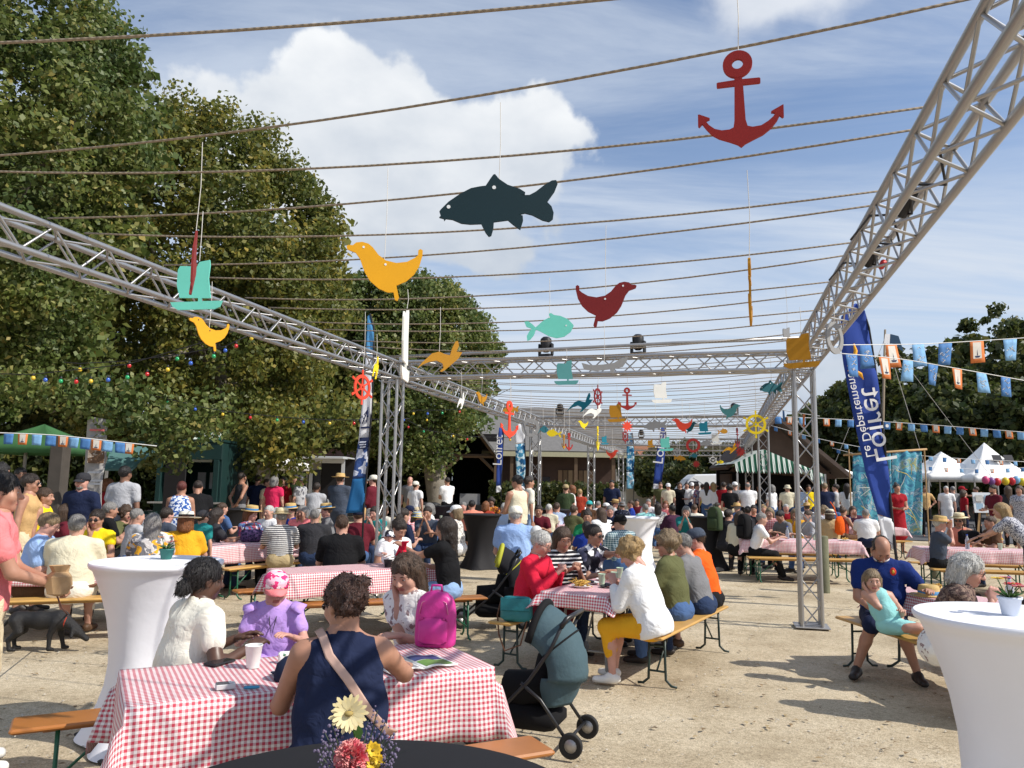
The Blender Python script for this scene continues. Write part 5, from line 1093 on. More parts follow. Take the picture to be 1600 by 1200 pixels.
def petals(m, c, s, root, n=14, tilt=None, layers=2, eye=None):
    mb = MB(); T = tilt or Matrix.Identity(3); c = Vector(c)
    for ly in range(layers):
        for k in range(n):
            a = 2*math.pi*(k+.5*ly)/n; ln = s*(1-.16*ly)*(1-.06*((k*7) % 3)); w_ = s*1.75/n; zz = .12*s+.12*s*ly
            pr = [(.15, 0, 0), (.55, w_, .10), (.9, w_*.8, .06), (1, 0, .0), (.9, -w_*.8, .06), (.55, -w_, .10)]
            vs = []
            for u, v, h in pr: x, y = u*ln, v; vs.append(c+T @ Vector((x*math.cos(a)-y*math.sin(a), x*math.sin(a)+y*math.cos(a), zz*u+h*s*.4)))
            mb.add(vs, [tuple(range(6))])
    o = mb.build('blossom', m, root, True, False); 
    e = MB(); e.ball(c+T @ Vector((0, 0, s*.12)), s*.22, 10, 6, (1, 1, .6)); e.build('flower_eye', eye or mat('flower_eye', (.28, .18, .03), .8), o, True); return o
def cocktail():
    wh = mat('stretch_white', lin((236, 236, 241)), .75, .04, 3., spec=.25, bump=.22, bscale=7); bk = mat('stretch_black', lin((26, 25, 28)), .7, .1, spec=.3); red = mat('petal_red', (.55, .02, .03), .6); yl = mat('petal_yellow', (.75, .5, .03), .6); pk = mat('petal_pink', (.6, .18, .2), .6); cr = mat('petal_cream', (.85, .74, .42), .6); orr = mat('petal_orange', (.7, .2, .06), .6)
    p = P(247, 876, 5.5); stretch_cover('stand_up_table', p, .87, p.z, wh, 'white covered stand-up table at the left behind the woman in the white top')
    flower_pot((p.x+.03, p.y+.06, p.z+.004), mat('pot_teal', (.03, .16, .14), .5), 'teal pot of red flowers on the left white stand-up table', [(red, .03), (orr, .028), (pk, .026), (red, .025)], .075)
    p = P(1592, 962, 3.65); stretch_cover('stand_up_table', p, .88, p.z, wh, 'white covered stand-up table at the right edge in front')
    flower_pot((p.x-.05, p.y-.02, p.z+.004), mat('pot_pale', (.62, .68, .78), .5), 'pale pot with red gerbera on the right white stand-up table', [(red, .05), (yl, .035), (pk, .04), (pk, .035)], .085)
    p = P(996, 806, 15.5); stretch_cover('stand_up_table', p, .87, 1.15, wh, 'white covered stand-up table in the middle behind the blonde woman')
    for px, py, D, lb in ((752, 795, 16.5, 'black covered stand-up table left of the light blue shirt'), (868, 784, 20.5, 'black covered stand-up table behind the second left tower'), (1106, 798, 17.0, 'black covered stand-up table left of the green backpack'), (366, 785, 17.5, 'black covered stand-up table behind the straw-hatted woman at left'), (464, 776, 19, 'black covered stand-up table before the catering van'), (690, 780, 22, 'black covered stand-up table before the pale tree trunk')):
        q = P(px, py, D); stretch_cover('stand_up_table', q, .87, 1.12, bk, lb, n=32)
    flower_pot((P(1106, 790, 17).x, 17, 1.124), mat('pot_pale'), 'pot of yellow flowers on the black table by the green backpack', [(yl, .06), (orr, .05), (yl, .05)], .1)
    # black table right under the camera, with its bouquet
    c = Vector((-.26, 1.46, 0)); stretch_cover('stand_up_table', c, .90, 1.15, bk, 'black covered stand-up table in the lower foreground', n=64)
    b0 = P(556, 1215, 1.46); b0.z = 1.156; rt = empty('bouquet', b0, 0, 'bouquet with cream gerbera, pink carnation and lilac sprigs in the foreground', 'flowers')
    MB().lathe([(.03, 0), (.034, .01), (.042, .05), (.042, .055), (.038, .055)], 18, cap=False).build('vase', mat('vase_glass', (.3, .35, .36), .2), rt, True)
    def rel(px, py, D): return P(px, py, D)-b0
    def face(p): return (Vector((0, 0, CAMH))-(b0+p)).normalized().to_track_quat('Z', 'Y').to_matrix()
    st = mat('stem_green'); g = rel(545, 1114, 1.42)
    MB().tube([(0, 0, .03), g*.6+Vector((.01, 0, .02)), g], .0025, 6).build('stem', st, rt)
    petals(cr, g, .036, rt, 17, face(g)@Matrix.Rotation(.25, 3, 'X'), 2, mat('gerbera_eye', (.35, .26, .09), .9))
    # carnation: ruffled petals over a dome
    cp = rel(549, 1184, 1.40); F3 = face(cp) @ Matrix.Rotation(-.5, 3, 'X'); m2, N, Lk, b = newmat('carnation'); g2 = N.new('ShaderNodeNewGeometry'); r2 = N.new('ShaderNodeValToRGB'); Lk(g2.outputs['Random Per Island'], r2.inputs[0]); r2.color_ramp.elements[0].color = (.80, .42, .38, 1); r2.color_ramp.elements[1].color = (.72, .08, .14, 1); Lk(r2.outputs[0], b.inputs['Base Color']); b.inputs['Roughness'].default_value = .7
    mb = MB(); rd = random.Random(4)
    for k in range(70):
        th = math.acos(1-rd.random()*1.15); ph = k*2.4; d = Vector((math.sin(th)*math.cos(ph), math.sin(th)*math.sin(ph), math.cos(th))); a = d.orthogonal().normalized(); b_ = d.cross(a); q = rd.random()*6; u = a*math.cos(q)+b_*math.sin(q); v = d.cross(u)
        vs = [d*.008]; 
        for j in range(6): t = -1+2*j/5; vs.append(d*(.026+.004*(j % 2)+rd.uniform(-.002, .002))+u*(t*.012)+v*(.003*((j % 2)*2-1)))
        mb.add([cp+F3 @ x for x in vs], [(0, j, j+1) for j in range(1, 6)])
    mb.build('carnation', m2, rt, False, False)
    for px, py, s in ((583, 1172, .016), (581, 1192, .017), (593, 1190, .013)): q = rel(px, py, 1.41); petals(yl, q, s, rt, 10, face(q), 3); MB().tube([(0, 0, .03), q*.7, q], .002, 5).build('stem', st, rt)
    lil = mat('statice_lilac', (.16, .13, .21), .8, .4, 60); rd = random.Random(9)
    for px, py in ((590, 1110), (602, 1128), (612, 1148), (600, 1155), (588, 1140), (620, 1165), (615, 1180), (505, 1160), (497, 1175), (512, 1182), (520, 1135), (508, 1145), (605, 1185), (575, 1125), (596, 1168), (500, 1190), (530, 1150)):
        q = rel(px, py, rd.uniform(1.38, 1.52)); MB().tube([(0, 0, .03), q*.55+Vector((0, 0, .015)), q], [.0018, .0014, .001], 4).build('stem', mat('dull_stem', (.06, .08, .05), .8), rt)
        mb = MB()
        for k in range(16): t = .72+.30*k/16; mb.ball(q*t+Vector((rd.uniform(-1, 1), rd.uniform(-1, 1), rd.uniform(-1, 1)))*.007, rd.uniform(.0016, .0035), 5, 4)
        mb.build('sprig', lil, rt)
    lf = MB()
    for px, py, a in ((505, 1155, 2.6), (605, 1172, .3), (615, 1178, .1), (525, 1165, 2.9), (560, 1145, 1.5)):
        q = rel(px, py, 1.43); d = Vector((math.cos(a), -.1, math.sin(a)*.5+.2)).normalized()*.03; s = Vector((0, .3, 1)).cross(d).normalized()*.008; lf.add([q-d, q+s, q+d, q-s], [(0, 1, 2, 3)])
    lf.build('leaves', mat('leaf_green'), rt, fixn=False)
cocktail()
# ------------------------------------------------------------------ things on and by the tables
def bollards():
    m = mat('treated_wood', (.16, .16, .10), .9, .3, 8, bump=.3, bscale=30)
    for px, py, h, lb in ((1289, 925, .95, 'round wooden bollard beside the first right tower'), (1461, 902, .62, 'round wooden bollard by the straw-hatted man'), (663, 882, .8, 'round wooden bollard between mother and woman in black')):
        p = G(px, py); mb = MB(); mb.lathe([(.085, -.02), (.085, h-.02), (.07, h), (.001, h+.004)], 18, cap=False); mb.build('bollard', m, None, True, label=lb, cat='bollard', group='wooden bollards', loc=p)
bollards()
def cup(c, m, label, h=.10, r=.038, fill=None, group='paper cups'):
    rt = empty('cup', c, 0, label, 'cup', group); MB().lathe([(r*.72, 0), (r*.74, .004), (r, h-.004), (r*1.06, h-.002), (r*1.06, h+.002), (r*.97, h), (r*.72, .006)], 20, cap=False).build('wall', m, rt, True)
    MB().lathe([(r*.9, h*.8), (.001, h*.8)], 16, cap=False).build('drink', fill or mat('coffee', (.06, .03, .015), .2), rt); return rt
def tabletop():
    c, ang, L, W, nn, ax = TA; zt = .766; X = Matrix.Rotation(ang, 3, 'Z')
    def on(px, py, h=0): return G(px, py, zt+h)
    wh = mat('white_paper', (.75, .75, .72), .6)
    p = on(395, 1043); cup(p, wh, 'white paper cup on the foreground table', .115, .044)
    p = on(352, 1076); rt = empty('cigarette_pack', p, R(25), 'grey and white cigarette pack on the foreground table', 'pack'); MB().box((0, 0, .013), (.088, .056, .024), None, .003).build('box', mat('pack_white', (.6, .6, .6), .5), rt); MB().box((-.012, 0, .0265), (.06, .05, .002)).build('printed_lid', mat('pack_dark', (.09, .09, .1), .5), rt)
    MB().box((.02, .0, .028), (.012, .05, .0012)).build('printed_band', mat('pack_white'), rt)
    p = on(393, 1077); MB().box((0, 0, .009), (.075, .02, .014), None, .006).build('lighter', mat('lighter_blue', (.05, .3, .5), .3), None, label='small blue lighter beside the cigarette pack', cat='lighter', loc=p, rz=R(15))
    p = on(343, 1037); rt = empty('phone', p, R(-25), 'dark phone lying before the woman in the white top', 'phone'); MB().box((0, 0, .008), (.09, .15, .012), None, .004).build('case', mat('black_plastic'), rt); MB().box((0, 0, .0148), (.08, .14, .001)).build('screen', mat('dark_glass'), rt)
    p = on(455, 1035); rt = empty('napkin', p, .3, 'folded green-printed paper napkin behind the navy cap', 'napkin'); MB().box((0, 0, .03), (.14, .05, .055), None, .008).build('sheet', pattern('napkin_print', 'noise', [(230, 230, 225), (90, 140, 110)], 30, .42), rt)
    p = on(458, 1060); rt = empty('cap', p, 2.2, 'navy cap lying on the foreground table', 'cap'); MB().lathe([(.095, 0), (.097, .03), (.085, .075), (.05, .105), (.001, .115)], 18, sx=.85).build('crown', fabric('cap_navy', (32, 40, 62)), rt, True); MB().box((.11, 0, .008), (.09, .13, .008), None, .004).build('visor', fabric('cap_navy', (32, 40, 62)), rt)
    # open magazine
    p = on(645, 1040); rt = empty('magazine', p, ang+R(6), 'open magazine with green photo on the foreground table', 'magazine')
    for s in (-1, 1):
        mb = MB(); n = 8
        for j in range(2):
            for i in range(n+1): t = i/n; mb.v.append((s*(.003+.20*t), -.14+.28*j, .006+.018*math.sin(min(1, t*1.5)*math.pi)*.6+.004))
        for i in range(n): mb.f.append((i, i+1, i+n+2, i+n+1)); mb.mi.append(0)
        solid(mb.build('page', mat('white_paper'), rt, True), .006)
        for k, (y0, y1, cc) in enumerate((((-.12, .0, (.13, .25, .06)), (.01, .12, (.04, .06, .16))) if s > 0 else ((.02, .12, (.35, .35, .38)), (-.12, -.02, (.5, .5, .5))))):
            mb = MB()
            for j in range(2):
                for i in range(n+1): t = .08+.84*i/n; mb.v.append((s*(.003+.20*t), y0+(y1-y0)*j, .0145+.018*math.sin(min(1, t*1.5)*math.pi)*.6))
            for i in range(n): mb.f.append((i, i+1, i+n+2, i+n+1)); mb.mi.append(0)
            mb.build('printed_picture', mat('picture%d%d' % (s, k), cc, .5, .5, 20), rt, True)
    # pink backpack
    p = on(680, 1009); pk = mat('pink_nylon', (.56, .035, .26), .42, .15, 12, bump=.4, bscale=14, spec=.4); pk2 = mat('pink_clear', (.62, .16, .32), .2, .1, spec=.6); rt = empty('backpack', p, R(-8), 'bright pink backpack standing on the foreground table', 'backpack')
    def pack(rt, m, m2, w_, d, h, straps=True):
        mb = MB(); n = 24; prof = [(0, .86), (.03, .97), (.12, 1), (.55, .99), (.75, .93), (.88, .78), (.96, .52), (1, .12)]
        vs = []
        for z, s in prof:
            for k in range(n):
                q = 2*math.pi*k/n; cx, cy = math.cos(q), math.sin(q); e = .55
                vs.append((math.copysign(abs(cx)**e, cx)*w_/2*s, math.copysign(abs(cy)**e, cy)*d/2*(.55+.45*s), z*h))
        fs = [(i*n+k, i*n+(k+1) % n, (i+1)*n+(k+1) % n, (i+1)*n+k) for i in range(len(prof)-1) for k in range(n)]+[tuple(reversed(range(n))), tuple(range((len(prof)-1)*n, len(prof)*n))]
        b = mb.add(vs, fs).build('bag', m, rt, True); MB().box((0, -d/2-.012, h*.3), (w_*.72, .045, h*.46), None, .02).build('front_pocket', m, rt, True)
        MB().tube([(-.035, .0, h*.97), (-.03, 0, h*1.09), (.03, 0, h*1.09), (.035, 0, h*.97)], .008, 6).build('handle', m, rt, True)
        MB().tube([(-w_*.36, -d*.5-.002, h*.60), (-w_*.30, -d*.45, h*.80), (0, -d*.36, h*.90), (w_*.30, -d*.45, h*.80), (w_*.36, -d*.5-.002, h*.60)], .004, 5).build('zip', m2, rt, True)
        if straps:
            for s in (-1, 1): MB().tube([(s*w_*.22, d*.4, h*.92), (s*w_*.3, d*.62, h*.7), (s*w_*.33, d*.58, h*.3), (s*w_*.36, d*.45, h*.05)], .013, 6).build('strap', m2, rt, True)
        return rt
    pack(rt, pk, pk2, .25, .13, .33); global PACK; PACK = pack
    # table of six: food
    c, a = TB; b = Vector((a.y, -a.x, 0)); T2 = lambda u, v, h=.766: c+a*u+b*v+Vector((0, 0, h))
    cupg = mat('pale_green_cup', (.45, .6, .45), .5)
    for k, (u, v) in enumerate(((-.35, -.02), (-.12, .02), (.22, .05), (.32, -.1))): cup(T2(u, v), cupg, ['pale green cup nearest the chips on the table of six', 'second pale green cup on the table of six, by the white carton', 'pale green cup behind the water bottle', 'pale green cup farthest along the table of six'][k], .11, .037)
    rt = empty('plate', T2(-.62, -.12), 0, 'tray of yellow chips at the corner of the table of six', 'food'); MB().lathe([(.06, 0), (.10, .014), (.102, .02), (.095, .016), (.05, .006)], 20, cap=False).build('tray', mat('white_paper'), rt); rd = random.Random(2); mb = MB()
    for k in range(60): q = Vector((rd.gauss(0, .035), rd.gauss(0, .035), .015+rd.random()*.05)); d = Vector((rd.uniform(-1, 1), rd.uniform(-1, 1), rd.uniform(-.3, .5))).normalized()*.03; mb.tube([q-d, q+d], .005, 4)
    mb.build('chips', mat('chips', (.62, .38, .08), .6, .2), rt, kind='stuff')
    for k, (u, v, s) in enumerate(((-.3, -.17, .1), (-.45, .12, .11), (.05, -.15, .1))):
        rt = empty('plate', T2(u, v), 0, ['plate of dark mussels before the striped woman', 'black tray of food before the white blouse', 'plate of food before the man in sunglasses'][k], 'food'); MB().lathe([(s*.6, 0), (s, .012), (s*1.02, .016), (s*.6, .008)], 22, cap=False).build('dish', mat('white_paper') if k != 1 else mat('black_plastic'), rt); mb = MB()
        for j in range(14): mb.ball((rd.gauss(0, s*.3), rd.gauss(0, s*.3), .018+.01*rd.random()), .017, 6, 4, (1, .6, .6))
        mb.build('mussels', mat('mussel', (.02, .02, .03), .3, .4) if k != 2 else mat('bread', (.45, .27, .10), .8), rt, kind='stuff')
    rt = empty('carton', T2(-.1, .16), R(20), 'open white food carton on the table of six', 'box'); MB().box((0, 0, .02), (.16, .12, .04), None, .004).build('tray', mat('white_paper'), rt); MB().box((.075, 0, .08), (.006, .12, .10), Matrix.Rotation(.25, 3, 'Y')).build('lid', mat('white_paper'), rt)
    rt = empty('bottle', T2(.12, .1), 0, 'clear water bottle with blue cap on the table of six', 'bottle'); MB().lathe([(.03, 0), (.033, .01), (.033, .13), (.028, .155), (.013, .185), (.013, .2)], 16).build('body', mat('bottle_clear', (.55, .62, .7), .1, .05, trans=.6), rt, True); MB().lathe([(.015, .2), (.015, .215)], 12).build('bottle_cap', mat('cap_blue', (.03, .08, .4), .4), rt)
    # teal shoulder bag on the bench
    p = G(807, 972, .46); rt = empty('shoulder_bag', (p.x, p.y, .462), R(-12), 'teal shoulder bag on the bench end behind the red-shirted man', 'bag'); tl = mat('teal_leather', (.02, .17, .20), .45, .15, 9, bump=.25, bscale=16)
    MB().box((0, 0, .12), (.30, .13, .23), None, .035).build('bag', tl, rt, True); MB().box((0, -.07, .17), (.285, .012, .12), None, .005).build('flap', tl, rt); MB().tube([(-.15, 0, .2), (-.19, .02, .05), (-.17, 0, -.12), (-.10, -.05, -.26), (.05, -.05, -.2), (.15, 0, .2)], .008, 6).build('strap', mat('brown_leather', (.12, .05, .025), .5), rt, True)
    # others
    T3 = TC[0]; rt = empty('flower_pot', (T3.x+.35, T3.y+.05, .766), 0, 'pot of yellow and red flowers on the table of the mother', 'flowers')
    MB().lathe([(.035, 0), (.05, .08), (.052, .085)], 16).build('pot', mat('black_plastic'), rt, True)
    for k in range(6): petals([mat('petal_yellow'), mat('petal_red'), mat('petal_orange')][k % 3], (.05*math.cos(k), .05*math.sin(k), .11+.02*(k % 2)), .026, rt, 9)
    cup((T3.x+.62, T3.y+.25, .766), cupg, 'pale green cup before the woman in black', .12, .04)
    rt = empty('bottle', (T3.x+.45, T3.y+.28, .766), 0, 'dark glass bottle beside the baby', 'bottle'); MB().lathe([(.03, 0), (.034, .01), (.034, .13), (.015, .19), (.014, .24)], 14).build('glass', mat('brown_glass', (.04, .02, .01), .1), rt, True)
    for (px, py, lb) in ((1558, 845, 'yellow dish on the table at the right edge'), (1520, 838, 'clear tray on the table at the right edge'), (1225, 826, 'bread board before the man with black backpack')):
        p = G(px, py, .766); rt = empty('plate', p, 0, lb, 'food'); MB().lathe([(.08, 0), (.13, .02), (.12, .02), (.07, .006)], 18, cap=False).build('dish', mat('white_paper'), rt); mb = MB()
        for j in range(12): mb.ball((rd.gauss(0, .05), rd.gauss(0, .05), .03), .03, 6, 4)
        mb.build('food', mat('chips'), rt)
    for k, (c_, an, lb) in enumerate(TSETS):
        a_, b_ = Vector((math.cos(an), math.sin(an), 0)), Vector((-math.sin(an), math.cos(an), 0)); rd = random.Random(40+k)
        def spot(u): return c_+a_*(u+rd.uniform(-.08, .08))+b_*rd.uniform(-.17, .17)+Vector((0, 0, .766))
        cup(spot(-.75), wh, f'white cup on the table {lb}'); cup(spot(.35), cupg, f'green cup on the table {lb}')
        rt = empty('bottle', spot(-.2), 0, f'water bottle on the table {lb}', 'bottle', 'bottles on the tables'); MB().lathe([(.03, 0), (.034, .01), (.034, .15), (.013, .21), (.013, .23)], 12).build('body', mat('bottle_clear'), rt, True); MB().lathe([(.015, .23), (.015, .25)], 10).build('bottle_cap', mat('cap_blue'), rt)
        rt = empty('plate', spot(.8), 0, f'chips on the table {lb}', 'food', 'plates on the tables'); MB().lathe([(.07, 0), (.11, .014), (.112, .018), (.06, .006)], 16, cap=False).build('dish', wh, rt); mb = MB()
        for j in range(16): q = Vector((rd.gauss(0, .035), rd.gauss(0, .035), .02+.03*rd.random())); d = Vector((rd.uniform(-1, 1), rd.uniform(-1, 1), .2)).normalized()*.03; mb.tube([q-d, q+d], .006, 4)
        mb.build('chips', mat('chips'), rt, kind='stuff')
    rt = empty('straw_hat', (TH.x-.22, TH.y+.35, .765), 0, 'straw hat with blue band lying on the table behind the old lady', 'hat'); hat_mesh_straw(rt, mat('straw', (.55, .38, .15), .8, .2, 60, bump=.4, bscale=150), mat('band_blue', (.05, .2, .4), .7))
    p = P(1535, 775, 24); rt = empty('easel', (p.x, 24, 0), 0, 'wooden easel with pale poster before the white gazebos', 'easel'); wd = mat('pale_wood')
    for k, (x, y) in enumerate(((-.3, 0), (.3, 0), (0, .4))): MB().tube([(x, y, 0), (0, .05, 1.75)], .022, 6).build('leg', wd, rt)
    MB().box((0, -.03, 1.42), (.62, .03, .62), Matrix.Rotation(-.12, 3, 'X')).build('board', mat('poster', (.6, .63, .66), .6), rt)
    for i in range(2):
        for j in range(2): MB().box((-.14+.28*i, -.055, 1.30+.25*j), (.22, .012, .19), Matrix.Rotation(-.12, 3, 'X')).build('printed_picture', mat('poster_pic%d' % ((i+j) % 2), [(.25, .38, .5), (.42, .42, .4)][(i+j) % 2], .6, .4, 20), rt)
    bc = {'red': (.5, .02, .03), 'yellow': (.65, .5, .03), 'pink': (.6, .08, .2), 'blue': (.2, .4, .6), 'purple': (.2, .08, .25), 'white': (.7, .7, .68)}
    for k, (px, py, c_, lb) in enumerate(((1540, 750, 'pink', 'pink balloon, leftmost under the right gazebo'), (1549, 752, 'purple', 'purple balloon under the right gazebo'), (1558, 753, 'red', 'red balloon left of the yellow one under the right gazebo'), (1571, 752, 'yellow', 'yellow balloon between two red ones under the right gazebo'), (1581, 752, 'red', 'red balloon right of the yellow one under the right gazebo'), (1588, 750, 'blue', 'pale blue balloon under the right gazebo'), (1597, 753, 'yellow', 'yellow balloon at the right picture edge'))):
        p = P(px, py, 33); rt = empty('balloon', p, 0, lb, 'balloon', 'balloons under the gazebo'); MB().ball((0, 0, 0), .15, 12, 9, (1, 1, 1.15)).build('skin', mat('balloon_'+c_, bc[c_], .3), rt, True); MB().tube([(0, 0, -.16), (0, .1, .6)], .006, 4).build('string', mat('white_cord'), rt)
    p = P(838, 832, 10.5); rt = empty('balloon', p, 0, 'white and yellow balloon behind the red-shirted man', 'balloon'); MB().ball((0, 0, 0), .085, 14, 10, (1, 1, 1.1)).build('skin', mat('balloon_white', bc['white'], .3), rt, True); MB().ball((.02, .02, -.13), .06, 12, 8).build('lower_skin', mat('balloon_yellow'), rt, True)
    for px, lb in ((664, 'white bin left of the pale tree trunk'), (677, 'white bin nearest the pale tree trunk')):
        p = P(px, 780, 30); rt = empty('bin', (p.x, 30, 0), 0, lb, 'bin', 'white bins'); MB().lathe([(.2, 0), (.27, .9), (.28, .92)], 16).build('drum', mat('white_paper'), rt, True); MB().lathe([(.29, .92), (.29, .96), (.1, 1.02)], 16).build('lid', mat('black_plastic'), rt, True)
# ------------------------------------------------------------------ smooth bodies: blended tapered limbs polygonised by surface nets
class Blob:
    def __init__(s): s.p = []
    def rc(s, a, b, ra, rb, k=.03, flat=None, sub=False):
        s.p.append((np.array(a, float), np.array(b, float), ra, rb, k, flat, sub)); return s
    def sp(s, c, r, k=.03, sub=False, sc=None, rot=None):
        """ball, or ellipsoid with radii r*(sc)"""
        s.p.append((np.array(c, float), None, r, r, k, (np.array(sc, float) if sc is not None else None), sub)); return s
    def mesh(s, res, disp=None, cut=None, smooth=1):
        lo = np.full(3, 1e9); hi = -lo; bb = []
        for a, b, ra, rb, k, fl, sub in s.p:
            m = max(ra, rb)
            if b is None: e = m*(fl if fl is not None else np.ones(3)); l, h = a-e, a+e
            else:
                e = m*(fl[1] if fl else 1.); l, h = np.minimum(a, b)-max(e, m), np.maximum(a, b)+max(e, m)
            bb.append((l, h))
            if not sub: lo, hi = np.minimum(lo, l), np.maximum(hi, h)
        lo = lo-2.5*res; hi = hi+2.5*res; n = np.ceil((hi-lo)/res).astype(int)+1
        ax = [lo[i]+res*np.arange(n[i]) for i in range(3)]; F = np.full(n, 1e2, np.float32)
        for (a, b, ra, rb, k, fl, sub), (l, h) in zip(s.p, bb):
            i0 = np.clip(np.floor((l-k-2*res-lo)/res).astype(int), 0, n); i1 = np.clip(np.ceil((h+k+2*res-lo)/res).astype(int)+1, 0, n)
            if np.any(i1 <= i0): continue
            sl = tuple(slice(p, q) for p, q in zip(i0, i1)); X, Y, Z = np.meshgrid(*[ax[i][sl[i]] for i in range(3)], indexing='ij', sparse=True)
            px, py, pz = X-a[0], Y-a[1], Z-a[2]
            if b is None:
                if fl is None: d = np.sqrt(px*px+py*py+pz*pz)-ra
                else: q = np.sqrt((px/fl[0])**2+(py/fl[1])**2+(pz/fl[2])**2); d = (q-ra)*np.min(fl)*.5+(q-ra)*.5*np.mean(fl)
            else:
                ba = b-a
                if fl:
                    u, f = fl; c = (px*u[0]+py*u[1]+pz*u[2])*(1/f-1); px, py, pz = px+u[0]*c, py+u[1]*c, pz+u[2]*c; ba = ba+np.array(u)*(np.dot(ba, u)*(1/f-1))
                L2 = max(1e-9, float(ba@ba)); t = np.clip((px*ba[0]+py*ba[1]+pz*ba[2])/L2, 0, 1)
                d = np.sqrt((px-t*ba[0])**2+(py-t*ba[1])**2+(pz-t*ba[2])**2)-(ra+(rb-ra)*t)
            cur = F[sl]
            if sub: hh = np.maximum(k-np.abs(cur+d), 0)/k; F[sl] = np.maximum(cur, -d)+hh*hh*k*.25
            else: hh = np.maximum(k-np.abs(cur-d), 0)/k; F[sl] = np.minimum(cur, d)-hh*hh*k*.25
        if disp is not None or cut is not None:
            X, Y, Z = np.meshgrid(*ax, indexing='ij', sparse=True)
            if disp is not None: F = F+disp(X, Y, Z).astype(np.float32)
            if cut is not None: F = np.maximum(F, cut(X, Y, Z).astype(np.float32))
        F[0], F[-1] = 1, 1; F[:, 0], F[:, -1] = 1, 1; F[:, :, 0], F[:, :, -1] = 1, 1
        return snet(F, lo, res)
def snet(F, lo, res):
    I = F < 0; c = [I[i:I.shape[0]-1+i, j:I.shape[1]-1+j, k:I.shape[2]-1+k] for i in (0, 1) for j in (0, 1) for k in (0, 1)]
    cnt = sum(x.astype(np.int8) for x in c); act = (cnt > 0) & (cnt < 8); idx = np.full(act.shape, -1, np.int32); A = np.argwhere(act); idx[act] = np.arange(len(A))
    if len(A) == 0: return np.zeros((0, 3)), np.zeros((0, 4), int)
    vals = {}
    for i in (0, 1):
        for j in (0, 1):
            for k in (0, 1): vals[(i, j, k)] = F[A[:, 0]+i, A[:, 1]+j, A[:, 2]+k]
    acc = np.zeros((len(A), 3)); w_ = np.zeros(len(A))
    for a in vals:
        for ax in range(3):
            if a[ax]: continue
            b = list(a); b[ax] = 1; b = tuple(b); fa, fb = vals[a], vals[b]; m = (fa < 0) != (fb < 0); t = np.where(m, fa/np.where(m, fa-fb, 1), 0)
            p = np.array(a, float)[None, :].repeat(len(A), 0); p[:, ax] += t; acc[m] += p[m]; w_[m] += 1
    V = (A+acc/w_[:, None])*res+lo; Q = []
    for ax in range(3):
        o1, o2 = (ax+1) % 3, (ax+2) % 3; s0 = [slice(None)]*3; s1 = [slice(None)]*3; s0[ax] = slice(0, -1); s1[ax] = slice(1, None)
        ch = I[tuple(s0)] != I[tuple(s1)]; E = np.argwhere(ch); ok = (E[:, o1] > 0) & (E[:, o2] > 0) & (E[:, o1] < F.shape[o1]-1) & (E[:, o2] < F.shape[o2]-1); E = E[ok]
        def cell(d1, d2): q = E.copy(); q[:, o1] -= d1; q[:, o2] -= d2; return idx[q[:, 0], q[:, 1], q[:, 2]]
        q = np.stack([cell(1, 1), cell(0, 1), cell(0, 0), cell(1, 0)], 1); fl = ~I[E[:, 0], E[:, 1], E[:, 2]]; q[fl] = q[fl][:, ::-1]; Q.append(q)
    return V, np.concatenate(Q)
def wav(seed, amp, wl, zs=1.):
    r = np.random.default_rng(seed); ks = r.normal(size=(5, 3)); ks[:, 2] *= zs; ks /= np.linalg.norm(ks, axis=1)[:, None]; ks *= 2*np.pi/wl*r.uniform(.6, 1.5, 5)[:, None]; ph = r.uniform(0, 6, 5)
    return lambda X, Y, Z: amp*sum(np.sin(k[0]*X+k[1]*Y+k[2]*Z+p) for k, p in zip(ks, ph))/2.2
def rid(seed, amp, wl):
    f = wav(seed, 1., wl, .6); return lambda X, Y, Z: amp*(np.minimum(np.abs(f(X, Y, Z)), 1.)-.55)
RES = [dict(body=.020, head=.0068, hand=.0052, hair=.0082, cloth=.0172), dict(body=.031, head=.0102, hand=.0085, hair=.0125, cloth=.027), dict(body=.038, head=.016, hand=.016, hair=.0185, cloth=.035), dict(body=.043, head=.0225, hand=.020, hair=.026, cloth=.044)]
_T = {}
def T_head(lod, fem):
    k = ('head', lod, fem)
    if k in _T: return _T[k]
    b = Blob(); w_ = .94 if fem else 1.
    b.sp((0, -.014, .030), 1, .02, sc=(.0755*w_, .096, .088)); b.sp((0, .020, -.035), 1, .04, sc=(.060*w_, .064, .078)); b.sp((0, .060, -.088), .026*w_, .035); b.rc((-.035*w_, .01, -.07), (.035*w_, .01, -.07), .03, .03, .04)
    b.rc((0, .088, .012), (0, .112, -.026), .0085, .0135, .016); b.rc((-.012, .100, -.030), (.012, .100, -.030), .008, .008, .01); b.rc((-.04, .076, .026), (.04, .076, .026), .013, .013, .025)
    for s in (-1, 1):
        b.sp((s*.031, .098, .004), .016, .012, True); b.sp((s*.043*w_, .055, -.028), .028, .03); b.sp((s*.078*w_, -.008, -.008), 1, .01, sc=(.009, .019, .031))
        b.sp((s*.031, .073, .006), .0165, .008)
    b.rc((-.019, .083, -.056), (.019, .083, -.056), .0075, .0075, .012); b.rc((-.015, .084, -.066), (.015, .084, -.066), .008, .008, .010)
    b.rc((0, -.01, -.06), (0, -.025, -.14), .052*w_, .054*w_, .03)
    V, Fq = b.mesh(RES[lod]['head']); c = V[Fq].mean(1)
    lip = (np.abs(c[:, 0]) < .025) & (np.abs(c[:, 2]+.061) < .011) & (c[:, 1] > .078); _T[k] = (V, Fq, lip.astype(np.int32)); return _T[k]
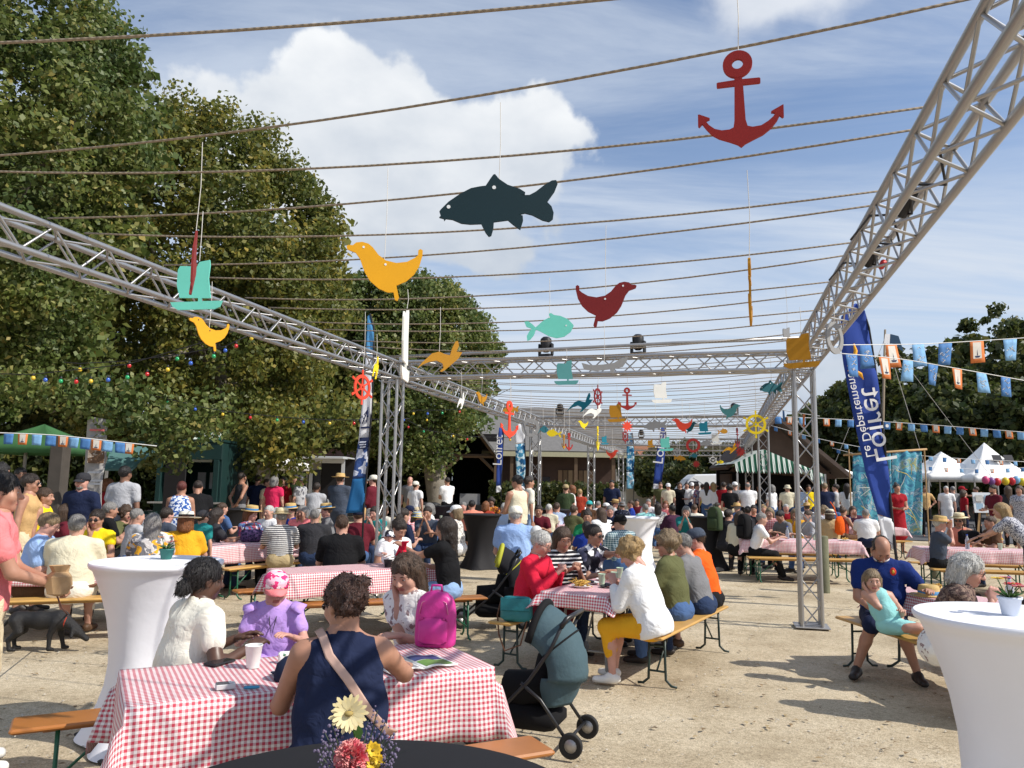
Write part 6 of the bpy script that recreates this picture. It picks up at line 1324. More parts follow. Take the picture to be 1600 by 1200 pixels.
def T_hand(lod, grip):
    k = ('hand', lod, grip)
    if k in _T: return _T[k]
    b = Blob(); xs = [-.030, -.010, .010, .028]; ln = [.072, .082, .076, .060]; cu = [(15, 25, 18), (48, 62, 40)][grip]
    if lod >= 2:
        b.rc((0, 0, 0), (0, .09, -.004), .03, .036, .01, flat=((0, 0, 1), .5)); b.rc((0, .09, -.004), (0, .15, -.03 if not grip else -.06), .034, .026, .02, flat=((0, 0, 1), .5)); b.rc((-.03, .03, 0), (-.06, .09, -.015), .014, .011, .015)
    else:
        b.rc((0, -.02, 0), (0, .02, 0), .025, .024, .02, flat=((0, 0, 1), .75))
        for x, L in zip(xs, ln):
            b.rc((x*.6, .012, 0), (x, .088-.12*abs(x-.0)*.3, -.002), .0145, .0125, .012); a = np.array((x, .088, -.002)); ang = 0.
            for j, (f, r0) in enumerate(zip((.45, .32, .23), (.0098, .009, .0082))):
                ang += math.radians(cu[j]*(1+.06*(x*30))); d = np.array((x*.35*(1-grip), math.cos(ang), -math.sin(ang))); e = a+d*L*f; b.rc(a, e, r0, r0*.92, .004); a = e
        t = [np.array(q) for q in (((-.020, .018, -.004), (-.048, .048, -.014), (-.058, .080, -.022), (-.055, .104, -.030)), ((-.020, .018, -.006), (-.045, .045, -.024), (-.040, .078, -.042), (-.022, .096, -.052)))[grip]]
        for j in range(3): b.rc(t[j], t[j+1], (.0155, .0115, .0105)[j], (.0115, .0105, .009)[j], .008)
    _T[k] = b.mesh(RES[lod]['hand']); return _T[k]
def T_hair(style, lod):
    k = ('hair', style, lod)
    if k in _T: return _T[k]
    b = Blob(); base = (0, -.018, .036); nz = wav(len(style), .0028, .035, .12)
    if style in ('short', 'bald', 'crop', 'bun', 'pony', 'long', 'curly', 'bob', 'afrobun', 'shoulder', 'messy'):
        e = {'short': .012, 'bald': .006, 'crop': .006, 'bun': .010, 'pony': .010, 'long': .014, 'curly': .022, 'bob': .016, 'afrobun': .012, 'shoulder': .014, 'messy': .014}[style]
        b.sp(base, 1, .02, sc=(.0755+e, .098+e, .088+e))
        if style == 'curly':
            r = np.random.default_rng(3)
            for i in range(26): d = r.normal(size=3); d[1] -= .3; d[2] = abs(d[2])-.55; d /= np.linalg.norm(d); b.sp((d[0]*.092, -.02+d[1]*.108, .02+d[2]*.11), r.uniform(.028, .042), .012)
            nz = wav(5, .0045, .028)
        if style in ('bob', 'shoulder', 'long'):
            L = {'bob': -.10, 'shoulder': -.19, 'long': -.36}[style]
            for s in (-1, 1): b.rc((s*.072, -.015, .02), (s*.080, -.02, max(L, -.16)), .032, .030, .03)
            b.rc((0, -.085, .02), (0, -.10, L), .055, .050 if style != 'long' else .035, .04, flat=((1, 0, 0), 1.7)); b.rc((0, -.06, -.02), (0, -.065, max(L*.7, -.12)), .06, .055, .04, flat=((1, 0, 0), 1.3))
        if style == 'bun': b.sp((0, -.075, .125), .045, .012)
        if style == 'messy':
            r = np.random.default_rng(8)
            for i in range(12): q = r.normal(size=3); b.sp((q[0]*.03, -.10+q[1]*.012, .03+q[2]*.035), .03, .012)
            nz = wav(9, .004, .03)
        if style == 'afrobun': b.sp((0, -.112, -.045), .046, .015); b.sp((0.01, -.13, -.065), .03, .015)
        if style == 'pony': b.sp((0, -.115, .06), .03, .01); b.rc((0, -.125, .05), (0, -.15, -.14), .030, .022, .02)
        # open the face
        if style == 'bald':
            b.sp((0, .03, .13), 1, .01, True, sc=(.085, .135, .105)); b.sp((0, .12, -.02), 1, .01, True, sc=(.11, .12, .16))
        else:
            fy = .112 if style not in ('bob', 'shoulder', 'long', 'curly') else .118
            b.sp((0, fy, -.022), 1, .012, True, sc=(.070, .062, .082)); b.sp((0, .105, -.10), 1, .012, True, sc=(.11, .11, .10))
            if style in ('short', 'crop', 'bun', 'pony', 'afrobun', 'messy'):
                b.sp((0, .055, -.085), 1, .01, True, sc=(.12, .075, .11))
                for s in (-1, 1): b.sp((s*.09, -.002, -.022), .034, .01, True)
    V, Fq = b.mesh(RES[lod]['hair'], nz if lod < 3 else None, cut=(lambda X, Y, Z: (-.085-Z)+0*X+0*Y) if style in ('short', 'crop', 'bald') else None)
    if lod < 2 and len(V):              # loose strands over the cap of hair
        r = np.random.default_rng(2); m = 900 if lod == 0 else 320; f = Fq[r.integers(0, len(Fq), m)]; c0 = V[f].mean(1); nn = np.cross(V[f[:, 1]]-V[f[:, 0]], V[f[:, 3]]-V[f[:, 0]]); nn /= np.linalg.norm(nn, axis=1)[:, None]+1e-9
        cu = style in ('curly', 'messy'); t = r.normal(size=(m, 3))*(1.2 if cu else .35); t[:, 2] -= .2 if cu else .9; t[:, 1] -= .35; t -= nn*np.sum(t*nn, 1)[:, None]; t /= np.linalg.norm(t, axis=1)[:, None]+1e-9; sd_ = np.cross(nn, t); L = r.uniform(.018, .05, m)[:, None]*(.6 if cu else 1.); w_ = .0022*r.uniform(.6, 1.5, m)[:, None]; lift = r.uniform(.001, .006, m)[:, None]*(1.1 if cu else 1)
        a = c0+nn*.0005; b2 = c0+t*L*.5+nn*lift; e = c0+t*L+nn*lift*(1.3 if cu else .6); Q = np.stack([a-sd_*w_, a+sd_*w_, b2+sd_*w_, b2-sd_*w_, e+sd_*w_*.3, e-sd_*w_*.3], 1).reshape(-1, 3); i0 = len(V)+6*np.arange(m)[:, None]
        V = np.concatenate([V, Q]); Fq = np.concatenate([Fq, i0+np.array([[0, 1, 2, 3]]), i0+np.array([[3, 2, 4, 5]])])
    _T[k] = (V, Fq); return _T[k]
SKIN = [mat('skin_light', (.50, .275, .20), .5, .22, 13, spec=.4), mat('skin_tan', (.40, .205, .135), .5, .22, 13, spec=.4), mat('skin_dark', (.085, .040, .025), .42, .12, 20, spec=.5), mat('skin_pink', (.55, .29, .225), .5, .22, 13, spec=.4), mat('skin_brown', (.22, .11, .07), .5, .1, 20, spec=.45)]
LIPS = [mat('lips_a', (.36, .12, .10), .45), mat('lips_b', (.085, .035, .026), .6, spec=.2)]
def hairmat(n):
    c = {'black': (.010, .008, .008), 'dark': (.026, .016, .011), 'brown': (.065, .036, .02), 'chestnut': (.05, .02, .012), 'grey': (.22, .21, .20), 'white': (.52, .51, .48), 'blond': (.36, .235, .10), 'ash': (.22, .155, .085), 'red': (.12, .025, .018), 'ginger': (.2, .07, .02)}[n]
    key = 'hair_'+n
    if key in _M: return _M[key]
    m, N, Lk, b = newmat(key); tc = N.new('ShaderNodeTexCoord'); mp = N.new('ShaderNodeMapping'); mp.inputs['Scale'].default_value = (75, 75, 14); Lk(tc.outputs['Object'], mp.inputs[0]); t = N.new('ShaderNodeTexNoise'); t.inputs['Scale'].default_value = 1.6; t.inputs['Detail'].default_value = 5; t.inputs['Distortion'].default_value = 1.; Lk(mp.outputs[0], t.inputs['Vector'])
    r = N.new('ShaderNodeValToRGB'); Lk(t.outputs['Fac'], r.inputs[0]); r.color_ramp.elements[0].position = .3; r.color_ramp.elements[0].color = tuple(x*.45 for x in c)+(1,); r.color_ramp.elements[1].position = .7; r.color_ramp.elements[1].color = tuple(x*1.45 for x in c)+(1,); Lk(r.outputs[0], b.inputs['Base Color'])
    bp = N.new('ShaderNodeBump'); bp.inputs['Strength'].default_value = .9; bp.inputs['Distance'].default_value = .015; Lk(t.outputs['Fac'], bp.inputs['Height']); Lk(bp.outputs[0], b.inputs['Normal']); b.inputs['Roughness'].default_value = .48; _M[key] = m; return m
EYE = mat('eye_white', (.65, .63, .6), .2); IRIS = mat('iris', (.025, .016, .012), .15)
def _eye(lod):
    if ('eye',) in _T: return _T[('eye',)]
    mb = MB(); mb.ball((0, 0, 0), .0125, 12, 8); me = mb.mesh('eye', [EYE, IRIS], True); mi = [1 if p.center.y > .0085 else 0 for p in me.polygons]; me.polygons.foreach_set('material_index', mi); _T[('eye',)] = me; return me
def hat_mesh_straw(parent, m, bm, z=0., brim=.165, r=.088, h=.10, M4=None):
    mb = MB(); prof = [(brim, .006), (brim*.8, -.004), (r*1.12, .002), (r*1.06, .012), (r*1.0, h*.7), (r*.92, h*.95), (r*.6, h), (.001, h*.93)]
    mb.lathe([(a, b+z) for a, b in prof], 28, cap=False, sy=1.14, fn=lambda q, zz, i: 1+(.03*math.sin(2*q+1) if i < 2 else 0)); me = mb.mesh('hat', m, True)
    if M4 is not None: me.transform(M4)
    o = solid(put('hat', me, parent), .003); mb = MB(); mb.lathe([(r*1.075, .012+z), (r*1.045, .045+z), (r*1.03, .045+z)], 28, cap=False, sy=1.14); me = mb.mesh('hat_band', bm, True)
    if M4 is not None: me.transform(M4)
    put('hat_band', me, o); return o
def hat_make(kind, parent, M4, cols, lod):
    m = cols[0]; bm = cols[1] if len(cols) > 1 else m
    if kind == 'straw': return hat_mesh_straw(parent, m, bm, .062, .165, .094, .095, M4)
    if kind == 'sunhat': return hat_mesh_straw(parent, m, bm, .055, .19, .096, .09, M4)
    mb = MB()
    if kind == 'cap':
        mb.lathe([(.091, .02), (.0935, .045), (.088, .085), (.065, .118), (.03, .132), (.001, .134)], 20, (0, -.018, 0), False, sy=1.2); me = mb.mesh('hat', m, True); me.transform(M4); o = solid(put('hat', me, parent), .003)
        v = MB(); n = 10; vs = []
        for j in range(4):
            for i in range(n+1): a = math.pi*(.08+.84*i/n); rr = (.088, .115, .14, .158)[j]; vs.append((math.cos(a)*.088*(1-.04*j), .02+math.sin(a)*rr*(.98), .042-.010*j-.018*abs(math.cos(a))))
        v.add(vs, [(j*(n+1)+i, j*(n+1)+i+1, (j+1)*(n+1)+i+1, (j+1)*(n+1)+i) for j in range(3) for i in range(n)]); me = v.mesh('visor', bm, True, False); me.transform(M4); solid(put('visor', me, o), .004); return o
    if kind == 'bucket':
        mb.lathe([(.135, -.005), (.10, .035), (.094, .045), (.088, .09), (.075, .115), (.001, .122)], 22, (0, -.01, 0), False, sy=1.12); me = mb.mesh('hat', m, True); me.transform(M4); return solid(put('hat', me, parent), .003)
    if kind == 'flat':
        mb.lathe([(.092, .03), (.105, .06), (.10, .09), (.07, .108), (.001, .112)], 20, (0, .0, 0), False, sy=1.22); me = mb.mesh('hat', m, True); me.transform(M4); return solid(put('hat', me, parent), .003)
def nrmz(v): v = np.array(v, float); return v/(np.linalg.norm(v)+1e-9)
def ik(sh, tg, l1, l2, pole):
    d = tg-sh; L = np.linalg.norm(d); L = min(L, (l1+l2)*.995); L = max(L, abs(l1-l2)+.02); d = nrmz(d); tg = sh+d*L; a = (l1*l1-l2*l2+L*L)/(2*L); h = math.sqrt(max(0, l1*l1-a*a)); p = np.array(pole, float); p = nrmz(p-d*np.dot(p, d)); return sh+d*a+p*h, tg
def xf(V, o, x, y, z, s=1.): return V[:, :1]*s*x+V[:, 1:2]*s*y+V[:, 2:3]*s*z+o
STATS = {'n': 0}
def person(label, loc, rot, sit=True, h=1.72, lean=8, head=(0, 0), arms='table', top=('white', .5), bot=('denim', 1), shoes='shoe_dark', skin=0, hair=('short', 'brown'), hat=None, lod=1, fat=1., fem=False, glasses=None, grip=0, legs=0., group=None, hem=0., skirt=False, seat=.46, twist=0, beard=None, feet=None, roll=0):
    s = h/1.72; rs = RES[lod]; A = np.array; sd = STATS['n']; STATS['n'] += 1
    lr = math.radians(lean); up = A((math.sin(math.radians(roll)), math.sin(lr), math.cos(lr))); up = nrmz(up); fwd = nrmz(A((0, math.cos(lr), -math.sin(lr)))); tw = math.radians(twist); rgt = A((math.cos(tw), math.sin(tw), 0))
    pel = A((0, 0, seat+.085*s)) if sit else A((0, 0, .945*s)); pz = pel[2]
    wai = pel+up*.20*s-fwd*.0; che = pel+up*.37*s; nb = pel+up*.515*s; shw = (.165 if fem else .185)*s*(.55+.45*fat)
    hl = math.radians(lean*.55+head[1]); hu = nrmz(A((0, math.sin(hl), math.cos(hl)))); ya = math.radians(head[0])+tw
    hc = nb+(hu*.6+up*.4)*.122*s; hf0 = A((-math.sin(ya), math.cos(ya), 0)); hf = nrmz(hf0*math.cos(hl)-A((0, 0, 1))*math.sin(hl)); hx = nrmz(np.cross(hf, A((0, 0, 1)) if abs(hf[2]) < .9 else hu)); hz = np.cross(hx, hf)
    SH = [nb-up*.078*s-rgt*shw, nb-up*.078*s+rgt*shw]; HP = [pel+A((-.088*s, 0, -.02*s)), pel+A((.088*s, 0, -.02*s))]
    if sit:
        kz = max(.45*s+.03, seat+.03) if h > 1.4 else seat+.03
        KN = [A((-.11*s, .40*s, kz)), A((.11*s, .40*s, kz))]; az = .085*s if h > 1.4 else kz-.36*s
        AN = [A((-.11*s, .40*s+legs-.06, az)), A((.11*s, .40*s+legs*.6+.03, az))]
    else:
        KN = [A((-.095*s, .035, .50*s)), A((.095*s, .02, .50*s))]; AN = [A((-.10*s, -.01+legs, .085*s)), A((.10*s, .03-legs, .085*s))]
    if feet: AN = [A(feet[0], float), A(feet[1], float)]; KN = [ik(HP[i], AN[i], .42*s, .41*s, (0, 1, .15))[0] for i in (0, 1)]
    tz = .80 if sit else pz+.12
    def preset(n, i):
        g = -1 if i == 0 else 1
        return {'table': (g*.14, .37*s, tz+.0), 'far': (g*.12, .5*s, tz+.02), 'down': (g*.25*s*fat, .03, pz-.10*s), 'lap': (g*.10, .24*s, pz+.08), 'hips': (g*.19, .06, pz+.06), 'front': (g*.07, .30*s, pz+.14*s), 'chest': (g*.07, .26*s, pz+.28*s), 'fold': (-g*.10, .20*s, pz+.24*s),
                'eat': tuple(hc+hf*.20*s-hz*.16*s+hx*g*.05), 'chin': tuple(hc+hf*.075*s-hz*.15*s+hx*g*.05), 'back': (g*.06, -.16, pz+.02), 'reach': (g*.1, .58*s, pz+.45*s), 'drink': tuple(hc+hf*.17*s-hz*.05*s), 'side': (g*.32, .22*s, tz)}[n]
    am = arms if isinstance(arms, (tuple, list)) else (arms, arms); EL = []; WR = []
    for i in (0, 1):
        t = preset(am[i], i) if isinstance(am[i], str) else am[i]; g = -1 if i == 0 else 1
        pole = (g*.55, -.5, -.8) if am[i] not in ('hips', 'back') else (g*1, -.3, 0); e, w_ = ik(SH[i], A(t, float), .285*s, .25*s, pole); EL.append(e); WR.append(w_)
    gx = tuple(rgt); b = Blob(); fx = fat
    b.rc(pel-up*.02*s, wai, .105*s*fx, .092*s*fx, .05, flat=(gx, 1.45)); b.rc(wai, che, .094*s*fx, .104*s*fx, .05, flat=(gx, 1.42)); b.rc(SH[0]+rgt*.03, SH[1]-rgt*.03, .054*s, .054*s, .06); b.rc(SH[0]+rgt*.05, nb, .04*s, .05*s, .05); b.rc(SH[1]-rgt*.05, nb, .04*s, .05*s, .05); b.rc(nb-up*.03*s, hc-hz*.05*s, .058*s, .050*s, .03)
    for i in (0, 1):
        b.rc(SH[i], EL[i], .052*s*fx**.5, .040*s, .03); b.rc(EL[i], WR[i], .040*s*fx**.4, .027*s, .02)
        b.rc(HP[i], KN[i], .088*s*fx**.6, .058*s, .05); b.rc(KN[i], KN[i]*.62+AN[i]*.38+A((0, -.018*s, 0)), .055*s, .053*s, .03); b.rc(KN[i]*.62+AN[i]*.38+A((0, -.018*s, 0)), AN[i], .053*s, .036*s, .03)
        ft = nrmz(A(((-1 if i == 0 else 1)*.25, 1, 0))); b.rc(AN[i]-A((0, .02, .045*s)), AN[i]+ft*.14*s-A((0, 0, .055*s)), .036*s, .028*s, .02)
        if fem: b.sp(che+rgt*((-1 if i == 0 else 1)*.066*s)+fwd*.075*s-up*.02, .058*s, .04)
        if sit: b.sp(pel+rgt*((-1 if i == 0 else 1)*.075*s)+A((0, -.03, .0)), .092*s*fx, .05)
    if fx > 1.12: b.sp(wai+fwd*.06*fx-up*.03, .115*s*fx, .08)
    V, Fq = b.mesh(rs['body']); VV = [V]; FF = [Fq]; MI = [np.zeros(len(Fq), np.int32)]; n = len(V)
    hv, hq, hm = T_head(lod, fem); hs = s**.45*1.0; VV.append(xf(hv, hc, hx, hf, hz, hs)); FF.append(hq+n); MI.append(hm); n += len(hv)
    for i in (0, 1):
        tv, tq = T_hand(lod, grip); tv = tv.copy(); g = -1 if i == 0 else 1
        y = nrmz(WR[i]-EL[i]); 
        if am[i] in ('table', 'far', 'side'): y = nrmz(y*A((1, 1, .25)))
        z = A((g*1., 0, .1)) if am[i] in ('down', 'chin', 'eat', 'front', 'chest', 'drink') else A((g*.25, -.1, 1.)); z = nrmz(z-y*np.dot(z, y)); x = np.cross(y, z)
        if i == 0: tv[:, 0] *= -1; tq = tq[:, ::-1]
        VV.append(xf(tv, WR[i], x, y, z, s**.7)); FF.append(tq+n); MI.append(np.zeros(len(tq), np.int32)); n += len(tv)
    me = npmesh('person', np.concatenate(VV), np.concatenate(FF), [SKIN[skin], LIPS[1 if skin == 2 else 0]]); me.polygons.foreach_set('material_index', np.concatenate(MI)); me.update()
    # head is placed over the asked spot
    hd = Matrix.Rotation(-math.radians(rot), 3, 'Z'); off = hd @ Vector((hc[0], hc[1], 0)); o = put('person', me, None, label, 'person', group, loc=(loc[0]-off.x, loc[1]-off.y, 0), rz=-math.radians(rot))
    # clothes
    e = .013*s if lod < 3 else .010; L0 = lod == 0
    if top:
        tm, sl = top[0], top[1]; c = Blob(); sm = CL(tm); hm_ = hem*s
        low = pel-up*(.05+hm_ if not sit else .03+hm_)*s; cp = pel-up*(.055+hm_ if not sit else .012+hm_)*s; cf = A((0, -.35 if sit else 0, 0))
        c.rc(low, wai, .113*s*fx+e, .098*s*fx+e*1.6, .05, flat=(gx, 1.45)); c.rc(wai, che, .099*s*fx+e*1.6, .107*s*fx+e, .05, flat=(gx, 1.42)); ye = .058*s+e*.8 if sl > 0 else .048*s+e*.6
        k_ = .03 if sl > 0 else .06; c.rc(SH[0]+rgt*k_, SH[1]-rgt*k_, ye-.002, ye-.002, .06)
        for i in (0, 1): c.rc(SH[i]+rgt*((.05 if i == 0 else -.05)*(1 if sl > 0 else 1.6)), nb-up*.01*s, .044*s+e*.5, .052*s+e*.5, .05)
        if fx > 1.12: c.sp(wai+fwd*.06*fx-up*.03, .115*s*fx+e, .08)
        for i in (0, 1):
            if fem: c.sp(che+rgt*((-1 if i == 0 else 1)*.066*s)+fwd*.075*s-up*.02, .058*s+e*.8, .04)
            if sit and hem > .02: c.sp(pel+rgt*((-1 if i == 0 else 1)*.075*s)+A((0, -.035, .0)), .100*s*fx+e, .05)
            if sl > 0:
                f = 1. if sl > .7 else sl*1.12; en = SH[i]+(EL[i]-SH[i])*f; c.rc(SH[i], en, .056*s*fx**.5+e, (.056-.012*f)*s*fx**.4+e*1.3, .03)
                if sl > .7: g = (sl-.7)/.3; w2 = EL[i]+(WR[i]-EL[i])*min(.97, g); c.rc(EL[i], w2, .044*s*fx**.4+e*1.2, .034*s+e, .02)
        c.sp(nb+up*.045*s+fwd*.012, .066*s if sl > 0 else .085*s, .012, True)
        V, Fq = c.mesh(rs['cloth'], rid(sd, .009 if lod < 2 else .006, .17) if lod < 3 else None, cut=lambda X, Y, Z: np.where((np.abs(X) > .30*s)|(Y > .19*s)|(up[2] < .8), -1., (cp[0]-X)*up[0]+(cp[1]-Y)*up[1]+(cp[2]-Z)*up[2]))
        if len(V): put('top', npmesh('top', V, Fq, sm), o)
    if bot:
        bm, bl = bot; c = Blob(); sm = CL(bm); e2 = .014*s
        c.rc(pel-up*.02*s, pel+up*.07*s, .108*s*fx+e2*.6, .100*s*fx+e2*.4, .05, flat=(gx, 1.45))
        if skirt:
            if sit:
                kn = (KN[0]+KN[1])/2; c.rc(pel, kn, .12*s*fx, .10*s, .06, flat=((1, 0, 0), 1.7)); dn = kn+A((0, .03, -.30*s*bl*2)); c.rc(kn, dn, .10*s, .11*s, .05, flat=((1, 0, 0), 1.9))
            else: c.rc(pel, A((0, 0, pz*(1-bl))), .13*s*fx, .17*s, .05, flat=((1, 0, 0), 1.3))
        else:
            for i in (0, 1):
                if sit: c.sp(pel+rgt*((-1 if i == 0 else 1)*.075*s)+A((0, -.03, 0)), .094*s*fx+e2*.5, .05)
                f = min(1, bl/.55); en = HP[i]+(KN[i]-HP[i])*f; c.rc(HP[i], en, .094*s*fx**.6+e2*.5, (.094-.03*f)*s*fx**.4+e2, .05)
                if bl > .55: g = (bl-.55)/.45; en2 = KN[i]+(AN[i]-KN[i])*g; c.rc(KN[i], en2, .060*s+e2*.8, .046*s+e2*.7, .03)
        V, Fq = c.mesh(rs['cloth'], rid(sd+50, .008, .15) if lod < 3 else None, cut=None)
        if len(V): put('skirt' if skirt else 'trousers', npmesh('trousers', V, Fq, sm), o)
    if shoes and lod < 3:
        for i in (0, 1):
            ft = nrmz(A(((-1 if i == 0 else 1)*.25, 1, 0))); c = Blob(); q = AN[i]*1.; c.rc(q-ft*.035*s-A((0, 0, .035*s)), q+ft*.02*s-A((0, 0, .015*s)), .040*s, .042*s, .02); c.rc(q-A((0, 0, .045*s)), q+ft*.155*s-A((0, 0, .055*s)), .040*s, .034*s, .03, flat=(tuple(np.cross(ft, A((0, 0, 1)))), 1.15)); zf = q[2]-.085*s
            V, Fq = c.mesh(.013 if L0 else .02, cut=lambda X, Y, Z: (zf+.002-Z)+0*X+0*Y); put('shoe', npmesh('shoe', V, Fq, CL(shoes)), o)
    HM = Matrix(((hx[0], hf[0], hz[0], hc[0]), (hx[1], hf[1], hz[1], hc[1]), (hx[2], hf[2], hz[2], hc[2]), (0, 0, 0, 1))) @ Matrix.Scale(hs, 4)
    if hair and hair[0] != 'none':
        V, Fq = T_hair(hair[0], lod); V2 = xf(V, hc, hx, hf, hz, hs)
        if hat and hat[0] != 'band':       # press hair under a hat
            m_ = (V[:, 2] > .06); Vl = V.copy(); Vl[m_, 2] = .06+(Vl[m_, 2]-.06)*.55; V2 = xf(Vl, hc, hx, hf, hz, hs)
        put('hair', npmesh('hair', V2, Fq, hairmat(hair[1])), o)
    if beard:
        c = Blob(); c.sp((0, .038, -.075), 1, .02, sc=(.056, .060, .048)); c.sp((0, .105, -.052), 1, .006, True, sc=(.024, .03, .018)); V, Fq = c.mesh(rs['hair']); put('beard', npmesh('beard', xf(V, hc, hx, hf, hz, hs), Fq, hairmat(beard)), o)
    if hat: hat_make(hat[0], o, HM, [CL(x) for x in hat[1:]], lod)
    if lod < 3:
        for g in (-1, 1):
            q = put('eye', _eye(lod), o); q.matrix_local = HM @ Matrix.Translation((g*.031, .0795, .006)) @ Matrix.Diagonal((1.05, 1, .62, 1))
            if lod < 2:
                mb = MB(); mb.tube([(g*.016, .092, .026), (g*.032, .091, .031), (g*.048, .080, .026)], [.003, .004, .002], 5); m2 = mb.mesh('eyebrow', hairmat(hair[1] if hair and hair[1] not in ('white',) else 'grey')); m2.transform(HM); put('eyebrow', m2, o)
    if glasses:
        mb = MB(); gm = mat('sunglass_lens', (.01, .01, .012), .08, 0, spec=.6) if glasses == 'sun' else mat('glass_frame', (.06, .045, .04), .3, 0)
        for g in (-1, 1):
            if glasses == 'sun': mb.ball((g*.033, .103, .004), .025, 12, 6, (1, .16, .8))
            else: mb.tube([(g*.033+.024*math.cos(a), .104, .003+.019*math.sin(a)) for a in [2*math.pi*k/14 for k in range(14)]], .0022, 5, closed=True)
            mb.tube([(g*.055, .100, .008), (g*.078, .05, .008), (g*.082, -.01, .004)], .0025, 5)
        mb.tube([(-.012, .107, .008), (.012, .107, .008)], .0025, 5); m2 = mb.mesh('glasses', gm, True); m2.transform(HM); put('sunglasses' if glasses == 'sun' else 'glasses', m2, o)
    INFO[o.name] = (WR, hc, nb, che, up, fwd)
    return o
INFO = {}
def wrist(o, i): return Vector(INFO[o.name][0][i])
def sub(o, name, mb, m, smooth=True): return mb.build(name, m, o, smooth)
COLS = {'white': (232, 232, 232), 'offwhite': (226, 222, 208), 'cream': (214, 206, 180), 'black': (26, 26, 28), 'charcoal': (52, 52, 56), 'grey': (120, 120, 122), 'lightgrey': (175, 176, 180), 'navy': (32, 40, 66), 'royal': (38, 62, 150), 'polo': (28, 48, 108), 'skyblue': (150, 178, 222), 'paleblue': (178, 196, 222), 'denim': (72, 98, 140), 'lightdenim': (140, 168, 205), 'darkdenim': (44, 58, 86), 'red': (205, 36, 62), 'darkred': (150, 30, 40), 'maroon': (98, 32, 44), 'pink': (232, 130, 132), 'hotpink': (214, 48, 92), 'orange': (232, 96, 30), 'mustard': (222, 164, 40), 'yellow': (236, 206, 30), 'olive': (92, 94, 62), 'green': (34, 130, 84), 'darkgreen': (60, 74, 50), 'teal': (40, 130, 130), 'lilac': (186, 152, 222), 'plum': (72, 42, 62), 'khaki': (170, 152, 116), 'beige': (216, 200, 168), 'brown': (92, 66, 48), 'aqua': (150, 210, 208), 'slate': (70, 78, 92), 'straw': (206, 170, 104), 'strawpale': (222, 208, 170), 'shoe_dark': (46, 40, 38), 'shoe_white': (224, 222, 216), 'shoe_brown': (92, 68, 50), 'tan': (196, 160, 110), 'bandblue': (60, 120, 170), 'salmon': (228, 140, 118), 'turq': (70, 180, 180), 'rust': (160, 62, 44)}
PATS = {'stripe_navy': ('stripe', [(40, 40, 52), (228, 226, 222)], 34, .42), 'stripe_bold': ('stripe', [(30, 30, 36), (232, 230, 226)], 24, .36), 'blueleaf': ('noise', [(50, 90, 160), (225, 232, 240)], 24, .5), 'bwfloral': ('noise', [(34, 34, 44), (222, 222, 222), (90, 90, 110)], 9, .46), 'plaid_teal': ('plaid', [(52, 96, 112), (190, 205, 205)], 30, .5), 'geo': ('noise', [(120, 120, 124), (208, 204, 200), (232, 170, 50)], 13, .48), 'tribal': ('noise', [(150, 70, 90), (96, 120, 160), (196, 190, 190)], 16, .5), 'darkfloral': ('noise', [(66, 52, 50), (128, 108, 96), (90, 70, 66)], 40, .5), 'whitefloral': ('noise', [(150, 130, 130), (228, 226, 222)], 22, .60), 'specks': ('noise', [(96, 98, 112), (200, 200, 206)], 55, .5), 'greywhite': ('noise', [(150, 146, 142), (214, 210, 204)], 26, .55), 'orangefloral': ('noise', [(200, 130, 40), (120, 60, 30), (60, 40, 40)], 16, .5), 'pinkcheck': ('plaid', [(226, 120, 130), (240, 210, 210)], 30, .5), 'tanstripe': ('vstripe', [(200, 176, 134), (176, 150, 108)], 40, .5), 'navydots': ('noise', [(120, 126, 150), (28, 32, 48)], 40, .62), 'capkids': ('noise', [(240, 190, 205), (222, 60, 120), (250, 240, 240)], 18, .5), 'yellowhat': ('stripe', [(236, 206, 90), (120, 160, 210)], 26, .5), 'redplaid': ('plaid', [(180, 50, 60), (225, 190, 190)], 26, .5)}
def CL(n):
    if n in PATS: k = PATS[n]; return pattern(n, *k)
    if n == 'straw' or n == 'strawpale': return mat(n, lin(COLS[n]), .8, .2, 60, bump=.4, bscale=150)
    if n.startswith('shoe'): return mat(n, lin(COLS[n]), .5, .2, 10)
    return worn(n, COLS[n])
tabletop()
def S(label, px, yt, rot, D=None, **k):
    h = k.get('h', 1.72); s = h/1.72; l = R(k.get('lean', 8)); zt = k.get('seat', .46)+.085*s+(.515*math.cos(l)+.122*math.cos(l*.7)+.122)*s
    if D is None: p = G(px, yt, zt)
    else: p = P(px, yt, D); 
    k['lod'] = 0 if p.y < 6.5 else (1 if p.y < 11.5 else (2 if p.y < 19 else 3)); return person(label, p, rot, True, **k)
def W(label, px, yt, rot, D, **k):
    p = P(px, yt, D)
    if 'h' not in k: k['h'] = min(1.98, max(1.05, p.z*1.72/1.705))
    k.setdefault('arms', 'down'); k.setdefault('lean', 3); k['lod'] = 0 if D < 6.5 else (1 if D < 11.5 else (2 if D < 19 else 3)); return person(label, p, rot, False, **k)
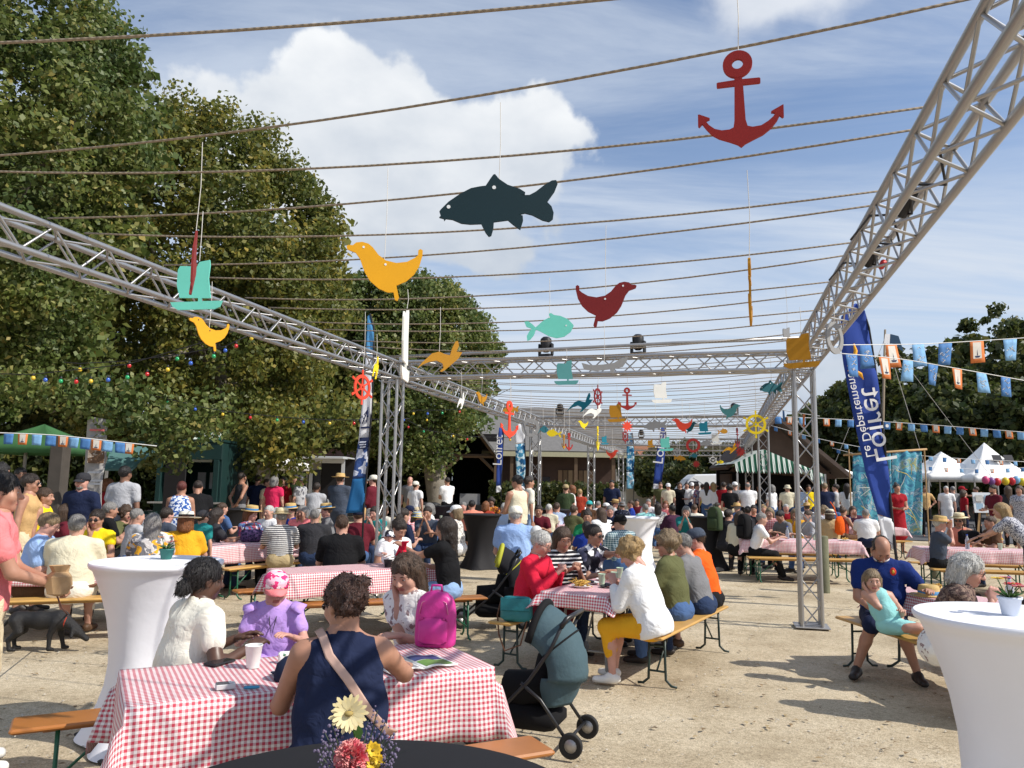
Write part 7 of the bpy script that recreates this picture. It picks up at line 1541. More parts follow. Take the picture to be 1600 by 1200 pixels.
def people():
    H = lambda st, c: (st, c); ppl = {}
    # --- around the foreground table
    ppl['pink'] = o = W('man in pink t-shirt and beige shorts standing at the left edge with a dog lead', 6, 738, 62, 4.9, top=('pink', .5), bot=('beige', .5), skin=1, hair=H('short', 'black'), arms=((.02, .33, 1.10), (.08, .36, 1.08)), shoes='shoe_white', grip=1)
    S('dark-skinned woman in off-white top leaning on the foreground table', 322, 880, 40, 4.62, top=('offwhite', .42), bot=('grey', 1), skin=2, hair=H('afrobun', 'black'), fem=True, fat=1.06, lean=14, arms=((-.02, .38, .80), (.26, .30, .80)), head=(-4, 0))
    o = S('little girl in lilac blouse and pink printed cap at the foreground table', 432, 903, 172, 5.15, h=1.24, seat=.53, top=('lilac', .5), bot=('lilac', .5), skin=3, hair=H('pony', 'brown'), hat=('cap', 'capkids', 'pink'), fem=False, arms=((-.13, .26, .79), (.13, .26, .79)), head=(14, 10), lean=6)
    nb = Vector(INFO[o.name][2]); sub(o, 'lanyard', MB().tube([nb+Vector((-.04, .03, .02)), nb+Vector((-.015, .095, -.12)), nb+Vector((0, .105, -.20)), nb+Vector((.015, .095, -.12)), nb+Vector((.04, .03, .02))], .003, 5), mat('black_plastic'))
    for g in (-1, 1):       # ruffled shoulders
        rf = MB(); 
        for k in range(13):
            a = math.pi*k/12; rr = .075+.012*(k % 2); rf.v += [tuple(nb+Vector((g*(.10+.02*math.sin(a)), .07*math.cos(a), -.03+.04*math.sin(a)))), tuple(nb+Vector((g*(.17+.03*math.sin(a)), rr*1.15*math.cos(a), -.06+.045*math.sin(a)-.01*(k % 2))))]
        rf.f = [(2*k, 2*k+2, 2*k+3, 2*k+1) for k in range(12)]; rf.mi = [0]*12; solid(rf.build('ruffle', CL('lilac'), o, True, False), .003)
    o = S('woman in sleeveless navy dress with strap, seen from behind in the foreground', 540, 899, -14, 3.64, top=('navy', 0), bot=('navy', .6), skirt=True, skin=1, hem=.06, hair=H('messy', 'chestnut'), fem=True, fat=1.10, lean=10, glasses='sun', arms=((-.16, .42, .81), (.34, .54, .81)), head=(28, 6), h=1.76)
    nb, che, up, fw = [Vector(q) for q in INFO[o.name][2:6]]
    pth = [nb+Vector((-.11, .03, .015)), nb+Vector((-.09, -.075, .0)), nb+Vector((-.06, -.130, -.07)), che+Vector((.02, -.175, -.01)), che+Vector((.11, -.180, -.14)), che+Vector((.20, -.11, -.25)), che+Vector((.245, .02, -.30))]; wv_ = Vector((.016, 0, .010))
    solid(strip([q-wv_ for q in pth], [q+wv_ for q in pth], 24, Vector((0, 0, 0))).build('bag_strap', mat('pale_leather', (.55, .36, .29), .5), o, True, False), .004)
    o = S('woman with red bandana resting chin on hand at the foreground table', 634, 884, 214, 5.2, top=('whitefloral', .42), bot=('denim', 1), skin=0, hair=H('shoulder', 'brown'), fem=True, lean=16, arms=('table', 'chin'), head=(12, 16))
    hc = Vector(INFO[o.name][1]); bd = MB(); bd.ball(hc+Vector((.02, .0, .13)), .025, 8, 6); bd.tube([hc+Vector((.02, 0, .13)), hc+Vector((.03, -.01, .20)), hc+Vector((-.02, 0, .21))], [.012, .02, .004], 6); bd.tube([hc+Vector((.02, 0, .13)), hc+Vector((.06, -.01, .16)), hc+Vector((.09, 0, .11))], [.012, .022, .005], 6)
    sub(o, 'bandana', bd, CL('red'))
    # --- table behind it
    S('man in black shirt seen from behind, middle left', 535, 806, -8, 9.9, top=('black', .62), bot=('darkdenim', 1), skin=0, hair=H('crop', 'brown'), fat=1.12, h=1.80, lean=10)
    S('mother in white top with hair in a bun bending over her baby', 624, 806, 140, 9.9, top=('white', .32), bot=('denim', 1), skin=1, hair=H('bun', 'dark'), fem=True, lean=20, head=(10, 22), arms=((-.05, .30, .85), (.12, .32, .82)), h=1.80)
    b = P(607, 842, 9.55); person('baby in white sun hat lying on its mother\'s arm', (b.x, b.y), 160, True, h=.72, seat=.80, lean=-18, top=('white', .9), bot=('white', 1), hat=('bucket', 'bwfloral'), hair=('none', 'dark'), arms='lap', skin=3, lod=1, shoes=None)
    S('woman in black t-shirt and light jeans with long dark hair, reaching left', 696, 807, 283, 9.05, h=1.84, top=('black', .45), bot=('lightdenim', 1), skin=1, hair=H('long', 'dark'), fem=True, lean=6, arms=((-.05, .56, 1.02), 'table'), head=(-8, 0))
    # --- table of six
    S('white-haired man in red shirt and glasses eating at the table of six', 846, 826, 118, 7.9, top=('red', .97), bot=('maroon', 1), skin=3, hair=H('short', 'white'), glasses='clear', fat=1.12, lean=14, arms=((-.08, .34, .90), (.06, .36, .88)), head=(0, 14), grip=1)
    S('woman in white and black striped top beside the red-shirted man', 880, 823, 155, 8.5, top=('stripe_bold', .6), bot=('darkdenim', 1), skin=1, hair=H('shoulder', 'brown'), fem=True, lean=12, head=(-6, 8), arms=((-.08, .34, .88), (.06, .36, .86)), grip=1)
    S('man in sunglasses and black-and-white patterned shirt reaching across the table', 928, 812, 126, 9.1, top=('bwfloral', .5), bot=('navy', 1), skin=1, hair=H('short', 'dark'), glasses='sun', fat=1.12, lean=10, arms=((.25, .60, 1.02), 'table'), grip=1)
    S('blonde curly woman in white blouse and mustard trousers on the near bench end', 985, 840, 303, 7.15, top=('white', .92), bot=('mustard', .80), hem=.10, skin=3, hair=H('curly', 'blond'), fem=True, fat=1.12, lean=18, head=(6, 22), arms=((-.06, .36, .88), (.06, .38, .88)), grip=1, shoes='shoe_white')
    S('woman in olive t-shirt and jeans with ash curls, from behind', 1042, 824, 303, 7.9, top=('olive', .6), bot=('denim', 1), skin=1, hair=H('curly', 'ash'), fem=True, glasses='sun', fat=1.06, lean=10, head=(22, 0))
    S('person in plain grey t-shirt half hidden between olive and orange shirts', 1066, 836, 303, 8.35, top=('grey', .6), bot=('darkdenim', 1), skin=0, hair=H('crop', 'grey'), lean=18, head=(0, 15), fat=1.1, h=1.68)
    S('bearded man in orange t-shirt and dark blue cap', 1086, 810, 300, 8.75, top=('orange', .5), bot=('black', .55), skin=3, hair=H('crop', 'brown'), hat=('cap', 'slate'), beard='ash', lean=14, head=(8, 10), shoes='shoe_brown')
    # --- right-hand bench
    o = S('balding man in navy rugby polo with a child on his lap', 1376, 838, 202, 7.62, top=('polo', .5), bot=('navy', .56), skin=1, hair=H('bald', 'dark'), beard='dark', fat=1.1, lean=12, head=(12, 42), arms=((-.38, .30, .82), (.10, .36, .62)), h=1.80, shoes='shoe_dark', feet=((-.24, .40, .09), (.27, .40, .09)))
    che = Vector(INFO[o.name][3]); sub(o, 'red_crest', MB().ball(che+Vector((-.09, .165, .05)), .035, 12, 8, (.8, .3, 1.1)), mat('crest_red', (.6, .04, .02), .7)); sub(o, 'crest_bird', MB().ball(che+Vector((-.09, .176, .05)), .014, 8, 6, (.8, .4, 1.3)), mat('crest_gold', (.6, .4, .05), .7)); nbv = Vector(INFO[o.name][2]); sub(o, 'collar', MB().tube([nbv+Vector((.065*math.cos(a), .015+.062*math.sin(a), .02-.03*math.sin(a))) for a in [2*math.pi*k/16 for k in range(16)]], .011, 6, closed=True), CL('white'))
    S('small girl in aqua top curled up against the navy polo man', 1362, 882, 192, 7.2, h=1.08, seat=.50, top=('aqua', 0), bot=('aqua', .4), skin=0, hair=H('shoulder', 'ash'), lean=-8, roll=24, arms=((-.06, .16, .70), 'chin'), head=(0, 8), shoes='shoe_white', feet=((-.40, .16, .56), (-.34, .22, .53)))
    S('white-haired old lady in dark floral blouse eating at the right', 1512, 858, 124, 6.15, top=('darkfloral', .55), bot=('whitefloral', .5), skirt=True, skin=3, hair=H('bob', 'white'), fem=True, fat=1.18, lean=22, glasses='clear', arms=('table', 'eat'), grip=1, head=(-4, 4))
    # --- right middle
    S('man in straw hat and slate shirt drinking at the right-hand table', 1467, 790, 98, 13.4, top=('slate', .42), bot=('black', 1), skin=3, hair=H('crop', 'white'), hat=('straw', 'straw', 'tan'), arms=('drink', 'drink'), grip=1)
    S('woman in pale straw hat and sunglasses facing the camera at the right', 1497, 784, 222, 15.4, top=('salmon', 0), bot=('black', 1), skin=1, fem=True, hair=H('shoulder', 'brown'), hat=('straw', 'strawpale', 'khaki'), glasses='sun', fat=1.1)
    W('blonde woman in speckled blouse leaning far over the right-hand table', 1562, 778, 304, 12.6, h=1.72, lean=40, top=('specks', .62), bot=('navy', 1), skin=0, fem=True, hair=H('shoulder', 'blond'), arms=((-.1, .75, 1.0), (.05, .7, .95)), head=(0, -12), fat=1.05)
    S('man facing left under the leaning blonde woman', 1545, 790, 275, 14.6, top=('brown', .5), bot=('darkdenim', 1), skin=1, hair=H('crop', 'brown'))
    W('bearded man in maroon t-shirt near the easel', 1551, 757, 262, 22, top=('maroon', .5), bot=('beige', .5), skin=1, hair=H('short', 'dark'), beard='dark', arms='front')
    W('man in ochre shirt standing beside the painted cloth', 1444, 754, 185, 30, top=('tan', .5), bot=('black', 1), skin=1, arms='hips')
    W('white-haired man in white shirt among the white tents', 1478, 758, 200, 30, top=('white', .5), bot=('white', 1), hair=H('crop', 'white'))
    W('man in grey t-shirt beside the white-haired man by the tents', 1488, 756, 10, 31, top=('grey', .5), bot=('charcoal', 1), hair=H('crop', 'grey'))
    W('man in khaki shirt with red cap by the tents', 1503, 756, 120, 31, top=('olive', .5), bot=('black', 1), hat=('cap', 'darkred'))
    W('child in red top before the tents', 1506, 766, 100, 29, top=('darkred', .5), bot=('navy', 1), hair=H('bob', 'brown'))
    W('man pointing under the middle white tent', 1524, 755, 280, 32, top=('black', .5), bot=('black', 1), skin=1, arms=('reach', 'down'))
    W('woman in red dress standing behind the navy feather flag', 1401, 755, 182, 22, top=('darkred', .3), bot=('darkred', .52), skirt=True, fem=True, hair=H('bun', 'dark'), skin=1, arms='front')
    W('woman in patterned dress at the right edge under the balloons', 1592, 757, 230, 23, top=('specks', .5), bot=('specks', .6), skirt=True, fem=True, hair=H('shoulder', 'brown'))
    W('long-haired woman with back to us under the balloons', 1574, 757, 20, 25, top=('charcoal', .5), bot=('black', 1), fem=True, hair=H('long', 'brown'))
    S('man in white short-sleeved shirt seen from behind on the bench right of the tower', 1352, 786, 26, 18.6, top=('white', .5), bot=('navy', .6), hair=H('crop', 'grey'), fat=1.15)
    S('woman in tan ribbed top and cream hat right of the tower', 1296, 789, 30, 18.2, top=('tanstripe', .62), bot=('navy', 1), hair=H('bob', 'brown'), hat=('bucket', 'cream'), fem=True, fat=1.25)
    S('bare-shouldered woman with hair up right of the tower', 1317, 785, 60, 20.5, top=('rust', 0), bot=('brown', 1), skin=1, hair=H('bun', 'brown'), fem=True)
    S('woman in brown top facing left behind the navy flag', 1378, 792, 275, 19.6, top=('brown', .4), bot=('black', 1), skin=1, fem=True, hair=H('shoulder', 'brown'))
    S('man in white shirt and straw hat behind the tower', 1260, 778, 5, 24, top=('white', .5), bot=('navy', 1), hat=('straw', 'straw', 'tan'), fat=1.1)
    S('man in white t-shirt with black backpack sitting sideways at the pink table', 1190, 793, 98, 15.2, top=('white', .45), bot=('black', 1), skin=0, hair=H('crop', 'grey'), lean=18, arms='far', legs=.2, fat=1.05)
    S('woman in cream jumper seen from behind left of the black backpack', 1157, 799, 40, 15.8, top=('cream', .95), bot=('black', 1), fem=True, hair=H('shoulder', 'brown'), fat=1.2, lean=16)
    S('person in charcoal hoodie with olive backpack', 1138, 787, 50, 16.6, top=('charcoal', .95), bot=('charcoal', 1), hair=H('short', 'dark'), lean=12)
    S('tanned man in grey t-shirt bowed over the pink table', 1218, 788, 250, 17.2, top=('grey', .45), bot=('black', 1), skin=1, hair=H('short', 'black'), lean=20, head=(0, 12))
    S('person in red checked shirt across the pink table', 1202, 784, 210, 18.2, top=('redplaid', .5), bot=('denim', 1), hair=H('bob', 'ash'))
    S('person in pale grey top behind the first right tower', 1262, 800, 262, 16.6, top=('lightgrey', .6), bot=('denim', 1), hair=H('crop', 'brown'))
    # --- middle
    S('man in light blue shirt and white cap seen from behind', 806, 792, 8, 10.9, h=1.86, seat=.55, top=('skyblue', .5), bot=('black', .6), hair=H('crop', 'white'), hat=('cap', 'offwhite'), fat=1.15, lean=12)
    S('man in teal checked shirt and black cap behind the table of six', 968, 801, 335, 12.4, top=('plaid_teal', .5), bot=('denim', 1), hair=H('crop', 'dark'), hat=('cap', 'black'), fat=1.2, lean=14, head=(25, 0))
    S('woman in green t-shirt facing the camera', 918, 791, 188, 14.2, top=('green', .42), bot=('denim', 1), skin=1, hair=H('bun', 'dark'), fem=True)
    S('dark-haired child in blue before the woman in green', 917, 812, 10, 13.0, h=1.4, top=('royal', .5), bot=('denim', 1), skin=1, hair=H('short', 'black'))
    S('grey-haired man in turquoise shirt seen from behind', 1008, 777, 350, 20.5, top=('aqua', .5), bot=('denim', 1), hair=H('crop', 'grey'), fat=1.2)
    S('man in plum shirt seen from behind', 1050, 777, 335, 19.5, top=('plum', .95), bot=('black', 1), skin=4, hair=H('crop', 'black'), fat=1.1)
    S('dark-haired person in mottled pale top next to the plum shirt', 1028, 774, 10, 22, top=('greywhite', .5), bot=('denim', 1), hair=H('shoulder', 'dark'))
    S('grey-haired man in white shirt facing the camera in the middle distance', 1013, 766, 200, 26, top=('white', .5), bot=('black', 1), hair=H('short', 'grey'), skin=3, h=1.8)
    S('man in royal blue t-shirt turned left', 985, 768, 275, 25, top=('royal', .5), bot=('denim', 1), skin=1, hair=H('crop', 'brown'))
    S('person in straw hat and pale shirt in the middle distance', 961, 768, 100, 25, top=('lightgrey', .5), bot=('denim', 1), hat=('straw', 'straw', 'brown'))
    S('woman in dark dotted blouse and grey bucket hat', 972, 773, 10, 23, top=('navydots', .5), bot=('black', 1), hat=('bucket', 'grey'), fem=True)
    S('boy in blue t-shirt and white cap', 948, 773, 95, 24, h=1.55, top=('royal', .5), bot=('denim', 1), hat=('cap', 'white'))
    S('person in white top bent away from us', 935, 774, 25, 25, top=('white', .5), bot=('denim', 1), hair=H('crop', 'grey'), lean=22)
    S('person in brown top and teal cap', 921, 774, 20, 23, top=('brown', .5), bot=('denim', 1), hat=('cap', 'turq'))
    W('person in rust top standing left of the third left tower', 906, 762, 12, 25, top=('rust', .4), bot=('denim', 1), hair=H('short', 'blond'), h=1.65)
    W('man in grey-green shirt and jeans standing behind the second left tower', 884, 757, 8, 23, top=('darkgreen', .5), bot=('denim', 1), hat=('cap', 'khaki'))
    W('woman in pale floral top standing beside the grey-green shirt', 893, 758, 285, 24.5, top=('whitefloral', .4), bot=('beige', 1), fem=True, hair=H('bob', 'ginger'))
    W('tall man in navy shirt standing before the hall', 956, 744, 195, 27, top=('navy', .5), bot=('black', 1), skin=1, hair=H('short', 'black'))
    W('dark-haired man in cream sleeveless top standing left of the second left tower', 808, 742, 320, 14.5, top=('cream', 0), bot=('slate', 1), skin=1, hair=H('short', 'black'), arms='front', head=(20, 10))
    W('man in off-white t-shirt and jeans looking right beside the second left tower', 827, 744, 75, 17, top=('offwhite', .5), bot=('lightdenim', 1), hair=H('short', 'dark'), skin=1)
    S('broad man in salmon t-shirt with black straps seen from behind', 738, 762, 4, 18.8, h=1.85, top=('salmon', .5), bot=('black', 1), hair=H('crop', 'black'), fat=1.3)
    S('curly-haired person in orange patterned shirt', 768, 757, 185, 23, h=1.85, top=('orangefloral', .5), bot=('black', 1), skin=4, hair=H('curly', 'dark'))
    S('white-haired man in pale blue shirt with black strap seen from behind', 789, 767, 15, 17.5, h=1.8, top=('paleblue', .5), bot=('black', 1), hair=H('crop', 'white'))
    S('ash-blonde woman with white cap in sleeveless print top facing left', 712, 770, 285, 14.8, h=1.80, top=('greywhite', 0), bot=('white', .6), skin=1, fem=True, hair=H('bob', 'ash'), hat=('cap', 'white'), arms='far')
    S('broad-backed person in navy top beside the first left tower', 632, 776, 50, 13.2, h=1.8, top=('navy', .6), bot=('black', .6), hair=H('short', 'dark'), fat=1.2, lean=16)
    S('child in yellow and blue bucket hat at the pink table', 653, 775, 110, 15.8, h=1.45, top=('pinkcheck', .4), bot=('denim', .5), hat=('bucket', 'yellowhat'), hair=H('bob', 'brown'))
    S('boy in navy cap at the pink table', 642, 768, 95, 17.2, h=1.6, top=('pinkcheck', .5), bot=('denim', .5), hat=('cap', 'navy'))
    W('balding man in grey shirt standing left of the pale tree trunk', 641, 739, 192, 25, top=('grey', .5), bot=('khaki', 1), hair=H('bald', 'ash'), skin=3)
    W('person in white top and cap beside the white bins', 650, 752, 30, 23, top=('white', .4), bot=('beige', 1), hat=('cap', 'offwhite'))
    W('man in white t-shirt and dark trousers by the pale tree trunk', 699, 741, 325, 26, top=('white', .5), bot=('black', 1), skin=1, hair=H('crop', 'dark'), arms='front')
    # --- left middle
    S('man in maroon shirt and navy cap left of the first left tower', 561, 787, -2, 13.2, top=('maroon', .5), bot=('denim', 1), hat=('cap', 'navy'), fat=1.15)
    S('stout man in charcoal t-shirt seen from behind', 493, 785, -6, 12.8, top=('charcoal', .6), bot=('darkdenim', 1), hair=H('crop', 'grey'), fat=1.25)
    S('man in striped t-shirt and pale straw hat', 441, 790, 340, 12.2, top=('stripe_navy', .6), bot=('khaki', 1), hair=H('crop', 'grey'), hat=('straw', 'strawpale', 'khaki'), fat=1.12)
    S('woman in colourful print top and straw hat with blue band', 394, 783, 115, 13.2, top=('tribal', .92), bot=('black', 1), fem=True, hair=H('bob', 'ginger'), hat=('straw', 'straw', 'bandblue'), fat=1.15, skin=3)
    S('person in blue t-shirt and straw hat behind the striped shirt', 455, 782, 210, 14.8, top=('royal', .5), bot=('denim', 1), hat=('straw', 'straw', 'bandblue'))
    S('person in straw hat with blue band behind the charcoal t-shirt', 510, 789, 250, 15.2, top=('grey', .5), bot=('denim', 1), hat=('straw', 'straw', 'bandblue'), skin=3)
    W('man in slate shirt and wide straw hat standing left of the white feather flag', 532, 740, 15, 18.5, top=('slate', .7), bot=('slate', 1), hat=('sunhat', 'straw', 'tan'), arms='front', fat=1.15)
    W('man in pale grey t-shirt leaning at the black table', 496, 747, 8, 18.5, h=1.75, lean=14, top=('lightgrey', .5), bot=('khaki', 1), hair=H('short', 'dark'), skin=4, arms='far')
    W('grey-haired woman in bright pink top seen from behind', 430, 744, 15, 20, top=('hotpink', .4), bot=('lightgrey', 1), fem=True, hair=H('bob', 'grey'), fat=1.1)
    W('man in dark printed t-shirt under the drooping branches', 404, 742, 10, 21, top=('navy', .5), bot=('black', 1), hair=H('crop', 'dark'), fat=1.1)
    W('man in sleeveless grey vest under the trees', 379, 738, 40, 20, top=('charcoal', 0), bot=('grey', .5), skin=1, hair=H('short', 'dark'), arms='back')
    W('man in grey t-shirt left of the catering van', 462, 733, 200, 24, top=('darkgreen', .5), bot=('black', 1), hair=H('short', 'black'))
    W('person in pale top and grey cap left of the catering van', 471, 744, 110, 22, top=('lightgrey', .5), bot=('black', 1), hat=('cap', 'grey'))
    W('woman in black and red top under the drooping branches', 443, 744, 190, 22, top=('darkred', .4), bot=('black', 1), fem=True, hair=H('shoulder', 'dark'))
    W('person in khaki shorts beside the woman in pink', 418, 748, 100, 21, top=('beige', .5), bot=('beige', .5), hair=H('crop', 'brown'))
    W('man in navy polo right of the white feather flag', 568, 744, 70, 20, top=('navy', .5), bot=('tan', .5), hair=H('crop', 'dark'), skin=1)
    W('man in maroon long-sleeved shirt and white cap beside the first left tower', 583, 742, 285, 19, top=('maroon', .95), bot=('greywhite', .8), hat=('cap', 'offwhite'), skin=3, arms='front', fat=1.1)
    W('red-haired woman in sleeveless blue leaf-print top seen from behind', 285, 748, -14, 13.5, h=1.74, lean=10, top=('blueleaf', 0), bot=('navy', 1), fem=True, skin=1, hair=H('crop', 'red'), arms='front', fat=1.1)
    W('man in black t-shirt bending over the table beside the blue print top', 310, 748, 335, 14, h=1.78, lean=18, top=('black', .42), bot=('denim', .6), skin=1, hair=H('crop', 'dark'), arms='front', head=(0, 12))
    S('woman in mustard t-shirt and white sun hat seen from behind', 291, 808, -16, 10.6, top=('mustard', .6), bot=('darkdenim', 1), fem=True, hair=H('bob', 'ginger'), hat=('sunhat', 'offwhite', 'black'), fat=1.2)
    S('grey-haired woman in grey and yellow patterned top seen from behind', 240, 802, -22, 10.2, top=('geo', .6), bot=('black', 1), fem=True, hair=H('shoulder', 'grey'), fat=1.25)
    W('boy in teal t-shirt and charcoal cap', 317, 799, 20, 11.4, top=('teal', .5), bot=('navy', .5), hat=('cap', 'charcoal'))
    o = S('stout grey-haired man in cream shirt seen from behind at the left', 122, 806, -16, 8.75, h=1.80, top=('cream', .95), bot=('offwhite', .8), hair=H('short', 'grey'), fat=1.3, lean=8, shoes='shoe_brown')
    sub(o, 'belt', MB().tube([(.232*math.cos(a), .015+.172*math.sin(a), .57) for a in [2*math.pi*k/24 for k in range(24)]], .024, 6, closed=True), mat('brown_leather'))
    S('man in light blue shirt and glasses looking down at the left', 79, 795, 76, 8.9, h=1.84, top=('skyblue', .6), bot=('brown', .6), hair=H('short', 'ash'), glasses='clear', fat=1.15, lean=12, head=(10, 16), skin=3)
    S('woman in sunglasses and lime top resting chin on hand', 152, 800, 175, 10.2, h=1.80, top=('yellow', .25), bot=('black', 1), fem=True, skin=1, hair=H('short', 'dark'), glasses='sun', arms=('table', 'chin'))
    S('man in black t-shirt with grey hair at the far left table', 175, 773, 50, 12.6, h=1.86, top=('black', .5), bot=('black', 1), hair=H('short', 'grey'), skin=1)
    S('long-haired girl in maroon top before the timber post', 109, 778, 65, 11.6, h=1.86, top=('maroon', .3), bot=('black', 1), fem=True, skin=1, hair=H('long', 'brown'))
    W('bearded man in navy t-shirt and dark cap standing beside the white banner', 130, 739, 188, 11.6, top=('navy', .5), bot=('khaki', 1), hair=H('crop', 'dark'), hat=('cap', 'charcoal'), beard='grey', skin=3, fat=1.1, arms='down')
    W('man in light grey t-shirt seen from behind at the teal stand', 197, 727, 8, 13.0, top=('lightgrey', .5), bot=('charcoal', 1), skin=4, hair=H('short', 'black'))
    W('woman in beige sleeveless top and sunglasses at the left edge', 50, 740, 80, 10.2, top=('tan', 0), bot=('beige', .5), fem=True, skin=1, hair=H('short', 'dark'), glasses='sun')
    W('girl in yellow top with ponytail at the left edge', 72, 763, 82, 10.4, top=('yellow', 0), bot=('denim', .5), fem=True, skin=1, hair=H('pony', 'brown'))
    W('dark-haired woman at the far left under the green tent', 4, 724, 60, 12, top=('charcoal', .5), bot=('black', 1), fem=True, hair=H('curly', 'black'))
    W('woman in red top at the teal stand', 170, 748, 70, 15, top=('darkred', .5), bot=('black', 1), fem=True, hair=H('bob', 'ginger'))
    W('man in dark jacket under the green tent', 34, 730, 120, 14, top=('black', .9), bot=('black', 1), hair=H('short', 'black'), skin=4)
    # --- crowd standing at the far bar and by the van
    for px, yt, rot, D, tp, hr, ex, lb in [
        (1032, 752, 190, 33, 'olive', ('short', 'brown'), {}, 'person in olive jacket at the foot of the far navy flag'), (1044, 755, 180, 32, 'cream', ('crop', 'grey'), {'hat': ('cap', 'white')}, 'person in cream top and white cap left of the van'),
        (1062, 752, 185, 33, 'black', ('bob', 'brown'), {}, 'person in black jacket before the van'), (1073, 752, 200, 33, 'white', ('short', 'dark'), {}, 'dark-haired person in white before the van'), (1081, 750, 180, 34, 'white', ('crop', 'grey'), {'hat': ('cap', 'white')}, 'white-capped person close to the van'),
        (1089, 755, 120, 31, 'tribal', ('short', 'brown'), {}, 'person in patterned top before the van lettering'), (1098, 756, 60, 32, 'yellow', ('crop', 'brown'), {}, 'person in yellow top before the van'),
        (1104, 752, 20, 30, 'white', ('long', 'dark'), {'fem': True}, 'long-haired woman in white seen from behind right of the van'), (1114, 753, 10, 30, 'white', ('shoulder', 'blond'), {'fem': True}, 'blonde woman in white right of the van'), (1121, 752, 200, 32, 'pink', ('bob', 'grey'), {}, 'grey-haired person in pink in the far crowd'),
        (1131, 750, 30, 28, 'darkred', ('short', 'dark'), {'fat': 1.1}, 'man in red and black seen from behind in the far crowd'), (1148, 750, 10, 27, 'grey', ('crop', 'grey'), {'hat': ('cap', 'white')}, 'white-capped man left of the far right towers'), (1153, 754, 20, 29, 'white', ('crop', 'white'), {}, 'white-shirted man beside the third right tower'),
        (1168, 753, 15, 26, 'white', ('bald', 'grey'), {'fat': 1.15}, 'stout man in white shirt behind the second right tower'), (1205, 757, 330, 28, 'white', ('bob', 'grey'), {'fem': True}, 'grey-haired woman in white under the striped awning'), (1230, 757, 10, 28, 'cream', ('crop', 'grey'), {'hat': ('bucket', 'cream')}, 'person in cream and bucket hat at the bar'),
        (1263, 757, 185, 29, 'yellow', ('short', 'dark'), {'skin': 1}, 'person in yellow top behind the bar'), (1248, 757, 20, 28.5, 'paleblue', ('crop', 'white'), {}, 'white-haired man at the bar behind the first right tower'), (1288, 749, 20, 25, 'navy', ('short', 'ash'), {'fat': 1.1}, 'man in navy t-shirt right of the first right tower'),
        (1323, 752, 30, 26, 'white', ('long', 'dark'), {'fem': True}, 'long-haired woman in white left of the painted cloth'), (1305, 756, 300, 27, 'lightgrey', ('short', 'dark'), {}, 'person in grey left of the painted cloth'), (1186, 756, 200, 30, 'charcoal', ('short', 'dark'), {}, 'dark figure under the striped awning'), (1140, 757, 15, 26, 'black', ('curly', 'black'), {}, 'curly-haired person in black in the far crowd')]:
        W(lb, px, yt, rot, D, top=(tp, .5), bot=(random.choice(['denim', 'black', 'beige', 'darkdenim']), 1), hair=hr, arms=random.choice(['down', 'front', 'down', 'fold']), **ex)
    for px, yt, rot, D, tp, hr, ex, lb in [
        (1121, 772, 60, 24, 'white', ('crop', 'dark'), {}, 'man in white t-shirt seated behind the black table'), (1151, 776, 20, 22, 'denim', ('crop', 'grey'), {'hat': ('straw', 'straw', 'tan')}, 'person in blue shirt and straw hat seated before the towers'), (1177, 778, 200, 21, 'salmon', ('short', 'dark'), {'skin': 1}, 'tanned person seated behind the second right tower'),
        (1228, 784, 190, 23, 'darkred', ('crop', 'white'), {'skin': 3}, 'bald-headed person seated facing us behind the pink table'), (1040, 782, 190, 25, 'pink', ('bob', 'ginger'), {'skin': 3}, 'child facing us beside the plum shirt'), (995, 772, 190, 28, 'maroon', ('short', 'dark'), {'skin': 1}, 'dark-haired person seated behind the turquoise shirt'),
        (1286, 790, 330, 21, 'specks', ('curly', 'ash'), {'fem': True}, 'woman with ash curls seated right of the first right tower'), (870, 796, 20, 20, 'paleblue', ('short', 'brown'), {}, 'person in pale blue seated behind the second left tower'), (670, 786, 250, 17.5, 'white', ('bob', 'grey'), {'fem': True}, 'grey-haired woman across from the bucket hat child'),
        (215, 806, 40, 11.8, 'lightgrey', ('crop', 'grey'), {}, 'person in pale grey shirt left of the yellow patterned top'), (348, 792, 40, 15.5, 'denim', ('crop', 'brown'), {}, 'person in blue left of the straw-hatted woman')]:
        S(lb, px, yt, rot, D, top=(tp, .5), bot=('denim', 1), hair=hr, **ex)
    # --- more diners filling the middle distance
    TN = {'paleblue': 'pale blue', 'offwhite': 'off-white', 'lightgrey': 'pale grey', 'denim': 'denim blue'}
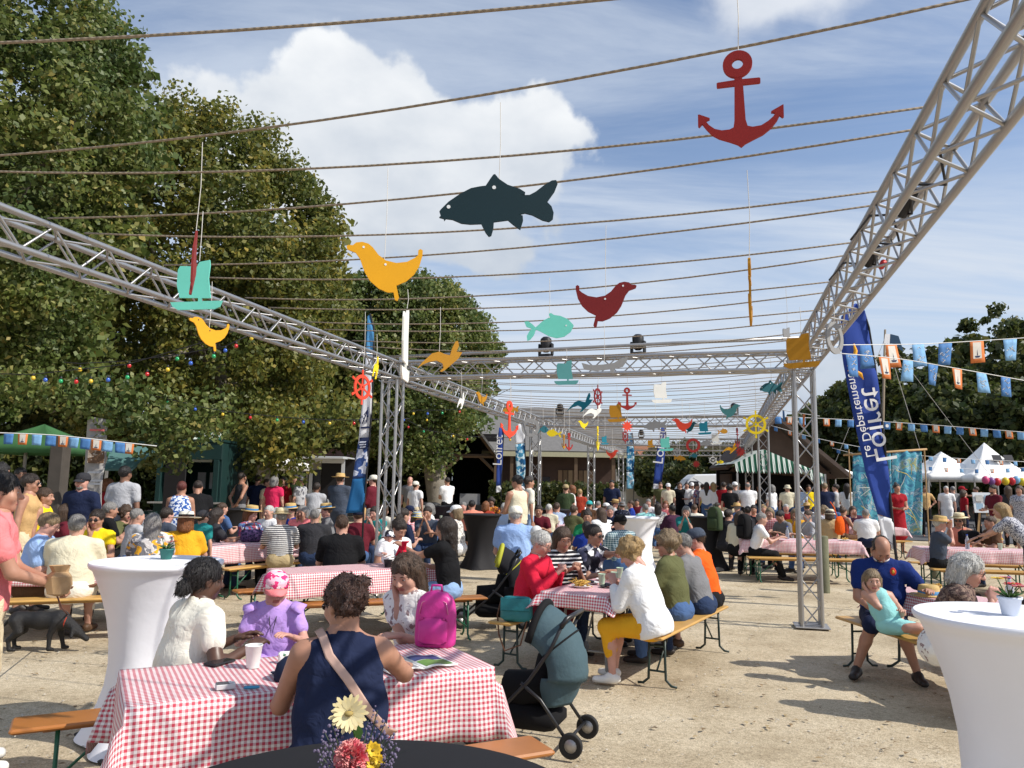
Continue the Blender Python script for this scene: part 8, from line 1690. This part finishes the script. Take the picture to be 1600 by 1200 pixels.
    for i, (px, yt, rot, D, tp, hr, by) in enumerate([(600, 790, 30, 16, 'offwhite', ('bob', 'brown'), 'inside the first left tower legs'), (668, 790, 190, 15, 'slate', ('short', 'dark'), 'left of the wooden bollard'), (724, 782, 200, 19.5, 'paleblue', ('crop', 'grey'), 'left of the first black table'), (760, 772, 20, 20.5, 'rust', ('bob', 'ginger'), 'right of the broad salmon shirt'),
        (842, 786, 190, 17.5, 'maroon', ('short', 'dark'), 'under the second left tower'), (858, 780, 20, 19, 'cream', ('crop', 'white'), 'right of the second left tower'), (897, 784, 40, 18, 'olive', ('short', 'brown'), 'left of the woman in green'), (938, 792, 330, 16.5, 'white', ('shoulder', 'brown'), 'right of the woman in green'), (953, 786, 190, 18.5, 'navy', ('short', 'grey'), 'behind the white stand-up table'),
        (1072, 786, 200, 18.5, 'teal', ('bob', 'grey'), 'right of the plum shirt'), (1085, 778, 20, 21, 'offwhite', ('crop', 'brown'), 'left of the third black table'), (1168, 784, 20, 19.5, 'charcoal', ('short', 'dark'), 'behind the cream jumper'), (1192, 776, 190, 22, 'pink', ('shoulder', 'blond'), 'under the second right tower'), (1242, 790, 200, 17.8, 'mustard', ('bob', 'ash'), 'left of the first right tower at the pink table'),
        (1275, 776, 10, 23, 'lightgrey', ('crop', 'grey'), 'right behind the first right tower'), (1332, 780, 190, 22, 'plum', ('bob', 'brown'), 'across from the white-shirted man'), (1300, 774, 30, 25, 'denim', ('short', 'brown'), 'behind the orange bag'), (585, 796, 200, 15, 'teal', ('shoulder', 'dark'), 'right of the maroon shirt'), (420, 800, 200, 14.2, 'white', ('crop', 'white'), 'across from the striped shirt'), (472, 796, 190, 14.4, 'pink', ('bob', 'grey'), 'between striped and charcoal shirts'),
        (262, 797, 30, 12.4, 'slate', ('short', 'dark'), 'left of the white sun hat'), (198, 790, 120, 12.8, 'olive', ('curly', 'brown'), 'behind the yellow patterned top'), (340, 806, 60, 12.6, 'charcoal', ('shoulder', 'dark'), 'left of the straw-hatted woman\'s table'), (905, 772, 190, 26, 'white', ('short', 'dark'), 'before the third left tower'), (1112, 786, 340, 20, 'navy', ('short', 'grey'), 'behind the third black table')]):
        S(f'seated diner in {TN.get(tp, tp)} top {by}', px, yt, rot, D, top=(tp, .5), bot=('darkdenim', 1), hair=hr, skin=(0, 1, 3)[i % 3], lean=8+i % 9, fat=1+.05*(i % 4), arms=('table', 'eat', 'far', 'chin')[i % 4])
    return ppl
PPL = people()
# ------------------------------------------------------------------ packs, pushchairs, dog
def packs():
    for px, py, D, rot, c, sz, lb in ((1163, 822, 15.25, 75, 'black', (.32, .18, .48), 'black backpack worn by the man in white t-shirt'), (1117, 810, 16.45, 50, 'darkgreen', (.32, .2, .5), 'olive green backpack worn by the charcoal hoodie')):
        p = P(px, py, D); rt = empty('backpack', (p.x, p.y, p.z-sz[2]/2), -R(rot)+math.pi*0, lb, 'backpack'); PACK(rt, fabric('pack_'+c, COLS[c]), mat('black_plastic'), *sz)
    p = P(1312, 822, 17.9); rt = empty('shoulder_bag', (p.x, p.y, p.z-.2), 0, 'orange cloth bag hanging beside the tan ribbed top', 'bag'); MB().lathe([(.05, 0), (.12, .06), (.11, .3), (.06, .42)], 12, sy=.5).build('pouch', CL('orange'), rt, True); MB().tube([(-.05, 0, .4), (-.12, -.02, .62), (-.2, 0, .75)], .012, 5).build('strap', CL('orange'), rt, True)
    p = P(393, 834, 12.6); rt = empty('handbag', (p.x, p.y, .765), .2, 'dark sequinned handbag on the striped man\'s table', 'bag'); MB().box((0, 0, .1), (.34, .12, .2), None, .04).build('pouch', pattern('bag_sequin', 'noise', [(30, 32, 60), (90, 70, 110)], 40, .55), rt, True); MB().tube([(-.12, 0, .19), (-.1, 0, .27), (.1, 0, .27), (.12, 0, .19)], .01, 6).build('handle', mat('black_plastic'), rt, True)
    p = P(1513, 826, 14.8); rt = empty('handbag', (p.x, p.y, .765), 0, 'black handbag standing on the table at the right edge', 'bag'); MB().box((0, 0, .13), (.38, .14, .26), None, .04).build('pouch', CL('black'), rt, True); MB().tube([(-.12, 0, .25), (-.1, 0, .36), (.1, 0, .36), (.12, 0, .25)], .01, 6).build('handle', CL('black'), rt, True)
    # paper bag and lead of the pink-shirted man
    o = PPL['pink']; wv = o.matrix_basis @ wrist(o, 1); rt = empty('paper_bag', (wv.x+.05, wv.y-.02, wv.z-.02), .4, 'crumpled brown paper bag held by the pink-shirted man', 'bag'); kr = mat('kraft_paper', (.42, .27, .14), .8, .2, 20)
    rd = random.Random(3); MB().lathe([(.02, -.05), (.06, -.035), (.075, .02), (.07, .07), (.04, .10), (.06, .14)], 9, sy=.6, cap=False, fn=lambda q, z, i: 1+rd.uniform(-.25, .25)).build('pouch', kr, rt)
packs()
def stroller(c, rot, label, fab, rim, cat='pushchair'):
    """pushchair facing +y in its own frame"""
    rt = empty('pushchair', c, -R(rot), label, cat); fr = mat('black_frame', (.015, .015, .017), .35, .1, spec=.5); bk = fabric('black_seat', (20, 20, 22)); wh = mat('tyre', (.02, .02, .02), .7); C = Vector((0, .02, .50))
    def hood(u, v, e=0.):   # u across 0..1, v back 0 .. front 1
        ph = R(-4+78*v); a = math.pi*u; x = -.22*math.cos(a)*(1+e); rr = (.50+e*.3)*(.30+.70*math.sin(a)**.55)*(1-.10*(1-v)); return C+Vector((x, -math.cos(ph)*rr, math.sin(ph)*rr))
    mb = MB(); n, m = 16, 12
    for j in range(m+1):
        for i in range(n+1): mb.v.append(tuple(hood(.03+.94*i/n, j/m, .012*math.sin(j*2.2)*(j < m-1))))
    for j in range(m):
        for i in range(n): a = j*(n+1)+i; mb.f.append((a, a+1, a+n+2, a+n+1)); mb.mi.append(0)
    h = solid(mb.build('hood', fab, rt, True, False), .008)
    MB().tube([hood(.03+.94*i/16, 1.0, .03) for i in range(17)], .028, 8).build('hood_rim', rim, h, True); MB().tube([hood(.03+.94*i/16, .55, .02) for i in range(17)], .007, 6).build('hood_seam', rim, h, True)
    bp = MB(); n, m = 10, 10                      # fabric back hanging below the hood
    for j in range(m+1):
        for i in range(n+1):
            u, v = i/n, j/m; x = (u-.5)*.42*(1-.12*v); y = -.15-.28*math.sin(u*math.pi)**.6*(1-.45*v)+.012*math.sin(u*12+v*5); bp.v.append((x, y, .50-.20*v))
    for j in range(m):
        for i in range(n): a = j*(n+1)+i; bp.f.append((a, a+1, a+n+2, a+n+1)); bp.mi.append(0)
    b = solid(bp.build('back_panel', fab, rt, True, False), .008); wp = hood(.62, .35, .02); MB().ball(wp, .07, 12, 8, (.9, .3, .6)).build('mesh_window', bk, b, True)
    st = MB(); st.tube([(0, -.16, .62), (0, -.14, .42), (0, .05, .36), (0, .2, .37)], [.10, .14, .14, .12], 10); st.build('seat', bk, rt, True); MB().box((0, -.02, .20), (.34, .46, .16), None, .05).build('basket', bk, rt, True)
    for s in (-1, 1):
        x = s*.225; MB().tube([(x, -.30, .86), (x, -.22, .70), (x, -.06, .48), (x, .10, .32), (x, .36, .10)], .0135, 8).build('frame_tube', fr, rt, True); MB().tube([(x, .0, .46), (x, -.15, .36), (x, -.36, .10)], .0135, 8).build('rear_tube', fr, rt, True)
        for y in (.38, -.38):
            q = MB(); q.lathe([(.012, -.012), (.05, -.010), (.075, -.018), (.085, -.012), (.085, .012), (.075, .018), (.05, .010), (.012, .012)], 22, cap=False); w_ = put('wheel', q.mesh('wheel', wh, True), rt, loc=(x+s*.012, y, .088)); w_.rotation_euler = (0, math.pi/2, 0); hb = MB(); hb.lathe([(.001, -.014), (.045, -.012), (.048, .012), (.001, .014)], 14, cap=False); put('hub', hb.mesh('hub', ALUD, True), w_)
    MB().tube([(-.225, -.30, .86), (-.215, -.34, .92), (.215, -.34, .92), (.225, -.30, .86)], .018, 8).build('handle_bar', fr, rt, True); MB().tube([(-.225, -.36, .12), (.225, -.36, .12)], .012, 6).build('axle', fr, rt, True); MB().tube([(-.225, .34, .12), (.225, .34, .12)], .012, 6).build('axle', fr, rt, True)
    return rt
p = G(828, 1160); stroller(p, 290, 'grey-teal pushchair with raised hood at the end of the foreground table', mat('hood_teal', lin((66, 88, 96)), .8, .12, 8, bump=.3, bscale=20), fabric('rim_black', (24, 24, 26))).scale = (.92, .92, .95)
p = G(768, 978); stroller(p, 268, 'black pushchair with lime trim behind the woman in black', fabric('hood_black', (34, 34, 38)), mat('rim_lime', lin((170, 170, 50)), .7))
def dog():
    b = Blob(); bk = mat('black_fur', (.012, .011, .011), .5, .4, 40, bump=.5, bscale=120, spec=.4)
    b.rc((-.27, 0, .38), (.0, 0, .36), .095, .105, .05, flat=((0, 1, 0), .85)); b.rc((0, 0, .36), (.22, 0, .36), .105, .115, .05, flat=((0, 1, 0), .85)); b.rc((.22, 0, .40), (.40, 0, .27), .075, .06, .05); b.sp((.43, 0, .22), .065, .03); b.rc((.46, 0, .20), (.55, 0, .13), .045, .032, .03)
    for s in (-1, 1):
        b.rc((-.27, s*.06, .36), (-.22, s*.07, .24), .075, .05, .04); b.rc((-.22, s*.07, .24), (-.33, s*.07, .14), .045, .028, .02); b.rc((-.33, s*.07, .14), (-.31, s*.07, .03), .026, .024, .015); b.rc((-.31, s*.07, .022), (-.25, s*.07, .02), .024, .022, .015)
        f = .04*s; b.rc((.20, s*.06, .34), (.18+f, s*.065, .19), .055, .035, .03); b.rc((.18+f, s*.065, .19), (.20+f*1.5, s*.065, .03), .030, .024, .015); b.rc((.20+f*1.5, s*.065, .022), (.25+f*1.5, s*.065, .02), .024, .022, .015)
        b.rc((.40, s*.055, .26), (.40, s*.085, .17), .028, .020, .015)
    b.rc((-.34, 0, .40), (-.46, 0, .26), .028, .012, .02); V, F = b.mesh(.012)
    p = G(60, 1016); o = put('dog', npmesh('dog', V, F, bk), None, 'black dog on a lead sniffing the ground beneath the left bench', 'dog', loc=(p.x, p.y, 0), rz=R(8)); o.scale = (.82, .82, .82)
    MB().tube([Vector((.30, 0, .345))+Vector((.25*.07*math.cos(a), .078*math.sin(a), .078*math.cos(a))) for a in [2*math.pi*k/14 for k in range(14)]], .009, 6, closed=True).build('collar', CL('rust'), o, True)
    m = PPL['pink']; wv = m.matrix_basis @ wrist(m, 1); e = o.matrix_basis @ Vector((.30, 0, .43)); mid = wv.lerp(e, .5)-Vector((0, 0, .04))
    MB().tube([wv-wv, mid-wv, e-wv], .006, 6).build('lead', mat('lead_red', (.12, .03, .025), .7), None, True, label='dark red dog lead from the pink-shirted man to the dog', cat='lead', loc=wv)
dog()
